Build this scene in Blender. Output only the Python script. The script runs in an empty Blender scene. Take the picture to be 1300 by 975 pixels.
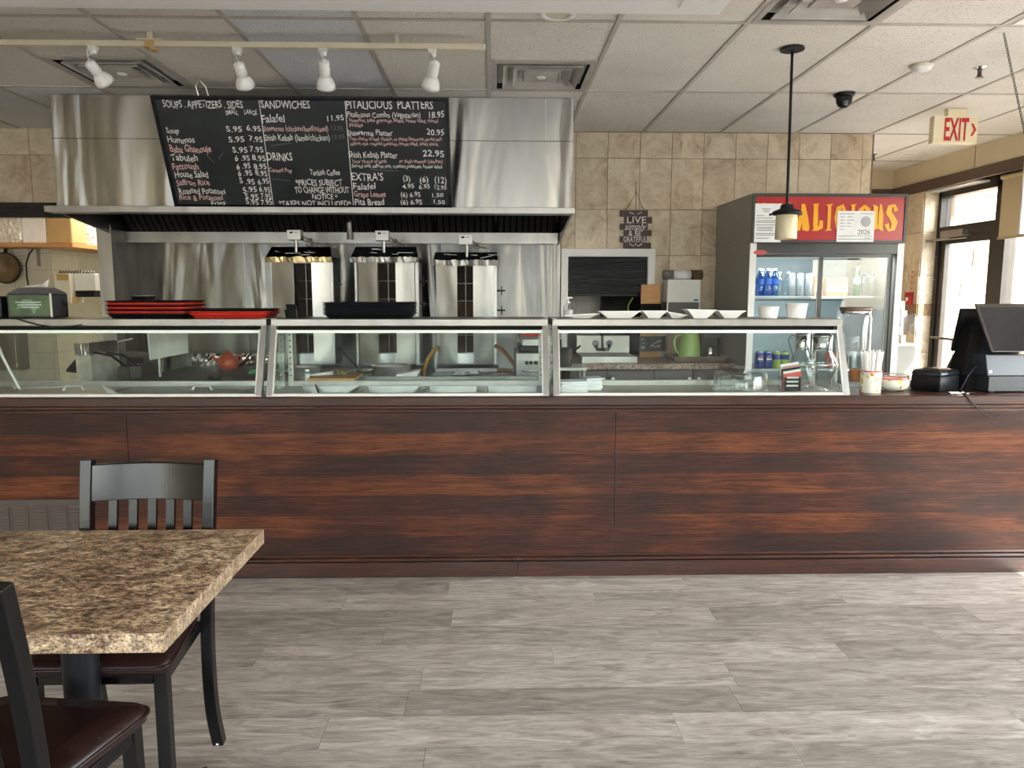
import bpy, bmesh, math, random
from mathutils import Vector, Matrix
random.seed(7)
S = bpy.context.scene
COL = S.collection
PI = math.pi

# ---------------------------------------------------------------- camera
PITCH, YAW, ROLL, F, EYE = .123596, .025619, .0011089, 945.17, 1.5
fw = Vector((math.sin(YAW)*math.cos(PITCH), math.cos(YAW)*math.cos(PITCH), -math.sin(PITCH)))
rt0 = Vector((math.cos(YAW), -math.sin(YAW), 0)); up0 = rt0.cross(fw)
rt = math.cos(ROLL)*rt0 + math.sin(ROLL)*up0
up = -math.sin(ROLL)*rt0 + math.cos(ROLL)*up0
cd = bpy.data.cameras.new('camera'); cam = bpy.data.objects.new('camera', cd); COL.objects.link(cam)
cam.matrix_world = Matrix(((rt.x, up.x, -fw.x, 0), (rt.y, up.y, -fw.y, 0), (rt.z, up.z, -fw.z, EYE), (0, 0, 0, 1)))
cd.sensor_fit = 'HORIZONTAL'; cd.sensor_width = 36; cd.lens = 36*F/1300; cd.clip_start = .02; cd.clip_end = 300
S.camera = cam
S.cycles.transparent_max_bounces = 32

# ---------------------------------------------------------------- sky, sun, window light, exposure
S.view_settings.view_transform = 'Standard'; S.view_settings.look = 'None'
S.view_settings.gamma = 1; S.view_settings.use_curve_mapping = False
S.view_settings.exposure = 1.25
w = bpy.data.worlds.new('sky'); S.world = w; w.use_nodes = True
wn = w.node_tree.nodes; wl = w.node_tree.links
sky = wn.new('ShaderNodeTexSky'); sky.sky_type = 'NISHITA'; sky.sun_disc = False
sky.sun_elevation = math.radians(48); sky.sun_rotation = math.radians(150); sky.air_density = 1.2; sky.dust_density = 1.5
hsv = wn.new('ShaderNodeHueSaturation'); hsv.inputs['Saturation'].default_value = .55; wl.new(sky.outputs[0], hsv.inputs['Color'])
wb_ = wn.new('ShaderNodeMix'); wb_.data_type = 'RGBA'; wb_.blend_type = 'MULTIPLY'; wb_.inputs['Factor'].default_value = 1; wb_.inputs[7].default_value = (1.045, 1, .95, 1)   # camera white balance
wl.new(hsv.outputs[0], wb_.inputs[6]); wl.new(wb_.outputs[2], wn['Background'].inputs[0]); wn['Background'].inputs[1].default_value = 1.05

def lamp(name, kind, loc, aim, energy, color=(1, 1, 1), size=None, angle=None, spread=None):
    d = bpy.data.lights.new(name, kind); o = bpy.data.objects.new(name, d); COL.objects.link(o)
    o.location = loc; o.rotation_euler = Vector(aim).to_track_quat('-Z', 'Y').to_euler()
    d.energy = energy; d.color = color
    if size: d.shape = 'RECTANGLE'; d.size, d.size_y = size
    if angle: d.angle = angle
    if spread: d.spread = spread
    return o
lamp('sun', 'SUN', (8, -8, 9), (-.48, .62, -.72), 19, (1, .95, .86), angle=.01)
# portals: they only guide the sampling of the sky through the real window openings
for nm, loc, aim, size in [('window_portal', (wx, -3.45, 1.48), (0, 1, 0), (ws, 2.05)) for wx, ws in ((-3.35, 3.2), (-.325, 2.35), (2.25, 2.3))] + \
        [('side_window_portal', (4.55, 2.03, 1.48), (-1, 0, 0), (3.85, 2.05)), ('door_portal', (4.55, 5.9, 1.25), (-1, 0, 0), (2.8, 2.45))]:
    lamp(nm, 'AREA', loc, aim, 1, (1, 1, 1), size).data.cycles.is_portal = True
lamp('kitchen_lamp', 'AREA', (-3.55, 7.25, 2.62), (0, -.25, -1), 30, (1, .93, .76), (.5, 1.2))

def at(px, py, X=None, Y=None, Z=None):
    """world point seen at a photograph pixel, on a plane X=, Y= or Z="""
    d = fw + (px-650)/F*rt - (py-487.5)/F*up
    t = X/d.x if X is not None else Y/d.y if Y is not None else (Z-EYE)/d.z
    return Vector((0, 0, EYE)) + t*d

# ---------------------------------------------------------------- materials
MATS = {}
def _mat(name):
    m = bpy.data.materials.new(name); m.use_nodes = True; MATS[name] = m
    nt = m.node_tree; return m, nt.nodes, nt.links, nt.nodes['Principled BSDF']
def N(nodes, t, **k):
    n = nodes.new(t)
    for a, v in k.items(): setattr(n, a, v)
    return n
def coords(nodes, links, scale=(1, 1, 1), rnd=False):
    tc = N(nodes, 'ShaderNodeTexCoord'); mp = N(nodes, 'ShaderNodeMapping'); mp.inputs['Scale'].default_value = scale
    links.new(tc.outputs['Object'], mp.inputs[0])
    if rnd:
        oi = N(nodes, 'ShaderNodeObjectInfo'); mu = N(nodes, 'ShaderNodeMath', operation='MULTIPLY'); mu.inputs[1].default_value = 37
        links.new(oi.outputs['Random'], mu.inputs[0]); links.new(mu.outputs[0], mp.inputs['Location'])
    return mp.outputs[0]
def noise(nodes, links, vec, scale, detail=4, rough=.55, dist=0):
    n = N(nodes, 'ShaderNodeTexNoise'); n.inputs['Scale'].default_value = scale; n.inputs['Detail'].default_value = detail
    n.inputs['Roughness'].default_value = rough; n.inputs['Distortion'].default_value = dist
    links.new(vec, n.inputs['Vector']); return n.outputs['Fac']
def ramp(nodes, links, fac, stops):
    r = N(nodes, 'ShaderNodeValToRGB'); e = r.color_ramp.elements
    while len(e) < len(stops): e.new(.5)
    for i, (p, c) in enumerate(stops): e[i].position = p; e[i].color = (*c, 1)
    links.new(fac, r.inputs[0]); return r.outputs[0]
def mixc(nodes, links, fac, a, b, mode='MIX'):
    m = N(nodes, 'ShaderNodeMix', data_type='RGBA', blend_type=mode)
    for inp, v in ((m.inputs['Factor'], fac), (m.inputs[6], a), (m.inputs[7], b)):
        if hasattr(v, 'is_output'): links.new(v, inp)
        elif isinstance(v, tuple): inp.default_value = (*v, 1)
        else: inp.default_value = v
    return m.outputs[2]
def bump(nodes, links, h, strength, dist, out):
    b = N(nodes, 'ShaderNodeBump'); b.inputs['Strength'].default_value = strength; b.inputs['Distance'].default_value = dist
    links.new(h, b.inputs['Height']); links.new(b.outputs[0], out)
def pm(name, col, rough=.5, metal=0, var=.12, vs=12, bp=0, bs=60, scale=(1, 1, 1), coat=0, rnd=False, emit=None, spec=.5):
    m, n, l, p = _mat(name)
    v = coords(n, l, scale, rnd)
    if var:
        dark = tuple(c*(1-var) for c in col); lite = tuple(min(1, c*(1+var)) for c in col)
        l.new(ramp(n, l, noise(n, l, v, vs), [(.3, dark), (.7, lite)]), p.inputs['Base Color'])
    else: p.inputs['Base Color'].default_value = (*col, 1)
    p.inputs['Roughness'].default_value = rough; p.inputs['Metallic'].default_value = metal
    p.inputs['Coat Weight'].default_value = coat; p.inputs['Specular IOR Level'].default_value = spec
    if bp: bump(n, l, noise(n, l, v, bs), bp, .002, p.inputs['Normal'])
    if emit: p.inputs['Emission Color'].default_value = (*col, 1); p.inputs['Emission Strength'].default_value = emit
    return m
def steel(name, col=(.56, .56, .54), rough=.28, wave=.35, wscale=1.6, stretch=(1, 1, .35), smear=.1, brush=(2, 2, 30), dist=.05, aniso=0):
    m, n, l, p = _mat(name)
    v = coords(n, l, stretch); v2 = coords(n, l, brush)
    big = noise(n, l, v, wscale, 2, .4, 1.2)
    l.new(ramp(n, l, noise(n, l, v, 4, 5, .6, .8), [(.3, tuple(c*(1-smear*2.2) for c in col)), (.65, tuple(min(1, c*(1+smear)) for c in col))]), p.inputs['Base Color'])
    p.inputs['Metallic'].default_value = 1
    p.inputs['Roughness'].default_value = rough
    if aniso:                                   # horizontally brushed sheet: reflections smear vertically
        p.inputs['Anisotropic'].default_value = aniso; cx = N(n, 'ShaderNodeCombineXYZ'); cx.inputs[2].default_value = 1; l.new(cx.outputs[0], p.inputs['Tangent'])
    bump(n, l, big, wave, dist, p.inputs['Normal'])
    return m
def glassy(name, tint=(.93, .97, .96), refl=.1, rough=.02, power=4):
    m, n, l, p = _mat(name); n.remove(p)
    t = N(n, 'ShaderNodeBsdfTransparent'); t.inputs[0].default_value = (*tint, 1)
    g = N(n, 'ShaderNodeBsdfGlossy'); g.inputs['Roughness'].default_value = rough
    lw = N(n, 'ShaderNodeLayerWeight'); pw = N(n, 'ShaderNodeMath', operation='POWER'); pw.inputs[1].default_value = power; l.new(lw.outputs['Facing'], pw.inputs[0])
    mr = N(n, 'ShaderNodeMapRange'); mr.inputs[3].default_value = refl; mr.inputs[4].default_value = .85
    l.new(pw.outputs[0], mr.inputs[0])
    mx = N(n, 'ShaderNodeMixShader'); l.new(mr.outputs[0], mx.inputs[0]); l.new(t.outputs[0], mx.inputs[1]); l.new(g.outputs[0], mx.inputs[2])
    l.new(mx.outputs[0], n['Material Output'].inputs[0])
    return m

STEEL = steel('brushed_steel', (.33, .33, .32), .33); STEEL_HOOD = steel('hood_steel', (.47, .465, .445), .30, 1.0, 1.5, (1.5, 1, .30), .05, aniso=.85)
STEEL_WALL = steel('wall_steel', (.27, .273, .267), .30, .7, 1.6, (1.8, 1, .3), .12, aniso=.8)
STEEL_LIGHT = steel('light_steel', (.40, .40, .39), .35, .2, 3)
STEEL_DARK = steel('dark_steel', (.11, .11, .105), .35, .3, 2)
CHROME = pm('chrome', (.8, .8, .8), .08, 1, 0)
ALU = pm('aluminium_trim', (.40, .39, .37), .4, 1, .08, 8)
ALU_WHITE = pm('pale_metal_edge', (.60, .60, .57), .4, .3, .05)
SHELFSTEEL = steel('shelf_edge_steel', (.27, .265, .25), .38)
FOIL = steel('crumpled_foil', (.8, .8, .78), .16, 1, 22, (1, 1, 1), .05, (1, 1, 1), .05)
GLASS = glassy('display_glass', (.94, .975, .965), .03)
GLASS_WIN = glassy('window_glass', (.96, .98, .98), .05)
GLASS_COOL = glassy('cooler_door_glass', (.90, .95, .95), .03)
GLASS_JAR = glassy('clear_glassware', (.98, .99, .99), .035, power=2.2)
GLASS_EDGE = pm('polished_glass_edge', (.80, .88, .84), .25, 0, .04)
BLACK = pm('black_plastic', (.010, .011, .013), .38, 0, .2, spec=.2)
BLACK_M = pm('black_matte', (.008, .008, .008), .85, 0, .2, spec=.2)
BLACK_G = pm('black_gloss', (.012, .014, .018), .18, 0, 0)
BLACK_TRAY = pm('black_tray', (.008, .009, .012), .35, 0, .2, spec=.25)
RED_TRAY = pm('red_tray', (.62, .035, .02), .35, 0, .1)
WHITE = pm('white_plastic', (.78, .78, .76), .4, 0, .04)
WHITE_FOAM = pm('white_foam', (.88, .88, .86), .6, 0, .04, bp=.2)
PAPER = pm('white_paper', (.82, .83, .84), .8, 0, .06)
CREAM = pm('cream_plastic', (.66, .60, .45), .45, 0, .05)
GREYP = pm('grey_plastic', (.16, .16, .17), .4, 0, .1)
DKBROWN = pm('bronze_frame', (.026, .020, .016), .4, .2, .15)
BEAM = pm('brown_painted_beam', (.085, .052, .036), .55, 0, .12)
BAND = pm('beige_painted_band', (.58, .49, .34), .7, 0, .06, 3)
SOFFIT = pm('grey_white_paint', (.80, .80, .79), .6, 0, .03, 2)
GRID = pm('ceiling_grid_metal', (.46, .43, .38), .5, 0, .12, 4)
CORK = pm('light_wood', (.52, .27, .10), .5, 0, .18, 6, scale=(1, 1, 6))
TEAPOT = pm('orange_red_enamel', (.50, .085, .035), .3, 0, .08)
KETTLE = pm('pale_green_plastic', (.42, .62, .20), .3, 0, .04)
CHAIRM = pm('black_chair_metal', (.006, .006, .0065), .22, 0, .3, 90, .05, 300, spec=.30)
LEATHER = pm('dark_brown_vinyl', (.020, .0085, .0075), .24, 0, .3, 9, .2, 140, spec=.35)
CHALK = pm('white_chalk', (.80, .80, .78), .9, 0, .2, 200)
CHALK_P = pm('pink_chalk', (.78, .50, .48), .9, 0, .2, 200)
CHALK_F = pm('faint_chalk', (.13, .14, .14), .9, 0, .2, 200)
BOARD = pm('chalkboard_black', (.012, .017, .019), .42, 0, .35, 5)
SIGNBR = pm('dark_brown_board', (.075, .052, .045), .6, 0, .2, 20, scale=(1, 1, 5))
TWINE = pm('brown_twine', (.12, .07, .04), .9)
RED = pm('red_sign_face', (.42, .006, .012), .35, 0, .03)
YELLOW = pm('yellow_letter', (.90, .42, .005), .4, 0, .03)
REDLET = pm('red_letter', (.55, .02, .015), .4, 0, 0)
EXITF = pm('cream_exit_face', (.80, .70, .48), .5, 0, .04)
GREYTXT = pm('grey_print', (.09, .09, .10), .8, 0, 0)
LTTXT = pm('pale_print', (.45, .46, .47), .8, 0, 0)
HOSE = pm('yellow_gas_hose', (.34, .20, .03), .4, 0, .1)
HOSE_O = pm('orange_gas_hose', (.34, .13, .05), .4, 0, .1)
CAB = pm('dark_grey_cabinet', (.10, .095, .092), .5, 0, .1, 3)
CARD = pm('cardboard', (.52, .36, .16), .8, 0, .08, 5)
BLIND = pm('beige_woven_blind', (.46, .37, .23), .8, 0, .1, 40, .3, 200, (1, 1, 8))
SHADE = pm('cream_glass_shade', (.62, .56, .38), .3, 0, .12, 10)
COOLSIDE = pm('grey_brown_enamel', (.27, .262, .235), .42, 0, .05, 2)
WHITE_MET = pm('white_enamel', (.72, .73, .72), .35, 0, .03)
GREEN = pm('green_plastic', (.03, .45, .12), .4)
BLUE = pm('blue_print', (.02, .09, .38), .35)
TERRA = pm('terracotta', (.42, .17, .07), .7)
PLASTICWRAP = steel('shiny_plastic_wrap', (.8, .8, .76), .22, 1, 14, (1, 1, 1), .1, (1, 1, 1), .04)
PLASTICWRAP.node_tree.nodes['Principled BSDF'].inputs['Metallic'].default_value = .25
ASPHALT = pm('asphalt', (.22, .22, .22), .9, 0, .15, 3)
GRASS = pm('grass', (.10, .17, .05), .9, 0, .3, 4)
BEIGE_BUILD = pm('pale_render', (.62, .56, .48), .8)
LEAF = pm('tree_leaves', (.06, .13, .03), .8, 0, .4, 3)

def tile_mat():
    m, n, l, p = _mat('travertine_tile'); v = coords(n, l, (1, 1, 1), True)
    a = noise(n, l, v, 5.5, 9, .66, .9); b = noise(n, l, v, 38, 6, .7)
    c = ramp(n, l, a, [(.30, (.40, .29, .18)), (.42, (.56, .455, .32)), (.56, (.68, .58, .43)), (.75, (.76, .67, .53))])
    c = mixc(n, l, .55, c, ramp(n, l, b, [(.3, (.72, .7, .68)), (.55, (1, 1, 1))]), 'MULTIPLY')
    oi = N(n, 'ShaderNodeObjectInfo'); c = mixc(n, l, .8, c, ramp(n, l, oi.outputs['Random'], [(0, (.86, .85, .84)), (1, (1, 1, 1))]), 'MULTIPLY')
    l.new(c, p.inputs['Base Color']); p.inputs['Roughness'].default_value = .38
    bump(n, l, a, .15, .002, p.inputs['Normal']); return m
TILE = tile_mat()
GROUT = pm('brown_grout', (.20, .135, .085), .9)
WTILE = pm('white_kitchen_tile', (.56, .54, .45), .25, 0, .06, 5, rnd=True)
WGROUT = pm('grey_grout', (.24, .22, .17), .9)
def ceil_mat(name, base):
    m, n, l, p = _mat(name); v = coords(n, l, (1, 1, 1), True)
    a = noise(n, l, v, 95, 3, .6); c = ramp(n, l, a, [(.34, tuple(x*.62 for x in base)), (.43, base), (1, base)])
    b = noise(n, l, v, 2.2, 4); c = mixc(n, l, .8, c, ramp(n, l, b, [(.3, (.88, .87, .84)), (.65, (1, 1, 1))]), 'MULTIPLY')
    oi = N(n, 'ShaderNodeObjectInfo'); c = mixc(n, l, 1., c, ramp(n, l, oi.outputs['Random'], [(0, (.92, .92, .91)), (1, (1, 1, 1))]), 'MULTIPLY')
    l.new(c, p.inputs['Base Color']); p.inputs['Roughness'].default_value = .95
    bump(n, l, a, .5, .004, p.inputs['Normal']); return m
CEIL = ceil_mat('ceiling_tile_fissured', (.80, .765, .71)); CEIL_B = ceil_mat('ceiling_tile_bluish', (.74, .765, .82))
def plank_mat():
    m, n, l, p = _mat('grey_oak_plank'); v = coords(n, l, (1.5, 8, 1), True); v2 = coords(n, l, (5, 60, 1), True)
    a = noise(n, l, v, 2.4, 7, .66, 1.6); b = noise(n, l, v2, 2.5, 5, .7)
    c = ramp(n, l, a, [(.28, (.215, .168, .135)), (.42, (.385, .33, .278)), (.56, (.54, .475, .41)), (.74, (.74, .675, .60))])
    c = mixc(n, l, .7, c, ramp(n, l, b, [(.32, (.62, .6, .58)), (.6, (1, 1, 1))]), 'MULTIPLY')
    oi = N(n, 'ShaderNodeObjectInfo'); c = mixc(n, l, 1., c, ramp(n, l, oi.outputs['Random'], [(0, (.70, .69, .68)), (1, (1.12, 1.12, 1.12))]), 'MULTIPLY')
    l.new(c, p.inputs['Base Color']); p.inputs['Roughness'].default_value = .42
    bump(n, l, b, .12, .001, p.inputs['Normal']); return m
PLANK = plank_mat()
def veneer(name, banded=True, dark=1.0):
    m, n, l, p = _mat(name)
    tc = N(n, 'ShaderNodeTexCoord'); sx = N(n, 'ShaderNodeSeparateXYZ'); l.new(tc.outputs['Object'], sx.inputs[0])
    v = coords(n, l, (1.0, 1, 24), False); v2 = coords(n, l, (3.5, 3.5, 150), False); v3 = coords(n, l, (1.3, 1, 3.2), False)
    v4 = coords(n, l, (.45, 1, 9.5), False)
    grain = noise(n, l, v, 2.2, 7, .68, 1.4); fine = noise(n, l, v2, 2.2, 4, .7); blotch = noise(n, l, v3, 1.5, 3, .5, .4)
    cells = noise(n, l, v4, 1.0, 0, .5)
    if banded:
        mz = N(n, 'ShaderNodeMath', operation='MULTIPLY'); mz.inputs[1].default_value = 9.1; l.new(sx.outputs['Z'], mz.inputs[0])
        mx = N(n, 'ShaderNodeMath', operation='MULTIPLY'); mx.inputs[1].default_value = .9; l.new(sx.outputs['X'], mx.inputs[0])
        fl = N(n, 'ShaderNodeMath', operation='FLOOR'); l.new(mz.outputs[0], fl.inputs[0])
        sn = N(n, 'ShaderNodeMath', operation='MULTIPLY'); sn.inputs[1].default_value = 3.14159; l.new(fl.outputs[0], sn.inputs[0])
        co = N(n, 'ShaderNodeMath', operation='COSINE'); l.new(sn.outputs[0], co.inputs[0])        # alternate veneer leaves
        m1 = N(n, 'ShaderNodeMath', operation='MULTIPLY_ADD'); m1.inputs[1].default_value = .075; m1.inputs[2].default_value = 0
        l.new(co.outputs[0], m1.inputs[0])
        ad = N(n, 'ShaderNodeMath', operation='ADD'); l.new(grain, ad.inputs[0]); l.new(m1.outputs[0], ad.inputs[1])
        sub = N(n, 'ShaderNodeMath', operation='MULTIPLY_ADD'); sub.inputs[1].default_value = .8; l.new(blotch, sub.inputs[0]); sub.inputs[2].default_value = -.41
        a2 = N(n, 'ShaderNodeMath', operation='ADD'); l.new(ad.outputs[0], a2.inputs[0]); l.new(sub.outputs[0], a2.inputs[1]); g = a2.outputs[0]
    else: g = grain
    k = dark
    c = ramp(n, l, g, [(.3, (.026*k, .0125*k, .010*k)), (.47, (.048*k, .0165*k, .0105*k)), (.60, (.090*k, .026*k, .0108*k)), (.8, (.148*k, .048*k, .017*k))])
    c = mixc(n, l, .75, c, ramp(n, l, fine, [(.38, (.26, .24, .23)), (.49, (1, 1, 1))]), 'MULTIPLY')
    l.new(c, p.inputs['Base Color']); p.inputs['Roughness'].default_value = .42; p.inputs['Specular IOR Level'].default_value = .22
    bump(n, l, fine, .25, .0008, p.inputs['Normal']); return m
VENEER = veneer('dark_stained_veneer'); WOODTRIM = veneer('dark_stained_trim', False, .75); WT = WOODTRIM.node_tree.nodes['Principled BSDF']; WT.inputs['Coat Weight'].default_value = .5; WT.inputs['Coat Roughness'].default_value = .25
def laminate(name, sc, cols):
    m, n, l, p = _mat(name); v = coords(n, l, (.7, 1.3, 1))
    a = noise(n, l, v, 9*sc, 6, .7, 1.2); b = noise(n, l, v, 75*sc, 4, .75, .6); d = noise(n, l, v, 30*sc, 5, .75, 1.)
    c = ramp(n, l, a, [(.33, cols[0]), (.5, cols[1]), (.68, cols[2])])
    c = mixc(n, l, .75, c, ramp(n, l, d, [(.40, (.20, .13, .12)), (.5, (.85, .79, .76)), (.62, (1.35, 1.25, 1.1))]), 'MULTIPLY')
    c = mixc(n, l, .7, c, ramp(n, l, b, [(.43, (.07, .04, .05)), (.49, (1, 1, 1)), (.60, (1.45, 1.35, 1.25))]), 'MULTIPLY')
    l.new(c, p.inputs['Base Color']); p.inputs['Roughness'].default_value = .33; return m
LAMINATE = laminate('granite_laminate', 1, [(.18, .10, .065), (.45, .325, .21), (.82, .69, .49)])
LAM_BACK = laminate('speckled_back_counter', 1.6, [(.22, .15, .12), (.34, .26, .22), (.42, .35, .30)])
STONE = pm('sunlit_stone', (.40, .27, .195), .9, 0, .12, 3, .4, 30, rnd=True)
MORTAR = pm('pale_mortar', (.48, .40, .33), .95)

# ---------------------------------------------------------------- mesh building
class MB:
    def __init__(s): s.v = []; s.f = []; s.sm = []
    def add(s, vs, fs, smooth=False):
        k = len(s.v); s.v += [Vector(v) for v in vs]; s.f += [tuple(i+k for i in f) for f in fs]; s.sm += [smooth]*len(fs); return s
    def box(s, x0, x1, y0, y1, z0, z1):
        return s.hexa([(x0, y0, z0), (x1, y0, z0), (x1, y1, z0), (x0, y1, z0), (x0, y0, z1), (x1, y0, z1), (x1, y1, z1), (x0, y1, z1)])
    def hexa(s, p): return s.add(p, [(3, 2, 1, 0), (4, 5, 6, 7), (0, 1, 5, 4), (1, 2, 6, 5), (2, 3, 7, 6), (3, 0, 4, 7)])
    def quad(s, p): return s.add(p, [(0, 1, 2, 3)])
    def prism(s, poly, off, smooth=False):
        n = len(poly); off = Vector(off); a = [Vector(p) for p in poly]
        return s.add(a+[p+off for p in a], [tuple(range(n))[::-1], tuple(range(n, 2*n))]+[(i, (i+1) % n, n+(i+1) % n, n+i) for i in range(n)], smooth)
    def tube(s, pts, r, seg=8, close=True):
        pts = [Vector(p) for p in pts]; rs = r if isinstance(r, (list, tuple)) else [r]*len(pts); vs = []
        ref = None
        for i, p in enumerate(pts):
            d = (pts[min(i+1, len(pts)-1)]-pts[max(i-1, 0)]).normalized()
            if ref is None: ref = Vector((0, 0, 1)) if abs(d.z) < .9 else Vector((1, 0, 0))
            u = d.cross(ref).normalized(); v = d.cross(u).normalized(); ref = -v if ref.dot(v) < 0 else v
            ref = u.cross(d)
            for k in range(seg): a = 2*PI*k/seg; vs.append(p+rs[i]*(math.cos(a)*u+math.sin(a)*v))
        fs = [(i*seg+k, i*seg+(k+1) % seg, (i+1)*seg+(k+1) % seg, (i+1)*seg+k) for i in range(len(pts)-1) for k in range(seg)]
        s.add(vs, fs, True)
        if close: s.add([vs[k] for k in range(seg)], [tuple(range(seg))]); s.add(vs[-seg:], [tuple(range(seg))[::-1]])
        return s
    def bar(s, pts, wd, th, side=(1, 0, 0)):
        """rectangular bar swept along pts: wd along side, th across"""
        pts = [Vector(p) for p in pts]; side = Vector(side).normalized(); vs = []
        for i, p in enumerate(pts):
            d = (pts[min(i+1, len(pts)-1)]-pts[max(i-1, 0)]).normalized(); n = d.cross(side).normalized()
            sd = n.cross(d).normalized()
            for a, b in ((-1, -1), (1, -1), (1, 1), (-1, 1)): vs.append(p+sd*a*wd/2+n*b*th/2)
        fs = [(i*4+k, i*4+(k+1) % 4, (i+1)*4+(k+1) % 4, (i+1)*4+k) for i in range(len(pts)-1) for k in range(4)]
        m = len(vs); return s.add(vs, fs+[(3, 2, 1, 0), (m-4, m-3, m-2, m-1)])
    def lathe(s, prof, c=(0, 0, 0), seg=28, ax='z', cap=True):
        c = Vector(c); vs = []
        for r, h in prof:
            for k in range(seg):
                a = 2*PI*k/seg; x, y = r*math.cos(a), r*math.sin(a)
                vs.append(c+(Vector((x, y, h)) if ax == 'z' else Vector((x, h, y)) if ax == 'y' else Vector((h, x, y))))
        n = len(prof); fs = [(i*seg+k, i*seg+(k+1) % seg, (i+1)*seg+(k+1) % seg, (i+1)*seg+k) for i in range(n-1) for k in range(seg)]
        s.add(vs, fs, True)
        if cap:
            if prof[0][0] > 1e-5: s.add(vs[:seg], [tuple(range(seg))[::-1]])
            if prof[-1][0] > 1e-5: s.add(vs[-seg:], [tuple(range(seg))])
        return s
    def rrect(s, x0, x1, y0, y1, zs, rad, seg=4):
        """stack of rounded rectangles: zs = [(z, inset)], closed both ends"""
        vs = []; per = 4*(seg+1)
        for z, ins in zs:
            r = max(rad-ins*.3, .002)
            for cx, cy, a0 in ((x1-ins-r, y1-ins-r, 0), (x0+ins+r, y1-ins-r, 90), (x0+ins+r, y0+ins+r, 180), (x1-ins-r, y0+ins+r, 270)):
                for k in range(seg+1): a = math.radians(a0+90*k/seg); vs.append((cx+r*math.cos(a), cy+r*math.sin(a), z))
        fs = [(i*per+k, i*per+(k+1) % per, (i+1)*per+(k+1) % per, (i+1)*per+k) for i in range(len(zs)-1) for k in range(per)]
        s.add(vs, fs, True); s.add(vs[:per], [tuple(range(per))[::-1]]); s.add(vs[-per:], [tuple(range(per))]); return s
    def xf(s, m):
        s.v = [m @ v for v in s.v]; return s
    def mesh(s, name, mat, origin=(0, 0, 0)):
        o = Vector(origin); me = bpy.data.meshes.new(name); me.from_pydata([v-o for v in s.v], [], s.f)
        bm = bmesh.new(); bm.from_mesh(me); bmesh.ops.recalc_face_normals(bm, faces=bm.faces); bm.to_mesh(me); bm.free()
        me.polygons.foreach_set('use_smooth', s.sm); me.materials.append(mat); me.update(); return me

ORG = {}                                            # origin of each top-level thing, its parts are stored relative to it
def tag(o, label=None, cat=None, group=None, kind=None):
    if label: o['label'] = label
    if cat: o['category'] = cat
    if group: o['group'] = group
    if kind: o['kind'] = kind
    return o
def thing(name, label, cat, loc=(0, 0, 0), group=None, rot=None):
    o = bpy.data.objects.new(name, None); COL.objects.link(o); o.location = loc; o.empty_display_size = .05
    if rot: o.rotation_euler = rot
    ORG[o.name] = Vector((0, 0, 0)) if rot else Vector(loc)
    return tag(o, label, cat, group)
def obj(name, mb, mat, parent=None, label=None, cat=None, group=None, kind=None, bevel=0, org=None, local=False):
    if parent is not None: og = Vector((0, 0, 0)) if local else ORG[parent.name]
    else:
        if org is None:
            xs = [v.x for v in mb.v]; ys = [v.y for v in mb.v]; zs = [v.z for v in mb.v]
            org = (0, 0, 0) if kind == 'structure' else ((min(xs)+max(xs))/2, (min(ys)+max(ys))/2, min(zs))
        og = Vector(org)
    o = bpy.data.objects.new(name, mb.mesh(name, mat, og)); COL.objects.link(o); o.parent = parent
    if parent is None: o.location = og; ORG[o.name] = og
    else: ORG[o.name] = og
    if bevel:
        b = o.modifiers.new('bevel', 'BEVEL'); b.width = bevel; b.segments = 2; b.limit_method = 'ANGLE'
    return tag(o, label, cat, group, kind)
def dup(root, loc, label=None, rot=None):
    r = root.copy(); COL.objects.link(r); r.location = loc
    if rot: r.rotation_euler = rot
    if label: r['label'] = label
    for ch in list(root.children):
        c = ch.copy(); COL.objects.link(c); c.parent = r
        for g in list(ch.children): d = g.copy(); COL.objects.link(d); d.parent = c
    return r
def piece(name, me, parent, loc):
    o = bpy.data.objects.new(name, me); COL.objects.link(o); o.parent = parent; o.location = loc; return o
def B(*a): return MB().box(*a)
def pbox(px0, py0, px1, py1, Y, dy, mb=None):
    """box whose front face at depth Y fills a rectangle of the photograph"""
    a = at(px0, (py0+py1)/2, Y=Y); b = at(px1, (py0+py1)/2, Y=Y); t = at((px0+px1)/2, py0, Y=Y).z; u = at((px0+px1)/2, py1, Y=Y).z
    return (mb or MB()).box(a.x, b.x, Y, Y+dy, u, t)
def text(s, mat, parent, p, width, height, rot=None, wob=0, bold=0, shear=0, name='lettering', depth=0):
    """lettering in the parent's local XZ plane; p = local lower-left corner"""
    c = bpy.data.curves.new('t', 'FONT'); c.body = s; c.resolution_u = 2; c.offset = bold; c.shear = shear; c.extrude = depth
    t = bpy.data.objects.new('t', c); me = bpy.data.meshes.new_from_object(t); bpy.data.objects.remove(t)
    xs = [v.co.x for v in me.vertices]; ys = [v.co.y for v in me.vertices]; x0, x1, y1 = min(xs), max(xs), max(ys)
    kx, ky = width/(x1-x0), height/y1; ph = random.random()*6
    for v in me.vertices:
        x, y, z = v.co; X = (x-x0)*kx; v.co = (X, -.0008-z, y*ky + wob*math.sin(x*2.3+ph)+wob*.6*math.sin(x*5.1+ph))
    me.name = name; me.materials.clear(); me.materials.append(mat)
    o = bpy.data.objects.new(name, me); COL.objects.link(o); o.parent = parent; o.location = p
    if rot: o.rotation_euler = rot
    return o

# ================================================================ THE SETTING
CZ = 2.757; T = .6096; GX = -.0188; GY = 3.66
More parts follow.
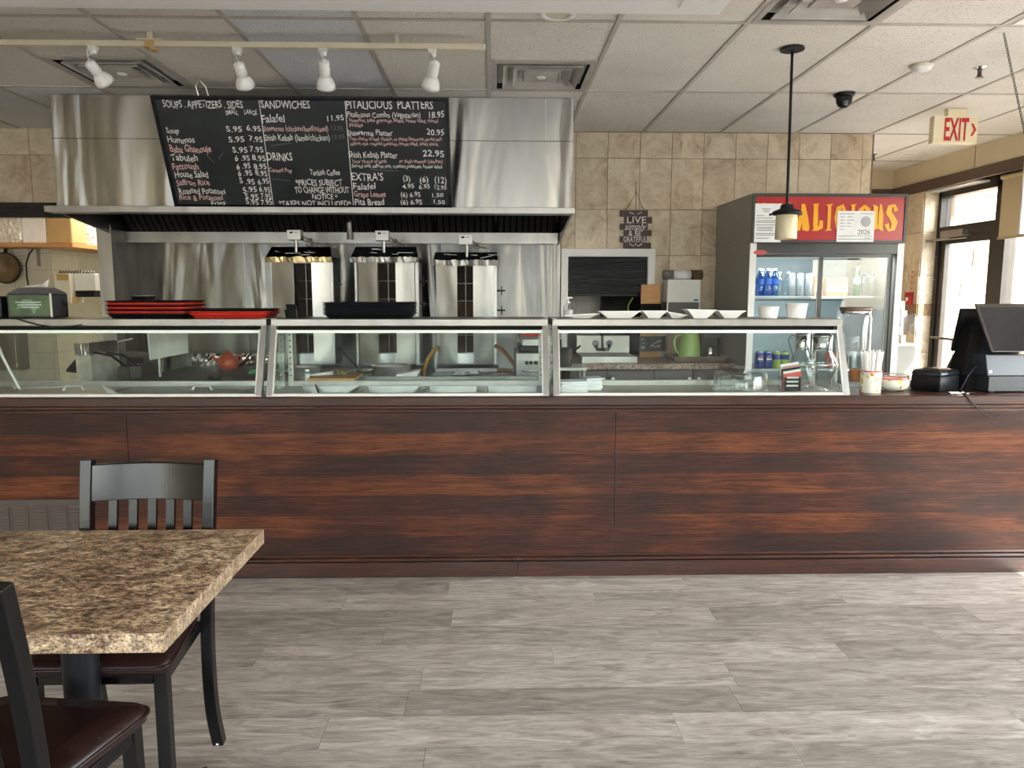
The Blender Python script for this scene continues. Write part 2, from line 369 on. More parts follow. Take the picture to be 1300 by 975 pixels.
# floor: sub-floor slab and individual vinyl planks
fl = obj('floor', B(-5.2, 4.5, -3.3, 9.0, -.12, -.006), pm('subfloor', (.07, .06, .05), .8), kind='structure')
plk = MB().box(.0007, 1.2193, .0006, .1794, -.006, 0).mesh('plank', PLANK)
joints = {0: 438, 1: 905, 2: 838, 3: 702, 4: 535, 5: 935, 6: 862, 7: 1020, 8: 1050}      # one end joint seen per row
for r in range(-14, 24):
    y0 = 3.57-.18*(r+1)
    if y0 < .9 or y0 > 6: continue

    off = at(joints[r], 760+20*r, Y=y0+.09).x if r in joints else random.uniform(0, 1.2)
    k0 = math.floor((-3.4-off)/1.22)
    for k in range(k0, k0+7):
        px = off+k*1.22
        if px > 3.6 or px+1.22 < -(y0*.75+.6): continue
        piece('plank', plk, fl, (px, y0, 0))
# ceiling with lay-in tiles and grid bars
ce = obj('ceiling', B(-5.2, 4.55, -3.3, 9.0, CZ+.03, CZ+.15), SOFFIT, kind='structure')
half = MB().box(.013, T-.013, .013, T-.013, .002, .016).mesh('ceiling_tile', CEIL)
full = MB().box(.013, T-.013, .013, 2*T-.013, .002, .016).mesh('ceiling_tile', CEIL)
fullb = MB().box(.013, T-.013, .013, 2*T-.013, .002, .016).mesh('ceiling_tile', CEIL_B)
gridx = MB().box(-.012, .012, 0, 2*T, -.003, .012).mesh('grid_bar', GRID)
gridy = MB().box(.012, T-.012, -.012, .012, -.003, .012).mesh('grid_bar', GRID)
VENTS = {(-4, 0), (0, 0)}
for i in range(-8, 8):
    for j in range(-1, 4):
        x, y = GX+i*T, GY+j*2*T
        if x > 4.25: continue
        if j == 2 and not (x > 3.0 or x < -3.0): continue
        if j == 3 and x < 3.0: continue
        if j == -1 and (i == 2 or i == 4):       # diffuser over half of the bay
            if i == 2: piece('ceiling_tile', half, ce, (x, y, CZ))
        elif (i, j) in VENTS: piece('ceiling_tile', half, ce, (x, y, CZ)); piece('grid_bar', gridy, ce, (x, y+T, CZ))
        else: piece('ceiling_tile', fullb if (i, j) in ((-2, -1), (-2, 0), (-5, 1), (-6, 1)) else full, ce, (x, y, CZ))
        piece('grid_bar', gridx, ce, (x, y, CZ)); piece('grid_bar', gridy, ce, (x, y, CZ))
# dropped soffit near the camera
so = obj('soffit', B(-5.0, .865, 1.9, 2.975, 2.55, CZ-.002), SOFFIT, kind='structure')
p = at(886, 3, Z=2.55)
obj('recess_frame', MB().box(p.x-.06, p.x+.06, p.y-.12, p.y+.045, 2.544, 2.55), WHITE, so)

def wall_tiles(parent, mat, us, vs, make, gap=.0022, th=.008):
    """individual tiles; us, vs are joint positions, make(u0,u1,v0,v1) returns a box tuple"""
    cache = {}
    for u0, u1 in zip(us, us[1:]):
        for v0, v1 in zip(vs, vs[1:]):
            b = make(u0+gap, u1-gap, v0+gap, v1-gap); key = tuple(round(q, 4) for q in (b[1]-b[0], b[3]-b[2], b[5]-b[4]))
            if key not in cache: cache[key] = MB().box(0, key[0], 0, key[1], 0, key[2]).mesh('tile', mat)
            piece('tile', cache[key], parent, (b[0], b[2], b[4]))
YB = 6.1
# back wall: openings for the kitchen pass-through (left), the hood alcove and the shuttered hatch
zs = [.555, .955, 1.355, 1.755, 2.155, 2.555, CZ]
wm = MB()
wm.box(.545, 3.065, YB, YB+.12, 1.80, CZ+.03).box(1.27, 3.065, YB, YB+.12, 0, 1.8).box(.545, 1.27, YB, YB+.12, 0, .98)   # right of hood
wm.box(-5.2, .545, YB, YB+.12, 2.08, CZ+.03).box(-5.2, -4.9, YB, YB+.12, 0, 2.08)
wm.box(-2.84, .545, YB+.02, YB+.12, 0, 2.08).box(.545, .60, YB, YB+.12, .98, 1.8)
wb = obj('wall_back', wm, GROUT, kind='structure')
tw = .2563; X0 = .6635
us = [.55, X0]+[X0+tw*k for k in range(1, 10)]+[3.05]
mk = lambda u0, u1, v0, v1: (u0, u1, YB-.008, YB, v0, v1)
wall_tiles(wb, TILE, us, [1.79+.0]+[2.155, 2.555, CZ], mk)
wall_tiles(wb, TILE, [1.27, X0+tw*3]+[X0+tw*k for k in range(4, 10)]+[3.05], [.555, .955, 1.355, 1.79], mk)
wall_tiles(wb, TILE, [-4.9+.2563*k for k in range(0, 9)], [2.15, 2.555, CZ], mk)
wall_tiles(wb, TILE, [-4.9+.2563*k for k in range(0, 9)], [2.08, 2.15], mk)
# end face of that wall (turning to the far corner by the door)
wr = obj('wall_far_right', MB().box(2.98, 3.065, YB+.12, 7.95, 0, CZ+.03), GROUT, kind='structure')
wall_tiles(wr, TILE, [YB+.12+.2563*k for k in range(0, 7)], zs, lambda u0, u1, v0, v1: (3.065, 3.073, u0, u1, v0, v1))
wf = obj('wall_far', B(3.065, 4.7, 7.9, 8.02, 0, CZ+.03), GROUT, kind='structure')
obj('paint_band', B(3.075, 4.2, 7.885, 7.9, 2.565, CZ), BAND, wf)
obj('beam', B(3.075, 4.2, 7.87, 7.9, 2.47, 2.565), BEAM, wf)
wall_tiles(wf, TILE, [3.08+.28*k for k in range(5)], [.5, .9, 1.3, 1.62, 2.05, 2.47], lambda u0, u1, v0, v1: (u0, u1, 7.892, 7.9, v0, v1))
# right wall
XR = 4.2; YD1 = 7.30; YD0 = 6.40; YW0 = 4.55
wm = MB()
wm.box(XR, XR+.30, YD1, 7.9, 0, CZ+.03)                                       # pier beside the door
wm.box(XR, XR+.30, -3.3, YD1, 2.50, CZ+.03)                                   # header
wm.box(XR, XR+.30, 3.95, YW0, 0, 2.5).box(XR, XR+.30, YW0, YD0-.05, 0, .25)
wm.box(XR, XR+.30, -3.3, .1, 0, 2.5).box(XR, XR+.30, .1, 3.95, 0, .45)
wR = obj('wall_right', wm, GROUT, kind='structure')
obj('paint_band', B(XR-.012, XR, -3.3, 7.885, 2.565, CZ), BAND, wR)
for yj in (6.55, 5.35): obj('band_joint', B(XR-.0135, XR-.011, yj, yj+.006, 2.565, CZ), BEAM, wR)
obj('beam', B(XR-.03, XR, -3.3, 7.87, 2.47, 2.565), BEAM, wR)
vj = [.10, .5, .9, 1.02, 1.36, 1.66, 2.09, 2.47]
TILE_BR = pm('brown_border_tile', (.24, .145, .07), .5, 0, .35, 30, rnd=True)
for a, b in zip(vj, vj[1:]):
    border = abs(a-1.36) < .001
    zz = [(a, b)] if not border else [(1.30, 1.42)]
for (a, b, m) in ((.1, .5, TILE), (.5, .9, TILE), (.9, 1.27, TILE), (1.27, 1.38, TILE_BR), (1.38, 1.66, TILE), (1.66, 2.08, TILE), (2.08, 2.47, TILE)):
    wall_tiles(wR, m, [YD1, 7.58, 7.892], [a, b], lambda u0, u1, v0, v1: (XR-.008, XR, u0, u1, v0, v1))
    wall_tiles(wR, m, [XR, XR+.15], [a, b], lambda u0, u1, v0, v1: (u0, u1, YD1-.008, YD1, v0, v1))
# left wall, shop-front wall behind the camera
obj('wall_left', B(-5.2, -5.05, -3.3, 9.0, 0, CZ+.03), BAND, kind='structure')
wm = MB().box(-5.2, 4.5, -3.42, -3.3, 2.5, CZ+.03).box(-5.2, 4.5, -3.42, -3.3, 0, .45)
for x in (-5.2, -1.75, .85, 3.4): wm.box(x, x+(.25 if x != 3.4 else 1.1), -3.42, -3.3, .45, 2.5)
obj('wall_front', wm, BAND, kind='structure')
for k, (a, b) in enumerate(((-4.95, -1.75), (-1.5, .85), (1.1, 3.4))):
    wn_ = obj('window_%d' % (k+1), MB().box(a, b, -3.38, -3.375, .45, 2.5), GLASS_WIN, kind='structure')
    f = MB().box(a, b, -3.41, -3.34, .45, .51).box(a, b, -3.41, -3.34, 2.44, 2.5).box(a, a+.06, -3.41, -3.34, .51, 2.44).box(b-.06, b, -3.41, -3.34, .51, 2.44)
    obj('window_frame', f, DKBROWN, wn_)
# door and transom in the right wall, side window beyond
XF = 4.335
def yframe(y0, y1, z0, z1, w=.05, d=.06, x=XF):
    return MB().box(x, x+d, y0, y1, z0, z0+w).box(x, x+d, y0, y1, z1-w, z1).box(x, x+d, y0, y0+w, z0+w, z1-w).box(x, x+d, y1-w, y1, z0+w, z1-w)
dr = obj('door_frame', MB().box(XF, XF+.10, YD1-.055, YD1, 0, 2.47).box(XF, XF+.10, YD0-.02, YD0+.045, 0, 2.47).box(XF, XF+.10, YD0, YD1, 2.40, 2.50).box(XF, XF+.10, YD0+.045, YD1-.055, 2.03, 2.12), DKBROWN, kind='structure')
obj('pane', B(XF+.05, XF+.056, YD0+.045, YD1-.055, 2.12, 2.40), GLASS_WIN, dr)
obj('conduit', MB().box(XR+.01, XF, 6.55, YD1-.01, 2.455, 2.472), ALU_WHITE, dr)
d1 = obj('door_1', yframe(YD0+.05, YD1-.06, .01, 2.03, .075, .045, XF+.02), DKBROWN, kind='structure')
obj('pane', B(XF+.04, XF+.046, YD0+.12, YD1-.13, .085, 1.96), GLASS_WIN, d1)
cl = obj('door_closer', MB().box(XF-.055, XF+.02, 6.80, 7.14, 2.015, 2.075), ALU, d1, label='silver overhead door closer')
obj('closer_arm', MB().tube([(XF-.04, 7.02, 2.01), (XF-.14, 7.22, 1.985), (XF-.03, 7.28, 1.985)], .008, 6).tube([(XF-.05, 6.74, 1.99), (XF-.12, 7.24, 1.985)], .006, 6), ALU, d1)
obj('push_bar', MB().tube([(XF-.05, YD0+.12, 1.06), (XF-.05, YD1-.12, 1.06)], .012, 8).tube([(XF-.05, YD1-.13, 1.06), (XF+.03, YD1-.13, 1.06)], .01, 6).tube([(XF-.05, YD0+.13, 1.06), (XF+.03, YD0+.13, 1.06)], .01, 6), DKBROWN, d1)
for z in (1.40, 1.62, 1.84): obj('screw', MB().lathe([(.0, 0), (.006, .001), (.006, .006)], (0, 0, 0), 8, 'x').xf(Matrix.Translation((XF-.006, YD1-.03, z))), CHROME, dr)
w4 = obj('window_4', B(XF+.04, XF+.046, YW0, YD0-.06, .25, 2.47), GLASS_WIN, kind='structure')
obj('window_frame', MB().box(XF, XF+.10, YW0, YD0-.02, .25, .31).box(XF, XF+.10, YW0, YD0-.02, 2.40, 2.5).box(XF, XF+.10, YW0, YW0+.06, .31, 2.4).box(XF, XF+.10, YD0-.10, YD0-.02, .31, 2.4), DKBROWN, w4)
w5 = obj('window_5', B(XF+.04, XF+.046, .1, 3.95, .45, 2.5), GLASS_WIN, kind='structure')
obj('window_frame', yframe(.1, 3.95, .45, 2.5, .06, .1), DKBROWN, w5)

# kitchen seen through the pass-through: two tiled wall faces meeting at a corner
kt = .1535
kb = obj('wall_kitchen', MB().box(-5.05, -4.10, 7.10, 7.2, 0, CZ+.03).box(-4.2, -4.10, 7.2, 8.4, 0, CZ+.03).box(-4.2, -2.7, 8.4, 8.5, 0, CZ+.03).box(-2.76, -2.70, YB+.12, 8.4, 0, CZ+.03), WGROUT, kind='structure')
zk = [.62+kt*k for k in range(0, 11)]
wall_tiles(kb, WTILE, [-5.05+kt*k for k in range(0, 7)]+[-4.10], zk, lambda u0, u1, v0, v1: (u0, u1, 7.094, 7.10, v0, v1), .0012)
wall_tiles(kb, WTILE, [7.10+kt*k for k in range(0, 9)], zk, lambda u0, u1, v0, v1: (-4.10, -4.094, u0, u1, v0, v1), .0012)
wall_tiles(kb, WTILE, [-4.09+kt*k for k in range(0, 9)], zk, lambda u0, u1, v0, v1: (u0, u1, 8.394, 8.4, v0, v1), .0012)

# outside: ground, sunlit stone wing wall beyond the door, buildings and trees across the lot (seen only as reflections)
obj('ground', B(-40, 45, -60, 30, -.3, -.125), ASPHALT, kind='structure')
sw = obj('wall_outside', B(4.6, 12, 8.75, 9.0, -.12, 4.6), MORTAR, kind='structure')
stn = {}
z = 0
while z < 3.4:
    h = random.choice((.16, .19, .13, .22)); x = 4.62+random.uniform(0, .2)
    while x < 8.4:
        wd = random.uniform(.3, .75); key = (round(wd, 1), h)
        if key not in stn: stn[key] = MB().box(.006, key[0]-.006, -.028, .01, .006, h-.006).mesh('stone', STONE)
        piece('stone', stn[key], sw, (x, 8.75+random.uniform(-.006, .006), z)); x += key[0]
    z += h
gb = thing('outside_building', 'pale low commercial building far across the parking lot', 'building', (-10, -45, -.12))
obj('wall', B(-24, 4, -49, -45, -.12, 5), BEIGE_BUILD, gb); obj('roof', B(-24.5, 4.5, -49.3, -44.6, 5, 5.3), DKBROWN, gb)
TREE = [0, 1, 2, 3, 4]
for tx, ty, th in ((12, -38, 6), (19, -40, 7.5), (27, -34, 6.5), (34, -20, 7), (-32, -36, 7)):
    tr = thing('tree', 'leafy green tree '+['near the middle', 'right of the middle', 'nearest the right corner', 'beside the side road', 'at the far left'][TREE.pop(0)]+' of the lot beyond the shop front', 'tree', (tx, ty, -.12), 'trees across the lot')
    obj('trunk', MB().tube([(tx, ty, -.12), (tx+.1, ty, th*.5)], [.25, .15], 8), TWINE, tr)
    cm = MB()
    for q in range(7):
        cx, cy, cz, rr = tx+random.uniform(-1.5, 1.5), ty+random.uniform(-1.2, 1.2), th*random.uniform(.45, .85), random.uniform(1.1, 1.9)
        cm.lathe([(rr*math.sin(PI*t/7)+(0 if 0 < t < 7 else 1e-6), -rr*math.cos(PI*t/7)) for t in range(8)], (cx, cy, cz), 10, cap=False)
    obj('crown', cm, LEAF, tr)

# ================================================================ SERVICE COUNTER
YC = 3.796; XL, XRR = -4.6, 3.45
sc = thing('service_counter', 'long dark-stained wood service counter crossing the whole room in front of the kitchen', 'counter', (-.6, 4.1, 0))
xs = [XL, -1.879, .638, XRR]
for a, b in zip(xs, xs[1:]): obj('panel', B(a+.0018, b-.0018, YC+.016, YC+.034, .10, .90), VENEER, sc)
obj('carcass', B(XL, XRR, YC+.035, 4.36, .002, .80), WHITE_MET, sc)
prof = [(YC, .918), (YC, .957), (YC+.006, .963), (YC+.07, .963), (YC+.07, .918)]
obj('top_edge', MB().prism([(XL, y, z) for y, z in prof], (XRR-XL, 0, 0)), WOODTRIM, sc)
for k, (z0, z1, y0) in enumerate(((.898, .9155, YC+.006), (.878, .8955, YC+.012))):
    pr = [(YC+.034, z0), (y0+.004, z0), (y0, z0+.005), (y0, z1-.005), (y0+.004, z1), (YC+.034, z1)]
    obj('moulding', MB().prism([(XL, y, z) for y, z in pr], (XRR-XL, 0, 0)), WOODTRIM, sc)
for (z0, z1, y0) in ((.104, .119, YC+.008), (.084, .102, YC-.002)):
    pr = [(YC+.034, z0), (y0+.004, z0), (y0, z0+.005), (y0, z1-.005), (y0+.004, z1), (YC+.034, z1)]
    for a, b in ((XL, .128), (.130, XRR)): obj('moulding', MB().prism([(a, y, z) for y, z in pr], (b-a, 0, 0)), WOODTRIM, sc)
for a, b in ((XL, .128), (.130, XRR)): obj('plinth', B(a, b, YC-.008, YC+.034, .001, .082), WOODTRIM, sc, bevel=.002)
obj('counter_top', B(1.872, XRR, YC+.071, 4.40, .93, .9628), WOODTRIM, sc)
obj('counter_top', B(.306, 1.87, YC+.071, 4.30, .93, .9628), pm('tan_worktop', (.36, .31, .24), .4, 0, .1, 6), sc, label='tan worktop inside the right-hand display case')
obj('counter_top', B(XL, -1.18, YC+.071, 4.30, .93, .9628), STEEL, sc, label='steel deck inside the left-hand display case')
# steel deck with four wells
wx = [-1.085, -.75, -.72, -.405, -.375, -.075, -.045, .265]
dm = MB().box(-1.18, .306, YC+.071, 3.885, .93, .9628).box(-1.18, .306, 4.20, 4.30, .93, .9628).box(-1.18, wx[0], 3.885, 4.2, .93, .9628).box(wx[7], .306, 3.885, 4.2, .93, .9628)
for k in (1, 3, 5): dm.box(wx[k], wx[k+1], 3.885, 4.2, .93, .9628)
obj('well_deck', dm, STEEL, sc)
# louvred grille low at the left
vg = thing('vent_grille', 'brown louvred metal vent grille set low in the counter front at far left', 'vent', (-2.6, YC+.01, .1))
gx0 = at(103, 655, Y=YC).x+.03; gz1 = at(50, 635, Y=YC).z; gz0 = .16
obj('backing', B(-3.6, gx0, YC+.008, YC+.0155, gz0, gz1), pm('brown_painted_steel', (.062, .045, .038), .5), vg)
cw = .0985; x = gx0-.005; n = 0
lv = None
while x > -3.55:
    for r in range(10):
        z = gz1-.034-r*.0172
        if z < gz0+.02: break
        m = MB().hexa([(x-.078, YC-.003, z-.010), (x, YC-.003, z-.010), (x, YC+.008, z-.012), (x-.078, YC+.008, z-.012), (x-.078, YC+.004, z), (x, YC+.004, z), (x, YC+.008, z+.001), (x-.078, YC+.008, z+.001)])
        if lv is None: lvl = pm('brown_louvre', (.085, .065, .055), .45); lv = m.mesh('louvre', lvl, (x, YC, z))
        piece('louvre', lv, vg, Vector((x, YC, z))-ORG[vg.name])
    x -= cw; n += 1

# ================================================================ DISPLAY CASES
def case(x0, x1, label, left_post=True, right_post=True):
    c = thing('display_case', label, 'display case', ((x0+x1)/2, 4.05, .963), 'glass display cases on the counter')
    obj('top_shelf', MB().box(x0, x1, 3.945, 4.30, 1.318, 1.356), SHELFSTEEL, c, bevel=.003)
    obj('gap_shade', MB().box(x0+.03, x1-.03, 3.975, 4.0, 1.292, 1.316), BLACK_M, c)  # black strip standing in for the shaded gap between shelf and glass
    a, b = x0+(.034 if left_post else 0), x1-(.034 if right_post else 0)
    yt, yb_, zt, zb = 3.935, 3.828, 1.296, .975
    g = obj('front_glass', MB().hexa([(a, yb_, zb), (b, yb_, zb), (b, yb_+.006, zb), (a, yb_+.006, zb), (a, yt, zt), (b, yt, zt), (b, yt+.006, zt), (a, yt+.006, zt)]), GLASS, c)
    obj('polished_edge', MB().hexa([(a, yt-.005, zt-.013), (b, yt-.005, zt-.013), (b, yt+.009, zt-.013), (a, yt+.009, zt-.013), (a, yt-.002, zt+.002), (b, yt-.002, zt+.002), (b, yt+.012, zt+.002), (a, yt+.012, zt+.002)]), GLASS_EDGE, g)
    obj('sill', MB().box(x0, x1, 3.818, 3.85, .9635, .977), ALU_WHITE, c)
    obj('rear_rail', MB().box(x0, x1, 4.245, 4.275, .9635, .992), ALU, c)
    for x, on, s in ((x0, left_post, 1), (x1, right_post, -1)):
        if not on: continue
        obj('post', MB().bar([(x+s*.014, 3.825, .964), (x+s*.014, 3.958, 1.3175)], .028, .026).bar([(x+s*.014, 3.958, 1.3165), (x+s*.014, 3.968, 1.3555)], .028, .03), ALU, c)
        obj('edge_strip', MB().bar([(x+s*.0325, 3.825, .978), (x+s*.0325, 3.938, 1.30)], .007, .012), ALU_WHITE, c)
        obj('post', MB().box(x+s*.014-.014, x+s*.014+.014, 4.25, 4.275, .992, 1.3175), ALU, c)
        hs = MB()
        for q in range(9): hs.box(x+s*.014-.004, x+s*.014+.004, 4.247, 4.2505, 1.02+q*.033, 1.028+q*.033)
        obj('bracket_slot', hs, BLACK_M, c, kind='stuff')
        obj('side_glass', MB().hexa([(x+s*.010, 3.84, .98), (x+s*.014, 3.84, .98), (x+s*.014, 4.25, .98), (x+s*.010, 4.25, .98), (x+s*.010, 3.965, 1.315), (x+s*.014, 3.965, 1.315), (x+s*.014, 4.25, 1.315), (x+s*.010, 4.25, 1.315)]), GLASS, c)
    return c
case(-4.5, -1.188, 'left-hand glass display case on the counter, with tray stacks on top', False, True)
case(-1.165, .290, 'middle glass display case on the counter, over the steel food pans')
case(.314, 1.868, 'right-hand glass display case on the counter, with white takeout containers on top')

def pan(x0, x1, y0, y1, label, grp='steel food pans in the wells', dp=.09):
    m = MB(); t = .012; z = .9665
    zs_ = [(z, -t), (z, 0), (z-dp, .02)]
    r = obj('food_pan', None_mb(x0, x1, y0, y1, z, dp), STEEL_LIGHT, None, label, 'food pan', grp)
    return r
def None_mb(x0, x1, y0, y1, z, dp, t=.012, rim=.0035):
    """open rectangular pan with a flat rim"""
    m = MB(); i = .022
    o1 = [(x0-t, y0-t), (x1+t, y0-t), (x1+t, y1+t), (x0-t, y1+t)]; o2 = [(x0, y0), (x1, y0), (x1, y1), (x0, y1)]
    o3 = [(x0+i, y0+i), (x1-i, y0+i), (x1-i, y1-i), (x0+i, y1-i)]
    vs = [(*p, z) for p in o1]+[(*p, z+rim) for p in o1]+[(*p, z+rim) for p in o2]+[(*p, z-dp) for p in o3]+[(*p, z) for p in o2]+[(*p, z-dp-.003) for p in o3]
    f = []
    def ring(a, b):
        for k in range(4): f.append((a+k, a+(k+1) % 4, b+(k+1) % 4, b+k))
    ring(0, 4); ring(4, 8); ring(8, 12); f.append((12, 13, 14, 15)); ring(0, 16); ring(16, 20); f.append((20, 21, 22, 23))
    return m.add(vs, f)
labs = ['leftmost steel food pan, holding a black serving spoon', 'second steel food pan from the left, in the middle display case', 'third steel food pan from the left, in the middle display case', 'rightmost steel food pan, in the middle display case']
for k in range(4):
    pan(wx[2*k]+.013, wx[2*k+1]-.013, 3.899, 4.186, labs[k])
tag(obj('serving_spoon', MB().tube([(-1.00, 4.19, .975), (-.93, 4.03, .91), (-.90, 3.97, .885)], [.006, .007, .011], 6), BLACK), 'black handled spoon lying in the leftmost food pan', 'spoon')
# lids with handles on the left steel deck
for k, (px, lab) in enumerate(((103, 'flat steel pan lid with a raised handle, left one below the fryer'), (262, 'flat steel pan lid with a raised handle, below the red teapot'))):
    c = at(px, 494, Z=.966); x = c.x
    l = thing('pan_lid', lab, 'lid', (x, 4.04, .9635), 'steel lids in the left display case')
    obj('plate', B(x-.24, x+.24, 3.90, 4.20, .9635, .968), STEEL, l, bevel=.002)
    obj('handle', MB().tube([(x-.055, 4.04, .968), (x-.038, 4.04, .992), (x+.038, 4.04, .992), (x+.055, 4.04, .968)], [.012, .005, .005, .012], 8), ALU_WHITE, l)
# loose things inside the left case
obj('paper_slip', MB().add([(at(135, 499, Z=.97).x, 3.92, .970), (at(152, 499, Z=.97).x, 3.90, .970), (at(152, 490, Z=.97).x, 4.02, 1.0)], [(0, 1, 2)]).add([(at(135, 499, Z=.97).x, 3.921, .9685), (at(152, 499, Z=.97).x, 3.901, .9685), (at(152, 490, Z=.97).x, 4.022, .9985)], [(2, 1, 0)]), PAPER, None, 'small folded white paper slip on the steel deck of the left case', 'paper')
hz = [at(-6, 430, Y=4.1), at(3, 452, Y=4.1), at(12, 470, Y=4.08), at(22, 488, Y=4.06)]
obj('white_hose', MB().tube(hz+[Vector((hz[-1].x+.02, 4.05, .972))], .007, 8), WHITE, None, 'thin white hose curving down inside the far left of the display case', 'hose')
tg = at(30, 490, Z=.975)
obj('tongs', MB().bar([(tg.x, 4.12, .972), (tg.x+.30, 4.14, .975)], .012, .004, (0, 1, 0)).bar([(tg.x, 4.10, .972), (tg.x+.02, 4.10, .985)], .02, .02, (0, 1, 0)), ALU, None, 'long steel tongs lying behind the white hose in the left case', 'tongs')

# ================================================================ HOOD ALCOVE
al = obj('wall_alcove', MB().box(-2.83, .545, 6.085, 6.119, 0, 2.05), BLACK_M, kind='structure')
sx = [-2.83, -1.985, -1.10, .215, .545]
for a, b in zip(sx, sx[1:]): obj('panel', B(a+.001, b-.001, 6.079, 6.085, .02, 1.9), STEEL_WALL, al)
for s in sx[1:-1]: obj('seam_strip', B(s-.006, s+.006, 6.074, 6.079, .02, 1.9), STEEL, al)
al2 = obj('partition_left', B(-2.94, -2.835, 5.70, 6.40, 0, 1.99), ALU, kind='structure')
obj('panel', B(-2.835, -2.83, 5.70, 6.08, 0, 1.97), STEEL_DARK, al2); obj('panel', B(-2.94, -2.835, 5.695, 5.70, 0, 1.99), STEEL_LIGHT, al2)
# hanging power box on the left of the partition
hd = thing('range_hood', 'large stainless steel extraction hood hanging from the ceiling over the kitchen line', 'range hood', (-1.16, 5.5, 1.87))
hx0, hx1, hy = -2.85, .53, 5.05
for (a, b, c, d) in ((hx0, -2.688, 2.483, 2.754), (-2.684, .347, 2.483, 2.754), (.351, hx1, 2.483, 2.754), (hx0, hx1, 2.046, 2.479)):
    obj('panel', B(a, b, hy, hy+.012, c, d), STEEL_HOOD, hd)
obj('seam_strip', B(hx0, hx1, hy-.002, hy, 2.479, 2.483), STEEL_DARK, hd)
for s in (-2.686, .349): obj('seam_strip', B(s-.004, s+.004, hy-.006, hy, 2.485, 2.745), ALU_WHITE, hd)
obj('front_lip', MB().box(hx0-.03, hx1+.005, 4.955, hy+.02, 2.004, 2.044), STEEL_LIGHT, hd, bevel=.002)
for x in (hx0, hx1-.012):
    obj('end_panel', MB().prism([(x, hy+.012, 2.01), (x, 6.078, 1.872), (x, 6.078, 2.75), (x, hy+.012, 2.75)], (.012, 0, 0)), STEEL, hd)
obj('inner_lining', MB().box(hx0+.012, hx1-.012, hy+.012, 6.07, 2.60, 2.61).box(hx0+.012, hx1-.012, hy+.012, hy+.02, 2.05, 2.6), BLACK_M, hd)
obj('rear_gutter', MB().box(hx0+.02, hx1-.02, 5.93, 6.075, 1.885, 1.95).box(hx0+.02, hx1-.02, 5.92, 5.93, 1.872, 1.955), STEEL, hd)
# black grease filters, each with vertical baffles
fm = MB().hexa([(0, 5.925, 1.955), (.46, 5.925, 1.955), (.46, 5.945, 1.955), (0, 5.945, 1.955), (0, 5.30, 2.55), (.46, 5.30, 2.55), (.46, 5.32, 2.55), (0, 5.32, 2.55)])
bf = MB().hexa([(0, 5.900, 1.962), (.028, 5.900, 1.962), (.028, 5.93, 1.962), (0, 5.93, 1.962), (0, 5.28, 2.54), (.028, 5.28, 2.54), (.028, 5.31, 2.54), (0, 5.31, 2.54)])
fme = fm.mesh('grease_filter', BLACK_M); bme = bf.mesh('baffle', pm('near_black_steel', (.03, .03, .03), .5, .4))  # filters and baffles both near black
o0 = ORG[hd.name]
for k in range(7):
    x = hx0+.06+k*.47
    f = piece('grease_filter', fme, hd, (x-o0.x, -o0.y, -o0.z))
    for q in range(9): piece('baffle', bme, f, (.02+q*.048, 0, 0))
pc = at(443, 290, Y=5.85)
obj('drip_pipe', MB().tube([(pc.x, 5.88, 1.90), (pc.x, 5.80, 2.3)], .022, 8), STEEL, hd)

# ================================================================ MENU BOARD
bl_, br_ = at(223, 262, Y=4.965), at(574, 263, Y=4.965); tl_ = at(199, 121, Y=4.69)
P0 = Vector((bl_.x, 4.962, 2.046)); upv = Vector((0, tl_.y-4.962, tl_.z-2.046)); HB = upv.length; th = math.atan2(-upv.y, upv.z)
NB = Vector((0, upv.z, -upv.y)).normalized()
WB = br_.x-bl_.x
mb = thing('menu_board', 'large black chalkboard menu leaning forward on the hood lip, covered in white and pink handwriting', 'menu board', P0, rot=(th, 0, 0))
obj('panel', B(0.02, WB-.02, -.004, .012, .012, HB-.02), BOARD, mb, local=True)
obj('frame', MB().box(0, WB, -.014, .02, 0, .012).box(0, WB, -.014, .02, HB-.022, HB).box(0, .02, -.014, .02, .012, HB-.022).box(WB-.02, WB, -.014, .02, .012, HB-.022), BLACK_G, mb, local=True)
def bp_(px, py):
    d = fw + (px-650)/F*rt - (py-487.5)/F*up; E0 = Vector((0, 0, EYE))
    t = (P0-E0).dot(NB)/d.dot(NB); q = E0+t*d-P0
    return q.x, q.dot(upv.normalized())
def bt(s, x0, x1, base, h, m=None, wob=.004):
    a, b = bp_(x0, base), bp_(x1, base); c = bp_(x0, base-h)
    text(s, m or CHALK, mb, (a[0], -.0052, a[1]), b[0]-a[0], c[1]-a[1], wob=wob, bold=.006)
bt('SOUPS . APPETIZERS . SIDES', 208, 309, 136.5, 9.5); bt('SMALL', 287, 303, 145, 6); bt('LARGE', 311, 327, 145, 6)
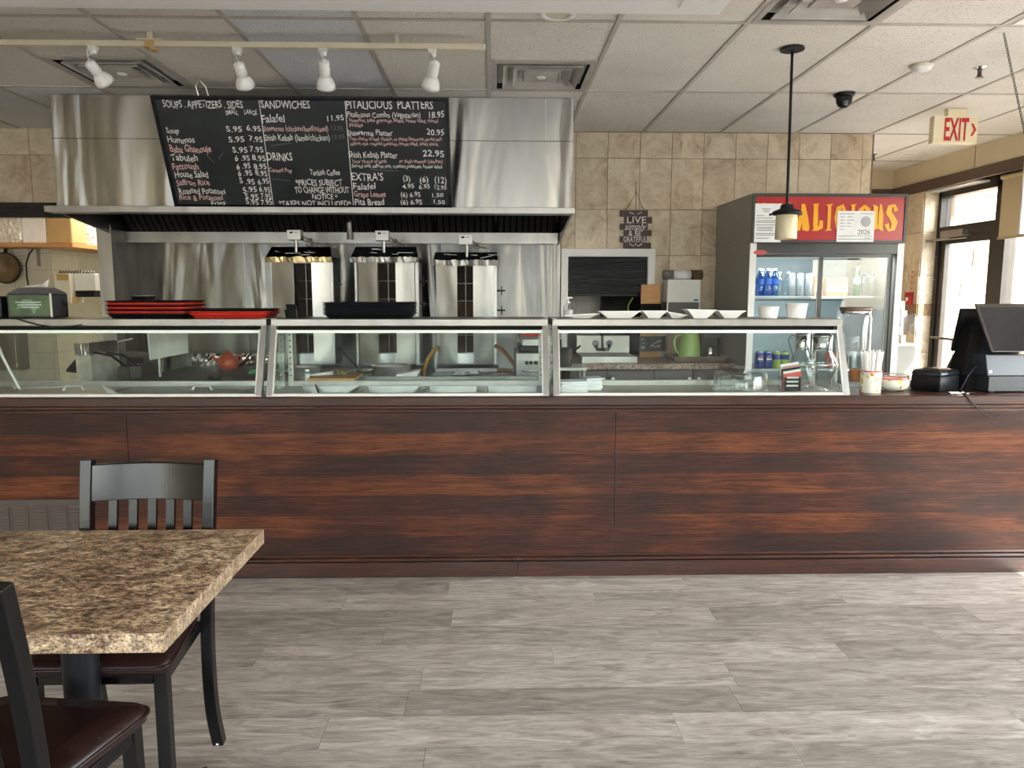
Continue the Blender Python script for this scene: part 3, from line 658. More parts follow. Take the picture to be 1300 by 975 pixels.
rows = [('Soup', 212, 228, 168.5, 7, 0, '5.95', 288, 308, 166.5, '6.95', 314, 332), ('Hummos', 214, 248, 181, 8, 0, '5.95', 291, 311, 179.5, '7.95', 317, 334),
 ('Baba Ghanouje', 217, 269, 193, 9, 1, '5.95', 296, 315, 193, '7.95', 318, 335), ('Tabuleh', 218, 252, 204, 8.5, 0, '6 .95', 299, 318, 204, '8.95', 321, 338),
 ('Fattoush', 220, 253, 214.5, 8, 1, '6 .95', 301, 319, 214, '8.95', 323, 339), ('House Salad', 223, 265, 225, 8.5, 0, '6 .95', 303, 321, 223, '8.95', 325, 340),
 ('Saffron Rice', 225, 267, 235, 7.5, 1, '5 .95', 305, 324, 233, '6.95', 328, 342), ('Roasted Potatoes', 228, 287, 245.5, 7.5, 0, '5.95', 309, 327, 244, '6.95', 330, 344),
 ('Rice & Potatoes', 229, 284, 253.5, 7, 1, '5.95', 312, 329, 252.5, '7.95', 332, 345), ('Fries', 269, 287, 260, 5.5, 0, '5.95', 313, 329, 259.5, '7.95', 332, 346)]
for nme, a, b, y, h, pk, p1, c, d, y1, p2, e, f in rows:
    bt(nme, a, b, y, h, CHALK_P if pk else None); bt(p1, c, d, y1, 7); bt(p2, e, f, y1, 7)
for s, a, b, y, h, m in [('SANDWICHES', 332, 394, 137, 10, 0), ('Falafel', 333, 362, 155, 10, 0), ('11.95', 416, 437, 153, 7, 0), ('Shawerma (chicken/beef/mixed)', 334, 417, 166, 7, 1),
 ('13.95', 421, 436, 165, 6, 2), ('Shish Kebab (lamb/chicken)', 336, 419, 178, 8, 0), ('13.95', 422, 438, 176, 6, 2), ('DRINKS', 340, 372, 203.5, 10, 0), ('Canned Pop', 342, 371, 218, 5, 1), ('Turkish Coffee', 394, 432, 222, 7, 0),
 ('*PRICES SUBJECT', 376, 435, 235, 8, 0), ('TO CHANGE WITHOUT', 375, 444, 244.5, 8, 0), ('NOTICE *', 397, 429, 252.5, 7, 0), ('*TAXES NOT INCLUDED*', 355, 446, 261, 7, 0),
 ('PITALICIOUS  PLATTERS', 440, 550, 137.5, 10.5, 0), ('Pitalicious Combo (Vegetarian)', 441, 534, 148.5, 7, 0), ('18.95', 545, 564, 149, 8, 0),
 ('Hummos, baba ghanouje, falafel, house salad, mixed', 444, 556, 154.5, 4.6, 1), ('pickles', 444, 461, 160.5, 5, 1), ('Shawerma Platter', 441, 499, 171.5, 7, 0), ('20.95', 542, 564, 171, 7.5, 0),
 ('Your choice of beef, chicken, or mixed Shawerma served with', 444, 561, 178, 4.6, 1), ('saffron rice, roasted potatoes, house salad, tahini sauce.', 445, 557, 184, 4.6, 1),
 ('Shish Kebab Platter', 443, 505, 200, 8, 0), ('22.95', 537, 564, 198.5, 8, 0), ('Your choice of lamb', 447, 491, 206.5, 4.6, 1), ('or shish tawook (chicken)', 507, 562, 206.5, 4.6, 1),
 ('Served with saffron rice, roasted potatoes, house salad.', 447, 562, 212.5, 4.6, 0), ("EXTRA'S", 447, 487, 229, 10, 0), ('(3)', 512, 521, 230, 7, 0), ('(6)', 533, 544, 231, 7, 0), ('(12)', 552, 567, 232, 8, 0),
 ('Falafel', 449, 477, 240, 8, 0), ('4.95', 511, 526, 238.5, 5.5, 0), ('6.95', 532, 546, 239, 5.5, 0), ('12.95', 552, 567, 240, 5.5, 0), ('Grape Leaves', 450, 490, 249.5, 7, 1), ('(6) 6.95', 509, 534, 249.5, 6, 0), ('1.50', 549, 563, 249.5, 5, 0),
 ('Pita Bread', 451, 488, 260, 8, 0), ('(6) 6.95', 509, 536, 259, 6, 0), ('1.50', 551, 565, 258.5, 5, 0)]:
    bt(s, a, b, y, h, (CHALK, CHALK_P, CHALK_F)[m], .003)
for (xa, ya, xb, yb2) in ((329, 127, 347.5, 261), (438, 127, 449, 262)):
    a, b = bp_(xa, ya), bp_(xb, yb2); obj('rule_line', MB().bar([(a[0], -.006, a[1]), (b[0], -.006, b[1])], .004, .001), CHALK, mb, local=True)
for (xa, ya, xb, yb2) in ((262, 196, 273, 207), (283, 194, 278, 202), (344, 185, 370, 181), (345, 227, 368, 229), (470, 215, 506, 217)):
    a, b = bp_(xa, ya), bp_(xb, yb2); obj('chalk_smear', MB().bar([(a[0], -.0055, a[1]), (b[0], -.0055, b[1])], .004, .0006), CHALK_F, mb, local=True)
obj('hanging_hook', MB().tube([(.28, .01, HB), (.27, .02, HB+.05), (.30, .02, HB+.085)], .004, 6).tube([(.34, .01, HB), (.33, .02, HB+.05), (.30, .02, HB+.085)], .004, 6), CHROME, mb, local=True)

# ================================================================ CEILING THINGS
def diffuser(x, y, lab):
    d = thing('ceiling_diffuser', lab, 'air vent', (x+T/2, y+T/2, CZ), 'square ceiling air diffusers')
    h = T/2; c = Vector((x+h, y+h, 0))
    def sq(m, a, za, b, zb, t=.006):     # square conical blade from half-size a to b
        A = [(c.x-a, c.y-a, za), (c.x+a, c.y-a, za), (c.x+a, c.y+a, za), (c.x-a, c.y+a, za)]; Q = [(c.x-b, c.y-b, zb), (c.x+b, c.y-b, zb), (c.x+b, c.y+b, zb), (c.x-b, c.y+b, zb)]
        A2 = [(p[0], p[1], p[2]+t) for p in A]; Q2 = [(p[0], p[1], p[2]+t) for p in Q]
        f = []
        for k in range(4):
            n = (k+1) % 4; f += [(k, n, 4+n, 4+k), (8+k, 12+k, 12+n, 8+n), (k, 8+k, 8+n, n), (4+k, 4+n, 12+n, 12+k)]
        m.add(A+Q+A2+Q2, f)
    DM = VENTM
    m = MB(); sq(m, h-.014, CZ-.004, h-.045, CZ-.004); obj('flange', m, DM, d)
    m = MB(); sq(m, h-.045, CZ-.002, h-.055, CZ+.07, .004); m.box(x+.05, x+T-.05, y+.05, y+T-.05, CZ+.072, CZ+.08); obj('duct_throat', m, BLACK_M, d)
    for a, z in ((.225, -.012), (.165, -.010)):
        m = MB(); sq(m, a, CZ+z, a-.045, CZ+z+.045); obj('blade', m, DM, d)
    m = MB(); sq(m, .105, CZ-.006, .10, CZ+.004); m.box(c.x-.10, c.x+.10, c.y-.10, c.y+.10, CZ-.004, CZ+.004)
    cp = obj('centre_plate', m, DM, d); obj('screw', MB().lathe([(.03, CZ-.003), (.026, CZ-.010), (.001, CZ-.012)], (c.x, c.y, 0), 16, cap=False), WHITE, cp)
VENTM = pm('greyish_vent_metal', (.40, .38, .34), .45, 0, .2, 6)
diffuser(GX-4*T, GY+T, 'square ceiling air diffuser at the far left, behind the leftmost track spotlight')
diffuser(GX, GY+T, 'square ceiling air diffuser just above the right end of the steel hood')
diffuser(GX+2*T, GY-T, 'nearest square ceiling air diffuser, cut by the top edge of the picture near the pendant')
lx = GX+4*T
cl_ = thing('ceiling_light', 'unlit flat ceiling light panel at the top right corner of the picture', 'ceiling light', (lx+T/2, GY-T, CZ))
obj('frame', MB().box(lx+.014, lx+T-.014, GY-2*T+.014, GY-.014, CZ-.003, CZ+.004), GRID, cl_); obj('diffuser_lens', MB().box(lx+.03, lx+T-.03, GY-2*T+.03, GY-.03, CZ-.007, CZ-.003), WHITE, cl_)
tr = thing('track_light_rail', 'cream ceiling track rail carrying four spotlights in front of the hood', 'track light', (-2.2, 3.865, 2.69))
obj('rail', B(-4.6, -.04, 3.85, 3.882, 2.686, 2.712), CREAM, tr, bevel=.002)
obj('end_cap', B(-.04, -.032, 3.852, 3.88, 2.688, 2.710), WHITE, tr)
jx = at(191, 55, Y=3.865).x; obj('joint_cover', MB().box(jx-.022, jx+.022, 3.845, 3.887, 2.680, 2.7145).box(jx+.002, jx+.032, 3.842, 3.888, 2.668, 2.680), CARD, tr, label='yellowed joint cover'); obj('mount_plate', MB().box(jx-.06, jx+.06, 3.845, 3.887, 2.7145, 2.722).box(jx-.012, jx+.012, 3.855, 3.877, 2.722, 2.757), CREAM, tr)

for xq in (-3.97, -.47): obj('mount_stem', B(xq-.008, xq+.008, 3.858, 3.874, 2.712, 2.757), CREAM, tr)
SPOT = pm('white_spotlight', (.72, .72, .70), .35, 0, .03)
for k, (px, tx, ty, ex, ey) in enumerate(((118, 113, 79, 132, 101), (301, 303, 81, 311, 105), (410, 411, 78, 414, 107), (549, 552, 79, 547, 107))):
    hx = at(px, 62, Y=3.865).x; a = at(tx, ty, Y=3.79); b = at(ex, ey+1.5, Y=3.865)
    s = thing('spotlight', ('leftmost white track spotlight, aimed to the right', 'second white track spotlight from the left, above the soups column', 'third white track spotlight from the left, pointing straight down', 'rightmost white track spotlight, above the platters column')[k], 'spotlight', (hx, 3.865, 2.686), 'white spotlights on the ceiling track')
    obj('adapter', MB().box(hx-.02, hx+.02, 3.85, 3.88, 2.668, 2.6858).lathe([(.016, 2.650), (.018, 2.655), (.018, 2.668)], (hx, 3.865, 0), 12), SPOT, s)
    d = (b-a).normalized(); mid = a+(b-a)*.45
    sd = .03*(1 if k != 1 and k != 0 else -1)
    obj('bracket', MB().tube([(hx, 3.865, 2.655), (hx+sd*.6, 3.85, 2.635), (mid.x+sd, mid.y, mid.z+.01), (mid.x+sd*.5, mid.y, mid.z)], .004, 6), CHROME, s)
    rot = d.to_track_quat('Z', 'Y').to_matrix().to_4x4(); L = (b-a).length
    M4 = Matrix.Translation(a) @ rot
    obj('lamp_body', MB().lathe([(.001, -.012), (.024, -.0005), (.026, L*.03), (.026, L*.1), (.026, L*.55), (.021, L*.60)], (0, 0, 0), 20).xf(M4), SPOT, s)
    obj('lamp_bell', MB().lathe([(.022, L*.61), (.028, L*.66), (.038, L*.80), (.044, L*.95), (.046, L+.012), (.042, L+.012), (.038, L*.95), (.02, L*.7)], (0, 0, 0), 24).xf(M4), SPOT, s)
    obj('end_disc', MB().lathe([(.001, -.002), (.021, -.002), (.022, -.0008)], (0, 0, 0), 20).xf(M4), GREYP, s); obj('cable_loop', MB().tube([(hx, 3.862, 2.655), (hx-.012, 3.83, 2.66), (a.x, a.y-.004, a.z+.012), a], .0035, 6), SPOT, s)
    obj('bulb_face', MB().lathe([(.0405, L+.002), (.025, L+.008), (.0005, L+.009)], (0, 0, 0), 20, cap=False).xf(M4), WHITE, s)
# pendant
pn = at(1006, 61, Z=CZ); py_ = pn.y; zt = at(998, 262, Y=py_).z; zs0 = at(998, 273, Y=py_).z; zb = at(998, 304, Y=py_).z; pxx = at(998, 290, Y=py_).x
pe = thing('pendant_light', 'pendant lamp with black cap and cream cylinder shade before the red cooler sign', 'pendant light', (pxx, py_, zb))
obj('canopy', MB().lathe([(.060, CZ-.012), (.062, CZ-.008), (.060, CZ-.0005)], (pn.x, py_, 0), 28), BLACK, pe)
obj('rod', MB().tube([(pn.x, py_, CZ-.01), (pxx, py_, zt)], .0075, 10), BLACK, pe)
obj('cap', MB().lathe([(.030, zt+.01), (.034, zt), (.036, zt-.012), (.070, zt-.024), (.078, zt-.034), (.078, zt-.042), (.060, zt-.046)][::-1], (pxx, py_, 0), 28), BLACK, pe)
for a in range(3):
    aa = a*2*PI/3+.3; obj('thumb_screw', MB().lathe([(.004, .076), (.004, .088), (.007, .088), (.007, .094)], (0, 0, 0), 8, 'x').xf(Matrix.Translation((pxx, py_, zt-.037)) @ Matrix.Rotation(aa, 4, 'Z')), BLACK, pe)
obj('shade', MB().lathe([(.052, zt-.044), (.056, zt-.06), (.056, zb+.004), (.053, zb), (.050, zb+.004), (.050, zt-.06)], (pxx, py_, 0), 32), SHADE, pe)
# dome camera, smoke detector, sprinkler, downlights
c = at(1072, 119, Z=CZ)
dc = thing('dome_camera', 'black turret security camera on the ceiling above the cooler', 'security camera', c)
obj('base', MB().lathe([(.052, -.022), (.064, -.012), (.066, 0)], c, 24), BLACK, dc)
obj('turret', MB().lathe([(.001, -.088), (.018, -.086), (.036, -.074), (.047, -.052), (.050, -.03), (.048, -.018)], c, 24), BLACK, dc)
obj('lens', MB().lathe([(.001, -.012), (.012, -.010), (.017, 0)], (0, 0, 0), 16).xf(Matrix.Translation(c+Vector((-.008, -.040, -.066))) @ Matrix.Rotation(math.radians(-60), 4, 'X')), GREYP, dc)
c = at(1170, 83, Z=CZ)
sd_ = thing('smoke_detector', 'round cream smoke detector on the ceiling right of the security camera', 'smoke detector', c)
obj('base', MB().lathe([(.058, -.014), (.062, -.008), (.062, 0)], c, 28), CREAM, sd_); obj('cover', MB().lathe([(.001, -.034), (.030, -.033), (.048, -.026), (.054, -.014)], c, 28), WHITE, sd_)
for px, py, lab in ((1244, 86, 'chrome ceiling sprinkler head above the exit sign'), (1109, 196, 'chrome ceiling sprinkler head just right of the tiled wall corner')):
    c = at(px, py, Z=CZ)
    sp = thing('sprinkler_head', lab, 'sprinkler', c, 'ceiling sprinkler heads')
    obj('escutcheon', MB().lathe([(.018, -.006), (.036, 0)], c, 20), CHROME, sp); obj('body', MB().lathe([(.016, -.05), (.012, -.045), (.010, -.02), (.014, -.004)], c, 12), STEEL_DARK, sp); obj('deflector', MB().lathe([(.022, -.056), (.022, -.052)], c, 12), STEEL_DARK, sp)
for px, py, lab in ((708, 17, 'round recessed ceiling downlight peeking past the soffit edge'), (1152, 195, 'round recessed ceiling downlight near the far corner by the door')):
    c = at(px, py, Z=CZ)
    dl = thing('downlight', lab, 'ceiling light', c); obj('trim_ring', MB().lathe([(.055, -.001), (.058, -.008), (.085, -.006), (.088, 0)], c, 28), WHITE, dl); obj('lens', MB().lathe([(.0005, -.004), (.055, -.004)], c, 24, cap=False), CREAM, dl)
# exit sign
e0 = at(1186, 148, Y=5.25); ew = .315; ez1 = at(1210, 147, Y=5.25).z; ez0 = at(1210, 182, Y=5.25).z
ex = thing('exit_sign', 'cream exit sign with red EXIT lettering and arrow under the ceiling', 'exit sign', (e0.x+ew/2, 5.25, ez0), rot=(0, 0, 0))
hh = ez1-ez0
yaw_ = -.06
ex.rotation_euler = (0, 0, .02)
obj('housing', MB().box(-ew/2, ew/2, 0, .055, 0, hh), EXITF, ex, local=True, bevel=.004)
obj('canopy', MB().box(-.06, .07, .005, .05, hh, CZ-ez0), EXITF, ex, local=True)
text('EXIT', REDLET, ex, (-ew/2+.075, -.002, .022), .172, hh-.036, bold=.022)
obj('arrow', MB().prism([(ew/2-.050, -.003, hh*.72), (ew/2-.036, -.003, hh*.72), (ew/2-.012, -.003, hh*.5), (ew/2-.036, -.003, hh*.28), (ew/2-.050, -.003, hh*.28), (ew/2-.030, -.003, hh*.5)], (0, .0025, 0)), REDLET, ex, local=True)

# ================================================================ KITCHEN LINE BEHIND THE COUNTER
kb2 = obj('wall_kitchen_rear', MB().box(-2.7, 2.98, 7.3, 7.4, 0, CZ+.03), WGROUT, kind='structure')
wall_tiles(kb2, WTILE, [.35+kt*k for k in range(0, 9)], [.95+kt*k for k in range(0, 6)], lambda u0, u1, v0, v1: (u0, u1, 7.294, 7.3, v0, v1), .0012)
# prep table with broilers
pt = thing('prep_table', 'long low stainless steel prep table under the three vertical broilers', 'table', (-.55, 5.4, 0))
obj('table_top', B(-1.58, .40, 4.72, 6.04, .845, .88), STEEL, pt, bevel=.003); obj('undershelf', B(-1.55, .37, 4.80, 6.0, .25, .27), STEEL, pt)
for x in (-1.53, -.54, .35):
    for y in (4.78, 5.98): obj('leg', MB().tube([(x, y, 0), (x, y, .845)], .02, 8), STEEL, pt)
BURN = pm('dark_burner_brick', (.035, .026, .022), .8, 0, .5, 8, .5, 60)
BURN2 = pm('brown_burner_plate', (.085, .055, .042), .8, 0, .4, 10, .4, 60)
DULLSTEEL = steel('bright_broiler_steel', (.46, .475, .48), .33, .6, 1.5, (1, 1, .5), .08)
for k, (c0, c1, ytop, ystrip, d0, o0_, o1_, d1_, mx0, my0, lab) in enumerate((
    (343, 425, 313, 327, 347, 376.5, 399, 424, 369, 292, 'leftmost upright steel meat broiler, with a yellow-stained foil cap'),
    (449, 533, 313, 327, 456, 481, 504, 527, 479, 293, 'middle upright steel meat broiler, with a crumpled silver foil cap'),
    (552, 632, 320, 331, 555, 581, 601, 628, 583, 298, 'rightmost upright steel meat broiler, beside two black cross handles'))):
    Y = 5.40; X = lambda p: at(p, 400, Y=Y).x; Z = lambda p: at((c0+c1)/2, p, Y=Y).z
    xa, xb = X(c0+2), X(c1-1); zb_, zt_ = Z(462), Z(ystrip+6)
    br = thing('vertical_broiler', lab, 'meat broiler', ((xa+xb)/2, Y+.2, .88), 'vertical broilers under the hood')
    obj('back_frame', MB().box(xa, xb, Y+.22, Y+.26, zb_, zt_).box(xa, xa+.018, Y+.02, Y+.22, zb_, zt_).box(xb-.018, xb, Y+.02, Y+.22, zb_, zt_), STEEL, br)
    for (p0, p1, yy) in ((d0, o0_, .0), (o1_, d1_, .0)):
        a, b = X(p0), X(p1)
        sgn = 1 if p0 == d0 else -1
        ya, yb2 = (Y+.0, Y-.045) if sgn == 1 else (Y-.045, Y+.0)
        obj('wing_door', MB().hexa([(a, ya, zb_), (b, yb2, zb_), (b, yb2+.006, zb_), (a, ya+.006, zb_), (a, ya, zt_), (b, yb2, zt_), (b, yb2+.006, zt_), (a, ya+.006, zt_)]), DULLSTEEL, br, bevel=.001)
    a, b = X(o0_), X(o1_); zl = Z(449)
    obj('edge_post', MB().box(xb-.022, xb-.004, Y-.004, Y+.02, zb_, zt_).box(xa+.002, xa+.014, Y+.004, Y+.02, zb_, zt_), STEEL_LIGHT, br)
    n = 5; hs = (zt_-zl)/n
    for q in range(n):
        for s in range(2):
            w2 = (b-a+.03)/2; x0 = a-.015+s*w2
            obj('burner_plate', B(x0+.002, x0+w2-.002, Y+.10+(.02 if q % 2 else 0), Y+.16, zl+q*hs+.004, zl+(q+1)*hs-.004), BURN if (k == 0 or q > 2) else BURN2, br)
    obj('lower_front', B(a-.01, b+.01, Y+.02, Y+.03, zb_, zl), DULLSTEEL, br)
    obj('skewer', MB().tube([((a+b)/2, Y+.05, zl+.01), ((a+b)/2, Y+.05, zt_)], .004, 6), STEEL, br)
    # cap: sloping hood, dark reflections put into its colour, with foil strip
    zc0, zc1 = Z(ystrip), Z(ytop); L, R = X(c0), X(c1)
    ins = (R-L)*(.045 if k < 2 else .01)
    obj('cap', MB().hexa([(L, Y-.06, zc0), (R, Y-.06, zc0), (R, Y+.27, zc0), (L, Y+.27, zc0), (L+ins, Y+.03, zc1), (R-ins, Y+.03, zc1), (R-ins, Y+.25, zc1), (L+ins, Y+.25, zc1)]), BLACK_G if k else STEEL_DARK, br)
    rn = random.Random(k+3); m = MB(); nn = 26; top = []; bot = []
    for q in range(nn+1):
        x = L-.004+(R-L+.008)*q/nn; top.append((x, Y-.066+rn.uniform(-.006, .004), zc0+rn.uniform(-.002, .006))); bot.append((x, Y-.068+rn.uniform(-.008, .006), Z(ystrip+6)-rn.uniform(-.003, .006)))
    m.add(top+bot, [(q, q+1, nn+2+q, nn+1+q) for q in range(nn)])
    m.add([(p[0], Y+.26, p[2]) for p in top]+[(p[0], Y+.26, p[2]) for p in bot]+top+bot, [(2*(nn+1)+q, 2*(nn+1)+q+1, q+1, q) for q in range(nn)])
    obj('foil_strip', m, STEEL_LIGHT if k else pm('stained_foil', (.55, .45, .25), .3, .9, .4, 30), br)
    cr = MB()
    for q in range(5):
        x = L+.05+(R-L-.12)*rn.random(); zz = zc0+(zc1-zc0)*rn.uniform(.2, .8); yy = Y-.06+.09*(zz-zc0)/(zc1-zc0)-.004
        cr.bar([(x, yy, zz), (x+rn.uniform(.04, .11), yy, zz+rn.uniform(-.02, .02))], .0025, .003, (0, 0, 1))
    obj('foil_crease', cr, STEEL_LIGHT, br, kind='stuff')
    # motor on top
    mx, mz1, mz0 = X(mx0), Z(my0), Z(my0+13); mw = X(mx0+17)-mx
    mo = obj('motor', MB().box(mx, mx+mw, Y-.03, Y+.06, mz0, mz1), STEEL_LIGHT, br, bevel=.003)
    obj('rating_plate', MB().box(mx+.02, mx+mw*.45, Y-.033, Y-.030, mz0+.045, mz1-.014).box(mx+mw*.55, mx+mw-.018, Y-.033, Y-.030, mz0+.05, mz1-.018), BLACK_M, mo)
    obj('shaft', MB().tube([(mx+mw*.6, Y-.03+.02, mz0), (mx+mw*.6, Y-.01, zc0+.02)], .011, 8).tube([(mx+mw*.75, Y+.05, mz0+.02), (mx+mw*1.3, Y+.08, mz0-.02), (mx+mw*2.0, Y+.07, mz0-.0), (mx+mw*2.2, Y+.08, zc1)], .006, 6), STEEL_LIGHT, br)
    obj('motor_bracket', MB().bar([(mx+mw+.0, Y+.03, mz0+.03), (mx+mw+.05, Y+.05, mz0-.01), (mx+mw*2.1, Y+.10, mz0-.02)], .03, .01, (0, 1, 0)).box(mx+mw*1.1, mx+mw*1.5, Y+.08, Y+.12, zc1-.01, mz0+.02), STEEL_DARK, br)
    obj('base_tray', MB().box(xa-.01, xb+.01, Y-.05, Y+.24, .93, .945).box(xa, xb, Y-.06, Y-.05, .925, .95), STEEL, br)
    for x in (xa+.012, xb-.012):
        for y in (Y-.03, Y+.22): obj('leg', B(x-.012, x+.012, y-.012, y+.012, .8802, .93), STEEL, br)
    for z in ((343, 372) if k else (361, 395)):
        zz = Z({343: 357 if k == 1 else 369-.0, 372: 386 if k == 1 else 394}.get(z, z)); kx = xb+.02
        obj('valve_handle', MB().tube([(xb, Y+.05, zz), (kx+.022, Y+.03, zz)], .008, 6).box(kx+.010, kx+.018, Y+.0, Y+.03, zz-.032, zz+.032).box(kx-.014, kx+.04, Y+.0, Y+.03, zz-.006, zz+.006), BLACK, br)

POTM = pm('bright_pot_steel', (.74, .75, .74), .26, .75, .1, 5)
def pot(px0, px1, py0, py1, Y, lab, mat=POTM, lidless=True, zb=None):
    a, b = at(px0, py1, Y=Y), at(px1, py1, Y=Y); z1 = at(px0, py0, Y=Y).z; r = (b.x-a.x)/2; cx = (a.x+b.x)/2; z0 = a.z if zb is None else zb
    t = thing('cooking_pot', lab, 'pot', (cx, Y+.0, z0))
    obj('body', MB().lathe([(r*.86, z0), (r*.95, z0+.012), (r, z0+(z1-z0)*.5), (r*.98, z1), (r*1.03, z1+.003), (r*1.0, z1), (r*.93, z1-.01), (r*.9, z0+.01), (.001, z0+.008)], (cx, Y, 0), 32, cap=False).lathe([(.001, z0), (r*.86, z0)], (cx, Y, 0), 32, cap=False), mat, t)
    return t, cx, r, z0, z1
t, cx, r, z0, z1 = pot(369, 408, 465, 486, 4.95, 'smaller wide steel pot below the leftmost broiler', zb=.8802)
obj('handle', MB().tube([(cx+.05, 4.95-r*.99, z0+.05), (cx+.05, 4.95-r-.02, z0+.05), (cx+.09, 4.95-r*.93, z0+.05)], .008, 6), STEEL_DARK, t)
t, cx, r, z0, z1 = pot(472, 523, 464, 486, 4.98, 'large wide steel pot with a black knob below the middle broiler', zb=.8802)
obj('knob', MB().lathe([(.016, -.02), (.018, -.014), (.016, 0)], (0, 0, 0), 14, 'y').xf(Matrix.Translation((cx, 4.98-r, z0+.035))), BLACK, t)
# salt shaker, cutting board, tray and utensils standing on the rear of the case
def rest(px, py, z=.9925): return at(px, py, Z=z)
c = rest(376, 490)
s = thing('glass_shaker', 'small glass shaker with a steel cap left of the cutting board', 'shaker', (c.x, 4.26, .9925))
obj('body', MB().lathe([(.018, .9925), (.020, .997), (.017, 1.03), (.013, 1.048)], (c.x, 4.26, 0), 16), GLASS_JAR, s); obj('contents', MB().lathe([(.014, .994), (.0145, 1.03)], (c.x, 4.26, 0), 12), WHITE, s); obj('cap', MB().lathe([(.014, 1.0485), (.014, 1.058), (.008, 1.066), (.001, 1.067)], (c.x, 4.26, 0), 16), CHROME, s)
a, b = at(391, 488, Y=4.25), at(451, 488, Y=4.25)
obj('cutting_board', B(a.x, b.x, 4.235, 4.52, .9925, 1.008), CORK, None, 'small light wooden cutting board lying behind the leftmost food pan', 'cutting board', bevel=.002)
obj('support_rail', B(-1.15, .285, 4.45, 4.50, .95, .992), STEEL, sc)
a, b = at(394, 484, Y=4.45), at(424, 480, Y=4.45)
obj('knife', MB().add([(a.x, 4.34, 1.0085), (b.x, 4.42, 1.0085), (b.x, 4.45, 1.0085), (a.x, 4.36, 1.0085), (a.x, 4.34, 1.014), (b.x, 4.42, 1.03), (b.x, 4.45, 1.03), (a.x, 4.36, 1.014)], [(0, 3, 2, 1), (4, 5, 6, 7), (0, 1, 5, 4), (1, 2, 6, 5), (2, 3, 7, 6), (3, 0, 4, 7)]), WHITE, None, 'white folded cloth strip lying on the wooden cutting board', 'cloth')
m = MB(); cc = at(432, 483, Y=4.4)
rn = random.Random(5)
for q in range(14):
    ang = rn.uniform(0, 6.28); m.tube([(cc.x+rn.uniform(-.02, .02), 4.40+rn.uniform(-.02, .02), 1.012), (cc.x+.028*math.cos(ang), 4.40+.02*math.sin(ang), 1.026+rn.uniform(0, .022)), (cc.x+.035*math.cos(ang+.8), 4.40+.025*math.sin(ang+.8), 1.014)], .006, 5)
obj('herb_bundle', m, pm('dried_herb', (.20, .17, .08), .9, 0, .4), None, 'crumpled olive-brown herb bundle on the right end of the cutting board', 'herbs', kind='stuff')
c = at(463, 478, Y=4.6)
l = thing('ladle', 'steel ladle with a long handle lying between the cutting board and the large pot', 'ladle', (c.x, 4.6, .8802))
obj('bowl', MB().lathe([(.001, 0), (.03, .006), (.046, .022), (.05, .038), (.046, .036), (.03, .012), (.001, .006)], (0, 0, 0), 20, cap=False).xf(Matrix.Translation((c.x, 4.62, .99))), STEEL_LIGHT, l)
obj('stand', MB().lathe([(.045, .8802), (.045, .94), (.02, .988), (.018, .992)], (c.x, 4.62, 0), 16), STEEL, l); obj('handle', MB().tube([(c.x-.04, 4.6, 1.015), (c.x-.08, 4.55, 1.02), (c.x-.14, 4.5, .995)], .004, 6), STEEL_LIGHT, l)
a, b = at(503, 485, Y=4.47), at(532, 485, Y=4.47)
obj('foam_tray', MB().hexa([(a.x, 4.455, .9925), (b.x-.01, 4.455, .9925), (b.x-.01, 4.56, .9925), (a.x, 4.56, .9925), (a.x, 4.45, 1.005), (b.x, 4.45, 1.028), (b.x, 4.57, 1.028), (a.x, 4.57, 1.005)]), WHITE_FOAM, None, 'white foam tray behind the second food pan', 'tray', bevel=.003)
# stick/skewers leaning between the first and second broiler
a, b = at(430, 445, Y=5.2), at(456, 466, Y=5.05)
obj('skewer', MB().tube([(b.x, 5.0, .8802+.005), (b.x-.01, 5.03, b.z), (a.x, 5.2, a.z+.02)], .006, 6), STEEL_DARK, None, 'dark metal rod leaning left of the large pot', 'rod')
for (p0, p1, q0, q1, Y, lab) in ((546, 573, 476, 487, 4.85, 'low dark steel bin below the left side of the rightmost broiler'), (574, 592, 475, 486, 4.8, 'left one of two small square steel tins below the rightmost broiler'), (592.5, 609, 474, 486, 4.8, 'right one of two small square steel tins below the rightmost broiler'), (612, 640, 477, 487, 4.85, 'shallow steel bin left of the knobbed oven')):
    a, b = at(p0, q1, Y=Y), at(p1, q0, Y=Y)
    o = obj('steel_bin', None_mb(a.x+.012, b.x-.012, Y+.012, Y+.15, b.z-.004, b.z-.006-.8835), STEEL_LIGHT if p0 in (574, 592.5) else STEEL, None, lab, 'bin')
# oven with knobs
a, b = at(655, 486, Y=4.9), at(697, 448, Y=4.9)
ov = thing('countertop_oven', 'boxy steel countertop oven with four black knobs at the right of the kitchen line', 'oven', ((a.x+b.x)/2, 5.1, .8802))
obj('body', B(a.x, b.x, 4.9, 5.3, .8802, b.z), STEEL, ov, bevel=.004)
obj('front_top', B(a.x+.004, b.x, 4.892, 4.9, b.z-.05, b.z-.004), STEEL_LIGHT, ov)
zz = at(670, 460.5, Y=4.9).z
for p in (668.5, 674, 680, 685.5): obj('knob', MB().lathe([(.012, -.018), (.013, -.004), (.013, 0)], (0, 0, 0), 14, 'y').xf(Matrix.Translation((at(p, 460, Y=4.9).x, 4.9, zz))), BLACK, ov)
hz2 = at(670, 470.5, Y=4.9).z
obj('handle', MB().tube([(a.x+.04, 4.9, hz2), (a.x+.05, 4.87, hz2), (b.x-.02, 4.87, hz2), (b.x-.01, 4.9, hz2)], .008, 8), CHROME, ov)
a2 = at(659, 446, Y=5.0); z2 = at(659, 421, Y=5.0).z
gr = thing('sandwich_grill', 'dark sandwich grill standing on top of the countertop oven', 'grill', (b.x-.05, 5.1, b.z))
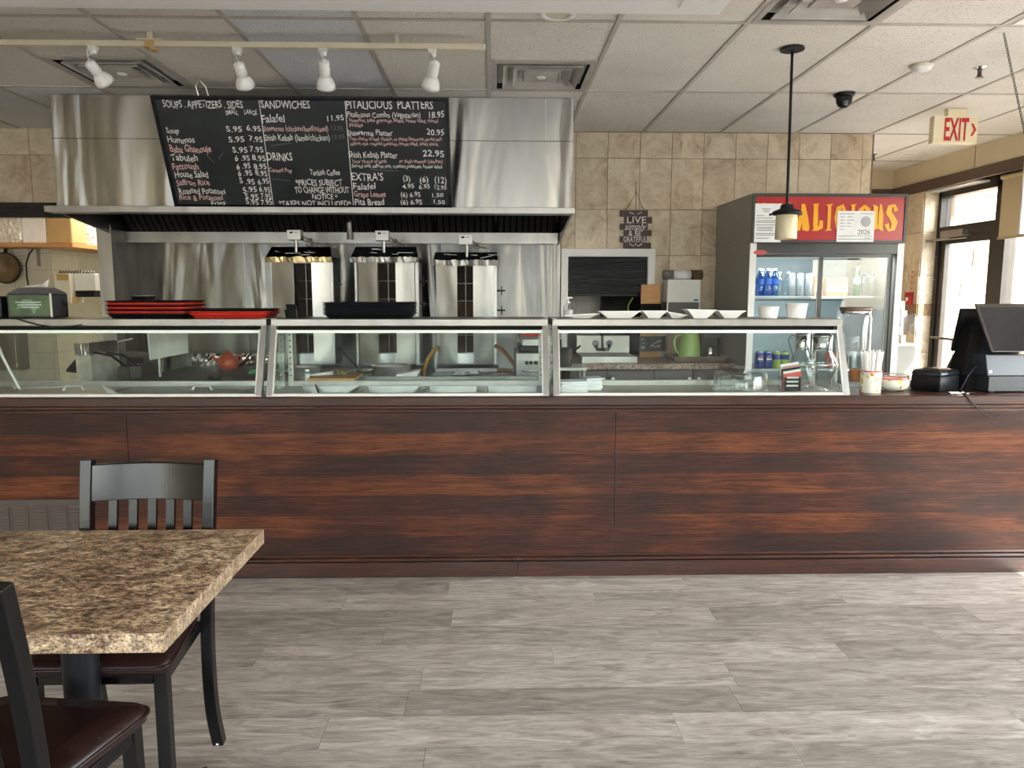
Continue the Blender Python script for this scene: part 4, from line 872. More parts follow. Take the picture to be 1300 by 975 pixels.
obj('lower_plate', B(a2.x, b.x, 4.93, 5.25, b.z+.001, b.z+.045), BLACK, gr, bevel=.004); obj('window', B(a2.x+.02, b.x-.01, 4.945, 5.2, b.z+.046, b.z+.085), STEEL_LIGHT, gr); obj('upper_plate', B(a2.x, b.x, 4.93, 5.25, b.z+.086, z2), GREYP, gr, bevel=.006)
obj('handle', MB().tube([(a2.x+.02, 4.92, z2-.02), (b.x-.02, 4.92, z2-.02)], .008, 8), RED_TRAY, gr)
# gas hoses
def hose(pts, mat, lab): obj('gas_hose', MB().tube(pts, .014, 10), mat, None, lab, 'gas hose', 'yellow and orange gas hoses')
hose([at(537, 484.5, Y=5.2), at(538, 470, Y=5.25), at(543, 455, Y=5.3), at(550, 446, Y=5.33), at(556, 441, Y=5.38)], HOSE, 'yellow gas hose curving up to the left side of the rightmost broiler')
hose([at(629, 439, Y=5.38), at(637, 443, Y=5.34), at(645, 452, Y=5.3), at(652, 462, Y=5.25), at(656, 466, Y=5.2)], HOSE_O, 'upper orange gas hose dropping right of the rightmost broiler')
hose([at(629, 471.5, Y=5.36), at(640, 470.5, Y=5.33), at(648, 472, Y=5.3), at(654, 479, Y=5.25)], HOSE_O, 'lower short orange gas hose right of the rightmost broiler')

# griddle with foil backsplash, teapot
gx0_, gx1_ = at(189, 470, Y=5.1).x, -1.60
gd = thing('griddle', 'flat dark griddle range with a foil-wrapped back guard, left of the broilers', 'griddle', ((gx0_+gx1_)/2, 5.2, 0))
obj('cabinet', B(gx0_, gx1_, 4.80, 5.75, .06, .86), STEEL, gd); obj('griddle_plate', B(gx0_, gx1_, 4.76, 5.72, .861, .93), pm('dark_griddle_iron', (.05, .043, .04), .5, .4, .35, 5), gd, bevel=.004)
for x in (gx0_+.06, gx1_-.06):
    for y in (4.86, 5.7): obj('leg', MB().tube([(x, y, 0), (x, y, .06)], .025, 8), BLACK_M, gd)
zf0, zf1 = .93, at(290, 449, Y=5.72).z
fx0 = at(244, 460, Y=5.72).x; m = MB(); nx, nz = 36, 5; vs = []; rn = random.Random(2)
for i in range(nx+1):
    for j in range(nz+1): vs.append((fx0+(gx1_-fx0)*i/nx, 5.715+rn.uniform(-.008, .004), zf0+.002+(zf1-zf0)*j/nz))
m.add(vs, [(i*(nz+1)+j, (i+1)*(nz+1)+j, (i+1)*(nz+1)+j+1, i*(nz+1)+j+1) for i in range(nx) for j in range(nz)])
obj('back_guard', B(gx0_, gx1_, 5.72, 5.75, .93, zf1), STEEL, gd); obj('foil_wrap', m, CHROME, gd)
c = at(290, 466, Z=.931); cy = 5.55; c = at(290, 465, Y=cy); z0 = .9305
tp = thing('teapot', 'small round orange-red enamel teapot standing on the griddle', 'teapot', (c.x, cy, z0))
obj('body', MB().lathe([(.055, z0), (.068, z0+.004), (.075, z0+.03), (.074, z0+.06), (.062, z0+.085), (.040, z0+.098), (.036, z0+.10)], (c.x, cy, 0), 32), TEAPOT, tp)
obj('lid', MB().lathe([(.040, z0+.1005), (.036, z0+.112), (.014, z0+.120), (.009, z0+.128), (.012, z0+.136), (.006, z0+.142), (.001, z0+.143)], (c.x, cy, 0), 24), TEAPOT, tp)
obj('spout', MB().tube([(c.x-.06, cy-.01, z0+.05), (c.x-.09, cy-.02, z0+.075), (c.x-.105, cy-.025, z0+.11)], [.016, .011, .009], 10), TEAPOT, tp)
obj('handle', MB().tube([(c.x+.055, cy, z0+.09), (c.x+.085, cy, z0+.105), (c.x+.105, cy, z0+.095), (c.x+.095, cy, z0+.06), (c.x+.07, cy, z0+.045)], .008, 8), TEAPOT, tp)
a = at(321, 472, Y=5.2); obj('clip', MB().bar([(a.x-.03, 5.2, .935), (a.x-.01, 5.2, .95), (a.x+.03, 5.2, .955)], .02, .010, (0, 1, 0)).bar([(a.x-.03, 5.2, .9315), (a.x+.02, 5.2, .9415)], .02, .012, (0, 1, 0)), GREEN, None, 'bright green plastic clip on the griddle below the teapot', 'clip')
a = at(272, 479, Y=4.9); obj('scrubber', MB().rrect(a.x-.035, a.x+.035, 4.86, 4.92, [(.9305, .004), (.94, 0), (.952, .006)], .02), BLACK, None, 'black scrubbing pad at the front edge of the griddle', 'scrubber')
# grey heat shield on a thin post in front of the griddle
q = [at(188, 420, Y=5.0), at(237, 416, Y=5.0), at(239, 448, Y=5.0), at(192, 457, Y=5.0)]
hs = thing('splash_shield', 'tilted grey metal splash shield on a thin post left of the teapot', 'splash shield', (q[3].x, 5.0, .93))
obj('plate', MB().prism(q, (0, .008, 0)), pm('smeared_grey_plate', (.50, .51, .50), .5, .3, .25, 6), hs); pz = at(201, 456, Y=5.0)
obj('post', MB().tube([(pz.x, 5.012, .931), (pz.x, 5.012, 1.2)], .008, 6), ALU_WHITE, hs); obj('bent_edge', MB().bar([q[0]+Vector((0, -.004, 0)), q[3]+Vector((0, -.004, 0))], .010, .012, (0, 1, 0)), ALU_WHITE, hs)
# fryer
fxa, fxb = at(93, 460, Y=4.9).x, gx0_-.012
fr = thing('deep_fryer', 'deep fryer with a foil-topped splash guard and two dark baskets, left of the griddle', 'fryer', ((fxa+fxb)/2, 5.2, 0))
obj('cabinet', B(fxa, fxb-.01, 4.85, 5.55, .05, .88), STEEL, fr)
for x in (fxa+.05, fxb-.07):
    for y in (4.9, 5.5): obj('leg', MB().tube([(x, y, 0), (x, y, .05)], .022, 8), BLACK_M, fr)
ztop = at(105, 438, Y=4.9).z; xm = at(117, 450, Y=4.9).x; xr = at(146, 450, Y=5.1).x
obj('splash_guard', MB().hexa([(fxa, 4.93, .88), (xm, 4.88, .88), (xm, 4.886, .88), (fxa, 4.936, .88), (fxa, 4.93, ztop-.01), (xm, 4.88, ztop+.015), (xm, 4.886, ztop+.015), (fxa, 4.936, ztop-.01)]).hexa([(xm, 4.88, .88), (xr, 5.15, .88), (xr, 5.156, .88), (xm, 4.886, .88), (xm, 4.88, ztop+.015), (xr, 5.15, ztop-.0), (xr, 5.156, ztop), (xm, 4.886, ztop+.015)]), pm('greasy_grey_metal', (.62, .61, .56), .5, .3, .25, 8), fr)
m = MB(); n2 = 16; rn = random.Random(9)
def foil_run(A, Bv, za):
    vs = []
    for i in range(n2+1):
        p = A+(Bv-A)*i/n2
        vs += [(p.x, p.y-.004-rn.uniform(0, .006), za+.004+rn.uniform(0, .006)), (p.x, p.y-.006-rn.uniform(0, .01), za-.03+rn.uniform(-.008, .008)), (p.x, p.y-.004-rn.uniform(0, .006), za-.062-rn.uniform(0, .02))]
    m.add(vs, [(i*3+k, (i+1)*3+k, (i+1)*3+k+1, i*3+k+1) for i in range(n2) for k in range(2)])
foil_run(Vector((fxa, 4.93, 0)), Vector((xm, 4.88, 0)), ztop+.005); foil_run(Vector((xm, 4.88, 0)), Vector((xr, 5.15, 0)), ztop+.01)
obj('foil_edge', m, STEEL_LIGHT, fr)
obj('pot_lid_knob', MB().hexa([(fxa-.07, 4.93, .975), (fxa, 4.93, .965), (fxa, 4.95, .965), (fxa-.07, 4.95, .975), (fxa-.06, 4.93, .995), (fxa, 4.93, 1.06), (fxa, 4.95, 1.06), (fxa-.06, 4.95, .995)]), BLACK, fr, label='black side latch')
obj('flue', MB().box(at(150, 450, Y=5.5).x, at(160, 450, Y=5.5).x, 5.5, 5.55, .88, 1.30).box(at(146, 450, Y=5.5).x, fxb-.012, 5.5, 5.55, 1.02, 1.06), STEEL_DARK, fr)
for px in (163, 178):
    c = at(px, 462, Y=5.0); x0, x1 = c.x-.07, c.x+.005
    f = obj('fry_basket', MB().box(x0, x1, 5.0, 5.003, .90, 1.0).box(x0, x1, 5.25, 5.253, .90, 1.0).box(x0, x0+.003, 5.003, 5.25, .90, 1.0).box(x1-.003, x1, 5.003, 5.25, .90, 1.0), STEEL_DARK, fr)
    obj('handle', MB().tube([(x1-.035, 5.02, 1.0), (x1-.07, 4.92, 1.08), (x1-.13, 4.82, 1.11)], .008, 6), BLACK, f)
obj('oil_rim', MB().box(fxa, fxb, 4.84, 4.86, .88, .90).box(xr, fxb, 5.27, 5.3, .88, .96), STEEL_LIGHT, fr)
obj('spatula', MB().bar([at(148, 434, Y=5.3), at(168, 430, Y=5.3)], .02, .01, (0, 1, 0)).tube([at(121, 420, Y=5.3), at(131, 434, Y=5.3)], .006, 6), ALU_WHITE, fr, label='pale metal hanging rod')
# back of pass-through, left
ph = obj('shutter_box', MB().box(-5.0, at(88, 268, Y=6.0).x, 5.985, 6.085, at(40, 264, Y=6.0).z, at(40, 259, Y=6.0).z+.01).box(-5.0, at(83, 268, Y=6.0).x, 6.0, 6.085, at(40, 270, Y=6.0).z, at(40, 264, Y=6.0).z).box(-5.0, at(80, 268, Y=6.0).x, 6.015, 6.085, at(40, 276, Y=6.0).z, at(40, 270, Y=6.0).z), BLACK_G, None, 'black stepped shutter housing along the top of the left pass-through', 'shutter')
# shelf with wrapped boxes
zs1 = at(40, 308.5, Y=6.8).z; zs0 = zs1-.035; xc = at(92, 312, Y=6.8).x
sh = thing('wall_shelf', 'worn wooden wall shelf wrapping the kitchen corner, loaded with wrapped boxes', 'shelf', (-4.3, 6.95, zs0))
obj('board', MB().box(-5.04, xc, 6.8, 7.09, zs0, zs1).box(-4.09, xc, 7.0905, 8.15, zs0, zs1), CORK, sh, bevel=.002)
for x in (-4.7, -4.2): obj('bracket', MB().bar([(x, 7.085, zs0-.16), (x, 7.085, zs0-.004), (x, 6.86, zs0-.004)], .03, .008), STEEL, sh)
zt_ = at(40, 276, Y=6.82).z+.15
SB = [(-5.02, at(28, 300, Y=6.82).x-.003, 6.82, 7.07, PLASTICWRAP, 'creased clear plastic pack at the left end of the wall shelf'), (at(28, 300, Y=6.82).x, at(59, 300, Y=6.82).x-.003, 6.82, 7.07, PAPER, 'white carton left of the cardboard box on the wall shelf'), (at(59, 300, Y=6.82).x, xc-.012, 6.82, 7.07, CARD, 'yellow-brown cardboard box on the wall shelf corner'), (-4.07, xc-.012, 7.09, 7.9, PLASTICWRAP, 'plastic-wrapped pack behind the cardboard box on the wall shelf')]
for (x0, x1, y0, y1, mt, lab) in SB: obj('carton', B(x0, x1, y0, y1, zs1+.0005, zt_), mt, None, lab, 'box', 'boxes on the kitchen wall shelf', bevel=.012)
# wok hanging
c = at(2, 340, Y=6.98)
wk = thing('frying_pan', 'round brownish frying pan hanging on the kitchen tiles at the left edge', 'pan', (c.x, 7.0, c.z-.14))
obj('pan_body', MB().lathe([(.001, .03), (.09, .03), (.128, 0), (.136, -.002), (.138, .004), (.1, .04), (.001, .045)], (0, 0, 0), 32, 'y', cap=False).xf(Matrix.Translation((c.x, 7.03, c.z))), pm('seasoned_brown_iron', (.22, .17, .11), .35, .7, .3, 8), wk)
obj('rim', MB().lathe([(.131, -.006), (.141, -.008), (.143, .002), (.135, .006)], (0, 0, 0), 32, 'y', cap=False).xf(Matrix.Translation((c.x, 7.03, c.z))), BLACK, wk); obj('handle', MB().bar([(c.x, 7.05, c.z+.14), (c.x+.01, 7.05, c.z+.19)], .03, .01), BLACK, wk)
# towel dispenser on the kitchen side wall
xa = -4.09; a = at(68, 347, Y=6.88); b = at(89, 385, Y=6.88)
td = thing('towel_dispenser', 'cream paper towel dispenser with taped cardboard at the kitchen corner', 'towel dispenser', ((a.x+b.x)/2, 7.0, b.z))
xk = at(89, 365, Y=6.88).x
obj('body', B(a.x, xk, 6.88, 7.093, b.z, a.z), pm('off_white_enamel', (.70, .68, .58), .4, 0, .03), td, bevel=.004)
obj('cover', MB().box(xk+.001, xk+.19, 6.95, 7.09, at(98, 369, Y=6.95).z, a.z), WHITE_MET, td, bevel=.004)
obj('paper_slot', MB().box(xk+.002, xk+.17, 6.96, 7.08, at(98, 377, Y=6.95).z, at(98, 369, Y=6.95).z-.0005), BLACK, td)
obj('tape_patch', B(at(72, 350, Y=6.88).x, at(87, 350, Y=6.88).x, 6.877, 6.88, at(72, 356, Y=6.88).z, at(72, 348, Y=6.88).z), CARD, td); obj('cardboard_flap', B(at(86, 380, Y=6.9).x, at(99, 380, Y=6.9).x, 6.9, 6.905, at(90, 385, Y=6.9).z, at(90, 377, Y=6.9).z), CARD, td)
fz = MB(); rn = random.Random(4)
for q in range(12): x = a.x+.02+q*.027; fz.tube([(x, 6.93, a.z), (x+.015, 6.92, a.z+.018+rn.uniform(0, .012)), (x+.03, 6.93, a.z+.001)], .006, 5)
obj('steel_scourers', fz, STEEL_DARK, None, 'row of dark curled steel scourers lying on the kitchen towel dispenser', 'scourers', kind='stuff')
w1, w2_, w3 = at(44, 314, Y=7.08), at(33, 335, Y=7.08), at(36, 362, Y=7.08)
obj('wall_cable', MB().tube([w1, at(37, 322, Y=7.08), w2_, at(34, 352, Y=7.08), w3], .006, 6), BLACK, None, 'thin dark cable hanging down the kitchen tiles', 'cable')
a, b = at(20, 322, Y=7.086), at(36, 346, Y=7.086); nt_ = thing('notice', 'faded paper notice taped to the kitchen tiles', 'notice', (a.x, 7.088, b.z)); obj('sheet', B(a.x, b.x, 7.0875, 7.0925, b.z, a.z), pm('aged_paper', (.52, .50, .42), .8), nt_)
pr = MB()
for q in range(5): pr.box(a.x+.02+.01*(q % 2), b.x-.02-.012*(q % 3), 7.0868, 7.0875, a.z-.024-q*.03, a.z-.018-q*.03)
obj('faint_print', pr, GREYTXT, nt_, kind='stuff')
a, b = at(6, 424, Y=6.9), at(22, 470, Y=6.9)
bn = thing('wall_bin', 'grey steel holder mounted on the kitchen tiles at the far left, seen through the case', 'holder', (a.x, 7.0, b.z)); obj('body', B(-4.9, b.x, 6.9, 7.09, b.z, a.z), STEEL, bn, bevel=.004); obj('lid', B(-4.92, b.x+.02, 6.88, 7.09, a.z+.001, a.z+.012), STEEL_LIGHT, bn)

# ================================================================ HATCH WITH SHUTTER (RIGHT OF HOOD)
hx0_, hx1_ = at(712, 330, Y=6.09).x, at(831, 330, Y=6.09).x; hzt = at(770, 316, Y=6.09).z; ix0, ix1 = at(721, 330, Y=6.08).x, at(822, 330, Y=6.08).x; izt = at(770, 326, Y=6.08).z
ht = thing('service_hatch', 'white-framed service hatch with a half-lowered charcoal roller shutter', 'hatch', ((hx0_+hx1_)/2, 6.1, 1.0))
obj('frame', MB().box(hx0_, hx1_, 6.055, 6.09, izt, hzt).box(hx0_, ix0, 6.055, 6.09, 1.0, izt).box(ix1, hx1_, 6.055, 6.09, 1.0, izt), WHITE_MET, ht, bevel=.002)
zb = at(770, 373, Y=6.12).z; n = 9; hh_ = (izt-zb)/n
SLM = pm('charcoal_shutter', (.030, .034, .040), .45, 0, .1)
sl = MB().prism([(ix0+.001, 6.093, 0), (ix0+.001, 6.085, hh_*.5), (ix0+.001, 6.093, hh_-.003), (ix0+.001, 6.10, hh_-.003), (ix0+.001, 6.10, 0)], (ix1-ix0-.002, 0, 0)).mesh('slat', SLM)
for k in range(n): piece('slat', sl, ht, Vector((0, 0, zb+k*hh_))-ORG[ht.name])
obj('bottom_bar', B(ix0+.001, ix1-.001, 6.088, 6.102, zb-.018, zb-.001), BLACK, ht)
a = at(764, 375, Y=7.2); b = at(811, 375, Y=7.2); obj('grey_panel', B(a.x, b.x+.2, 7.22, 7.28, .9, 1.6), pm('dull_grey_panel', (.13, .13, .12), .6), None, 'dull grey door panel seen through the hatch', 'panel')
a = at(797, 394, Y=6.16); b = at(815, 378, Y=6.16)
bg = thing('bag', 'black bag with a lime green edge, seen through the hatch beside the wooden plaque', 'bag', (b.x, 6.22, .981)); obj('body', MB().rrect(a.x, b.x+.05, 6.16, 6.30, [(.981, .01), (1.05, 0), (1.25, .004), (b.z-.03, .02), (b.z, .05)], .04), BLACK_M, bg)
obj('piping', MB().tube([(a.x-.002, 6.165, 1.2), (a.x+.004, 6.160, b.z-.06), (a.x+.04, 6.16, b.z)], .006, 6), pm('lime_piping', (.45, .62, .05), .5), bg)

# ================================================================ BACK COUNTER, SINK, APPLIANCES
BZ = .97
bc0, bc1 = .56, 1.80
bc = thing('back_counter', 'low back counter with a speckled top and dark grey cupboard doors against the tiled wall', 'cabinet', (1.18, 5.8, 0))
obj('worktop', MB().box(bc0, bc1, 5.47, 6.088, BZ-.045, BZ), LAM_BACK, bc, bevel=.008)
obj('cabinet_body', B(bc0+.01, bc1-.005, 5.53, 6.088, .08, BZ-.0455), BLACK_M, bc); obj('toe_kick', B(bc0+.02, bc1-.01, 5.60, 6.0, .001, .0795), BLACK_M, bc)
xs_ = [bc0+.012]+[at(p, 475, Y=5.51).x for p in (771, 830, 880)]+[bc1-.008]
for k, (a, b) in enumerate(zip(xs_, xs_[1:])):
    dd = obj('door', B(a+.002, b-.002, 5.51, 5.529, .10, BZ-.05), CAB, bc, bevel=.002)
    kx = (at((766, 778, 875, 887)[k], 481, Y=5.5)).x
    obj('knob', MB().lathe([(.013, -.024), (.014, -.016), (.005, -.010), (.005, 0)], (0, 0, 0), 14, 'y').xf(Matrix.Translation((kx, 5.51, at(770, 481, Y=5.5).z))), WHITE_MET, dd)
# sink
sx0, sx1 = at(739, 455, Y=5.56).x, at(809, 455, Y=5.56).x; szt = at(770, 453, Y=5.56).z; szb = BZ
sk = thing('hand_sink', 'steel wall-mounted hand sink with a backsplash and grey two-handle tap', 'sink', ((sx0+sx1)/2, 5.8, BZ+.0005))
obj('basin', None_mb(sx0+.012, sx1-.012, 5.575, 5.94, szt-.004, szt-BZ-.01).box(sx0, sx1, 5.560, 5.5625, BZ+.0005, szt-.001), STEEL_LIGHT, sk)
bx0, bx1 = at(732, 440, Y=5.98).x, at(799, 440, Y=5.98).x; bz1 = at(770, 426, Y=5.98).z
obj('backsplash', B(bx0, bx1, 5.98, 6.0, szt-.004, bz1), STEEL_LIGHT, sk, bevel=.002)
fx, fz_ = at(765, 436, Y=5.97).x, at(765, 436, Y=5.97).z
obj('tap', MB().lathe([(.026, -.02), (.026, 0)], (0, 0, 0), 14, 'y').xf(Matrix.Translation((fx-.055, 5.98, fz_))).add([], []), GREYP, sk); obj('tap', MB().lathe([(.026, -.02), (.026, 0)], (0, 0, 0), 14, 'y').xf(Matrix.Translation((fx+.055, 5.98, fz_))), GREYP, sk)
obj('spout', MB().tube([(fx-.055, 5.955, fz_-.02), (fx-.045, 5.94, fz_-.045), (fx+.045, 5.94, fz_-.045), (fx+.055, 5.955, fz_-.02)], .013, 8).tube([(fx, 5.97, bz1+.08), (fx, 5.97, fz_+.02), (fx, 5.95, fz_-.04), (fx, 5.86, fz_-.05)], .009, 8), STEEL_DARK, sk)
# pot on a little steel stand, left
a, b = at(709, 466, Y=5.2), at(744, 466, Y=5.2)
st = thing('side_stand', 'narrow steel side stand left of the back counter, seen through the right display case', 'stand', ((a.x+b.x)/2, 5.3, 0)); obj('table_top', B(.405, b.x, 5.15, 5.44, a.z-.02, a.z), ALU_WHITE, st)
for x in (.425, b.x-.02):
    for y in (5.17, 5.42): obj('leg', MB().tube([(x, y, 0), (x, y, a.z-.02)], .012, 8), STEEL, st)
t, cx, r, z0, z1 = pot(704, 727, 442, 461, 5.3, 'small dark steel saucepan on the narrow side stand', STEEL_DARK, zb=a.z+.0005)
obj('handle', MB().tube([(cx+r*.9, 5.3, z1-.015), (cx+r+.03, 5.28, z1), (cx+r+.05, 5.27, z1+.02)], .008, 6), BLACK, t); obj('lid_spoon', MB().tube([(cx-.02, 5.3, z1-.03), (cx-.02, 5.32, z1+.06)], .007, 6), BLACK, t)
# wooden plaque
a, b = at(812, 458, Y=6.0), at(839, 361, Y=6.0)
wp = thing('wooden_plaque', 'tall light wooden board with a black band and chalk sign, right of the sink', 'board', ((a.x+b.x)/2, 6.0, BZ+.0005))
obj('board', B(a.x, b.x, 6.0, 6.018, BZ+.0005, b.z), CORK, wp, bevel=.002)
obj('black_band', B(a.x-.004, b.x+.008, 5.985, 5.9995, at(820, 400, Y=6.0).z, at(820, 385.5, Y=6.0).z), BLACK_M, wp)
ca, cb = at(811, 446, Y=5.98), at(845, 427, Y=5.98)
sg = obj('chalk_sign', B(ca.x, cb.x, 5.982, 5.9995, ca.z, cb.z), BOARD, wp)
sc_ = MB(); rn = random.Random(11)
for (u0, v0, u1, v1) in ((.08, .75, .2, .85), (.12, .5, .2, .55), (.08, .3, .24, .32), (.08, .2, .22, .22), (.45, .8, .47, .84), (.42, .3, .6, .55), (.5, .35, .7, .3), (.55, .5, .85, .75), (.7, .4, .8, .3), (.3, .48, .33, .5)):
    W_, H_ = cb.x-ca.x, cb.z-ca.z; sc_.bar([(ca.x+u0*W_, 5.9815, ca.z+v0*H_), (ca.x+u1*W_, 5.9815, ca.z+v1*H_)], .005, .0006, (0, 0, 1) if abs(u1-u0) > abs(v1-v0) else (1, 0, 0))
obj('chalk_drawing', sc_, CHALK, sg, kind='stuff')
# towel dispenser on the tiled wall
a, b = at(847, 384, Y=5.9), at(890, 355, Y=5.9); cz = at(868, 396, Y=5.9).z
pd = thing('towel_dispenser', 'white square paper towel dispenser on the beige tiles right of the hatch', 'towel dispenser', ((a.x+b.x)/2, 6.0, cz-.10))
obj('cover', B(a.x, b.x, 5.9, 6.088, a.z, b.z), WHITE_MET, pd, bevel=.004); obj('lower_tray', B(a.x+.002, b.x-.002, 5.91, 6.088, cz-.10, a.z-.001), pm('smoky_plastic', (.05, .05, .05), .25), pd)
obj('side_trim', MB().box(a.x-.001, a.x+.008, 5.902, 5.9095, cz-.10, a.z-.001).box(b.x-.008, b.x+.001, 5.902, 5.9095, cz-.10, a.z-.001), WHITE_MET, pd)
obj('emblem', MB().lathe([(.014, -.002), (.014, 0)], (0, 0, 0), 20, 'y').xf(Matrix.Translation((at(883.5, 381, Y=5.9).x, 5.9, at(883.5, 381, Y=5.9).z)) @ Matrix.Diagonal((1.5, 1, .55, 1))), BLUE, pd, label='small blue oval emblem')
a, b = at(855, 353, Y=5.97), at(878, 342, Y=5.97); zd = at(868, 355, Y=5.9).z
for (p0, p1, mt, lab) in ((842, 854.5, GREYP, 'dark wrapped roll end lying left on the towel dispenser'), (855, 877, PAPER, 'white paper roll lying in the middle on top of the towel dispenser'), (878, 892, TWINE, 'brown wrapped roll lying right on the towel dispenser')):
    xa, xb = at(p0, 350, Y=5.97).x, at(p1, 350, Y=5.97).x; R_ = .038
    obj('paper_roll', MB().lathe([(.012, xa), (R_, xa+.002), (R_, xb-.002), (.012, xb)], (0, 5.98, zd+R_+.0015), 20, 'x'), mt, None, lab, 'paper roll', 'rolls on the towel dispenser')
# kettle, grinder, tray
zk_ = BZ+.0005
c = at(875, 451, Y=5.72); zk1 = at(875, 423, Y=5.72).z; r = (at(889, 440, Y=5.72).x-at(862, 440, Y=5.72).x)/2; kx = at(875.5, 440, Y=5.72).x
bt_ = at(899, 452, Y=5.62).z
tb = thing('tray', 'low clear-fronted tray under the green kettle on the back counter', 'tray', (at(899, 455, Y=5.6).x, 5.7, BZ)); ta, tbb = at(853, 455, Y=5.58).x, at(929, 455, Y=5.58).x-.01
obj('body', None_mb(ta+.012, tbb-.012, 5.592, 5.90, bt_-.004, bt_-.0045-BZ-.004), pm('brown_tray', (.24, .17, .13), .3), tb)
ke = thing('kettle', 'pale green plastic electric kettle with a loop handle on the back counter', 'kettle', (kx, 5.72, BZ)); k0 = zk_+.003
obj('body', MB().lathe([(r*.98, k0), (r, k0+.02), (r*.95, k0+(zk1-k0)*.55), (r*.80, zk1-.012), (r*.72, zk1)], (kx, 5.72, 0), 28), KETTLE, ke); obj('lid', MB().lathe([(r*.72, zk1+.0005), (r*.6, zk1+.010), (.001, zk1+.014)], (kx, 5.72, 0), 24), KETTLE, ke)
obj('handle', MB().tube([(kx-r*.7, 5.715, zk1-.01), (kx-r*1.25, 5.71, zk1-.02), (kx-r*1.55, 5.705, zk1-.06), (kx-r*1.45, 5.705, zk1-.12), (kx-r*.95, 5.71, k0+.04)], .010, 8), KETTLE, ke)
a, b = at(891, 452, Y=5.75), at(914, 418, Y=5.75)
cg = thing('coffee_grinder', 'dark grey coffee machine with a chrome pot right of the green kettle', 'coffee machine', ((a.x+b.x)/2, 5.8, BZ)); obj('body', MB().box(a.x, b.x, 5.80, 5.92, zk_+.003, b.z).box(a.x, b.x, 5.72, 5.80, b.z-.07, b.z).box(a.x, b.x, 5.72, 5.80, zk_+.003, zk_+.02), pm('charcoal_plastic', (.06, .055, .055), .4), cg, bevel=.003)
obj('steel_pot', MB().lathe([(.030, zk_+.021), (.034, zk_+.04), (.030, zk_+.09), (.022, zk_+.10)], ((a.x+b.x)/2, 5.755, 0), 20), CHROME, cg)
c = at(715, 402, Z=1.3565); yb = 4.06; c = at(721, 404, Y=yb); zz = 1.3565
so_ = thing('soap_bottle', 'clear pump bottle of hand sanitiser left of the takeout containers', 'bottle', (c.x, yb, zz))
h_ = at(721, 386, Y=yb).z-zz; obj('body', MB().lathe([(.022, zz), (.025, zz+.004), (.025, zz+h_*.82), (.012, zz+h_), (.010, zz+h_+.004)], (c.x, yb, 0), 24), GLASS_JAR, so_); obj('label', MB().lathe([(.0256, zz+.012), (.0256, zz+h_*.6)], (c.x, yb, 0), 24, cap=False), LTTXT, so_)
zt2 = at(721, 377, Y=yb).z; obj('pump', MB().lathe([(.011, zz+h_+.0045), (.011, zz+h_+.012), (.004, zz+h_+.014), (.004, zt2-.006)], (c.x, yb, 0), 14).bar([(c.x-.012, yb, zt2-.004), (c.x+.024, yb, zt2-.004)], .010, .006, (0, 1, 0)), WHITE, so_)

# ================================================================ DRINKS COOLER
CF = 5.28; cx0, cx1 = at(950, 360, Y=CF).x, at(1144, 360, Y=CF).x; cs0 = at(950, 279, Y=CF).z-.0; CT = at(1050, 309, Y=CF).z; ST = at(1050, 246, Y=CF-.03).z
co = thing('drinks_cooler', 'tall two-door glass drinks cooler with a red lettered header, against the tiled wall', 'drinks cooler', ((cx0+cx1)/2, 5.65, 0))
obj('cabinet', MB().box(cx0, cx0+.03, CF+.002, 6.08, .08, CT).box(cx1-.03, cx1, CF+.002, 6.08, .08, CT).box(cx0+.03, cx1-.03, CF+.05, 6.08, CT-.05, CT).box(cx0+.03, cx1-.03, CF+.05, 6.08, .08, .2), COOLSIDE, co)
obj('liner', MB().box(cx0+.03, cx1-.03, 6.04, 6.08, .2, CT-.05), pm('pale_cooler_liner', (.42, .47, .50), .4, 0, .03), co)
fx0_, fx1_ = at(958, 360, Y=CF).x, at(1136, 360, Y=CF).x
obj('front_trim', MB().box(cx0, fx0_, CF-.012, CF+.002, .1, CT), WHITE_MET, co); obj('front_trim', MB().box(fx1_, cx1, CF-.012, CF+.002, .1, CT), WHITE_MET, co)
zh = at(1040, 322, Y=CF).z; obj('header_panel', B(fx0_, fx1_, CF-.010, CF+.05, zh, CT), pm('charcoal_enamel', (.035, .036, .036), .35), co)
obj('foot', B(cx0+.02, cx1-.02, CF+.05, 6.0, .0, .08), BLACK_M, co); obj('kick_panel', B(fx0_, fx1_, CF-.005, CF+.05, .08, .30), BLACK, co)
e = at(965, 320.5, Y=CF-.011); obj('emblem', MB().lathe([(.048, -.003), (.048, 0)], (0, 0, 0), 28, 'y').xf(Matrix.Translation((e.x, CF-.010, e.z)) @ Matrix.Diagonal((1, 1, .36, 1))), pm('pinkish_red_emblem', (.55, .08, .08), .4), co, label='red oval emblem')
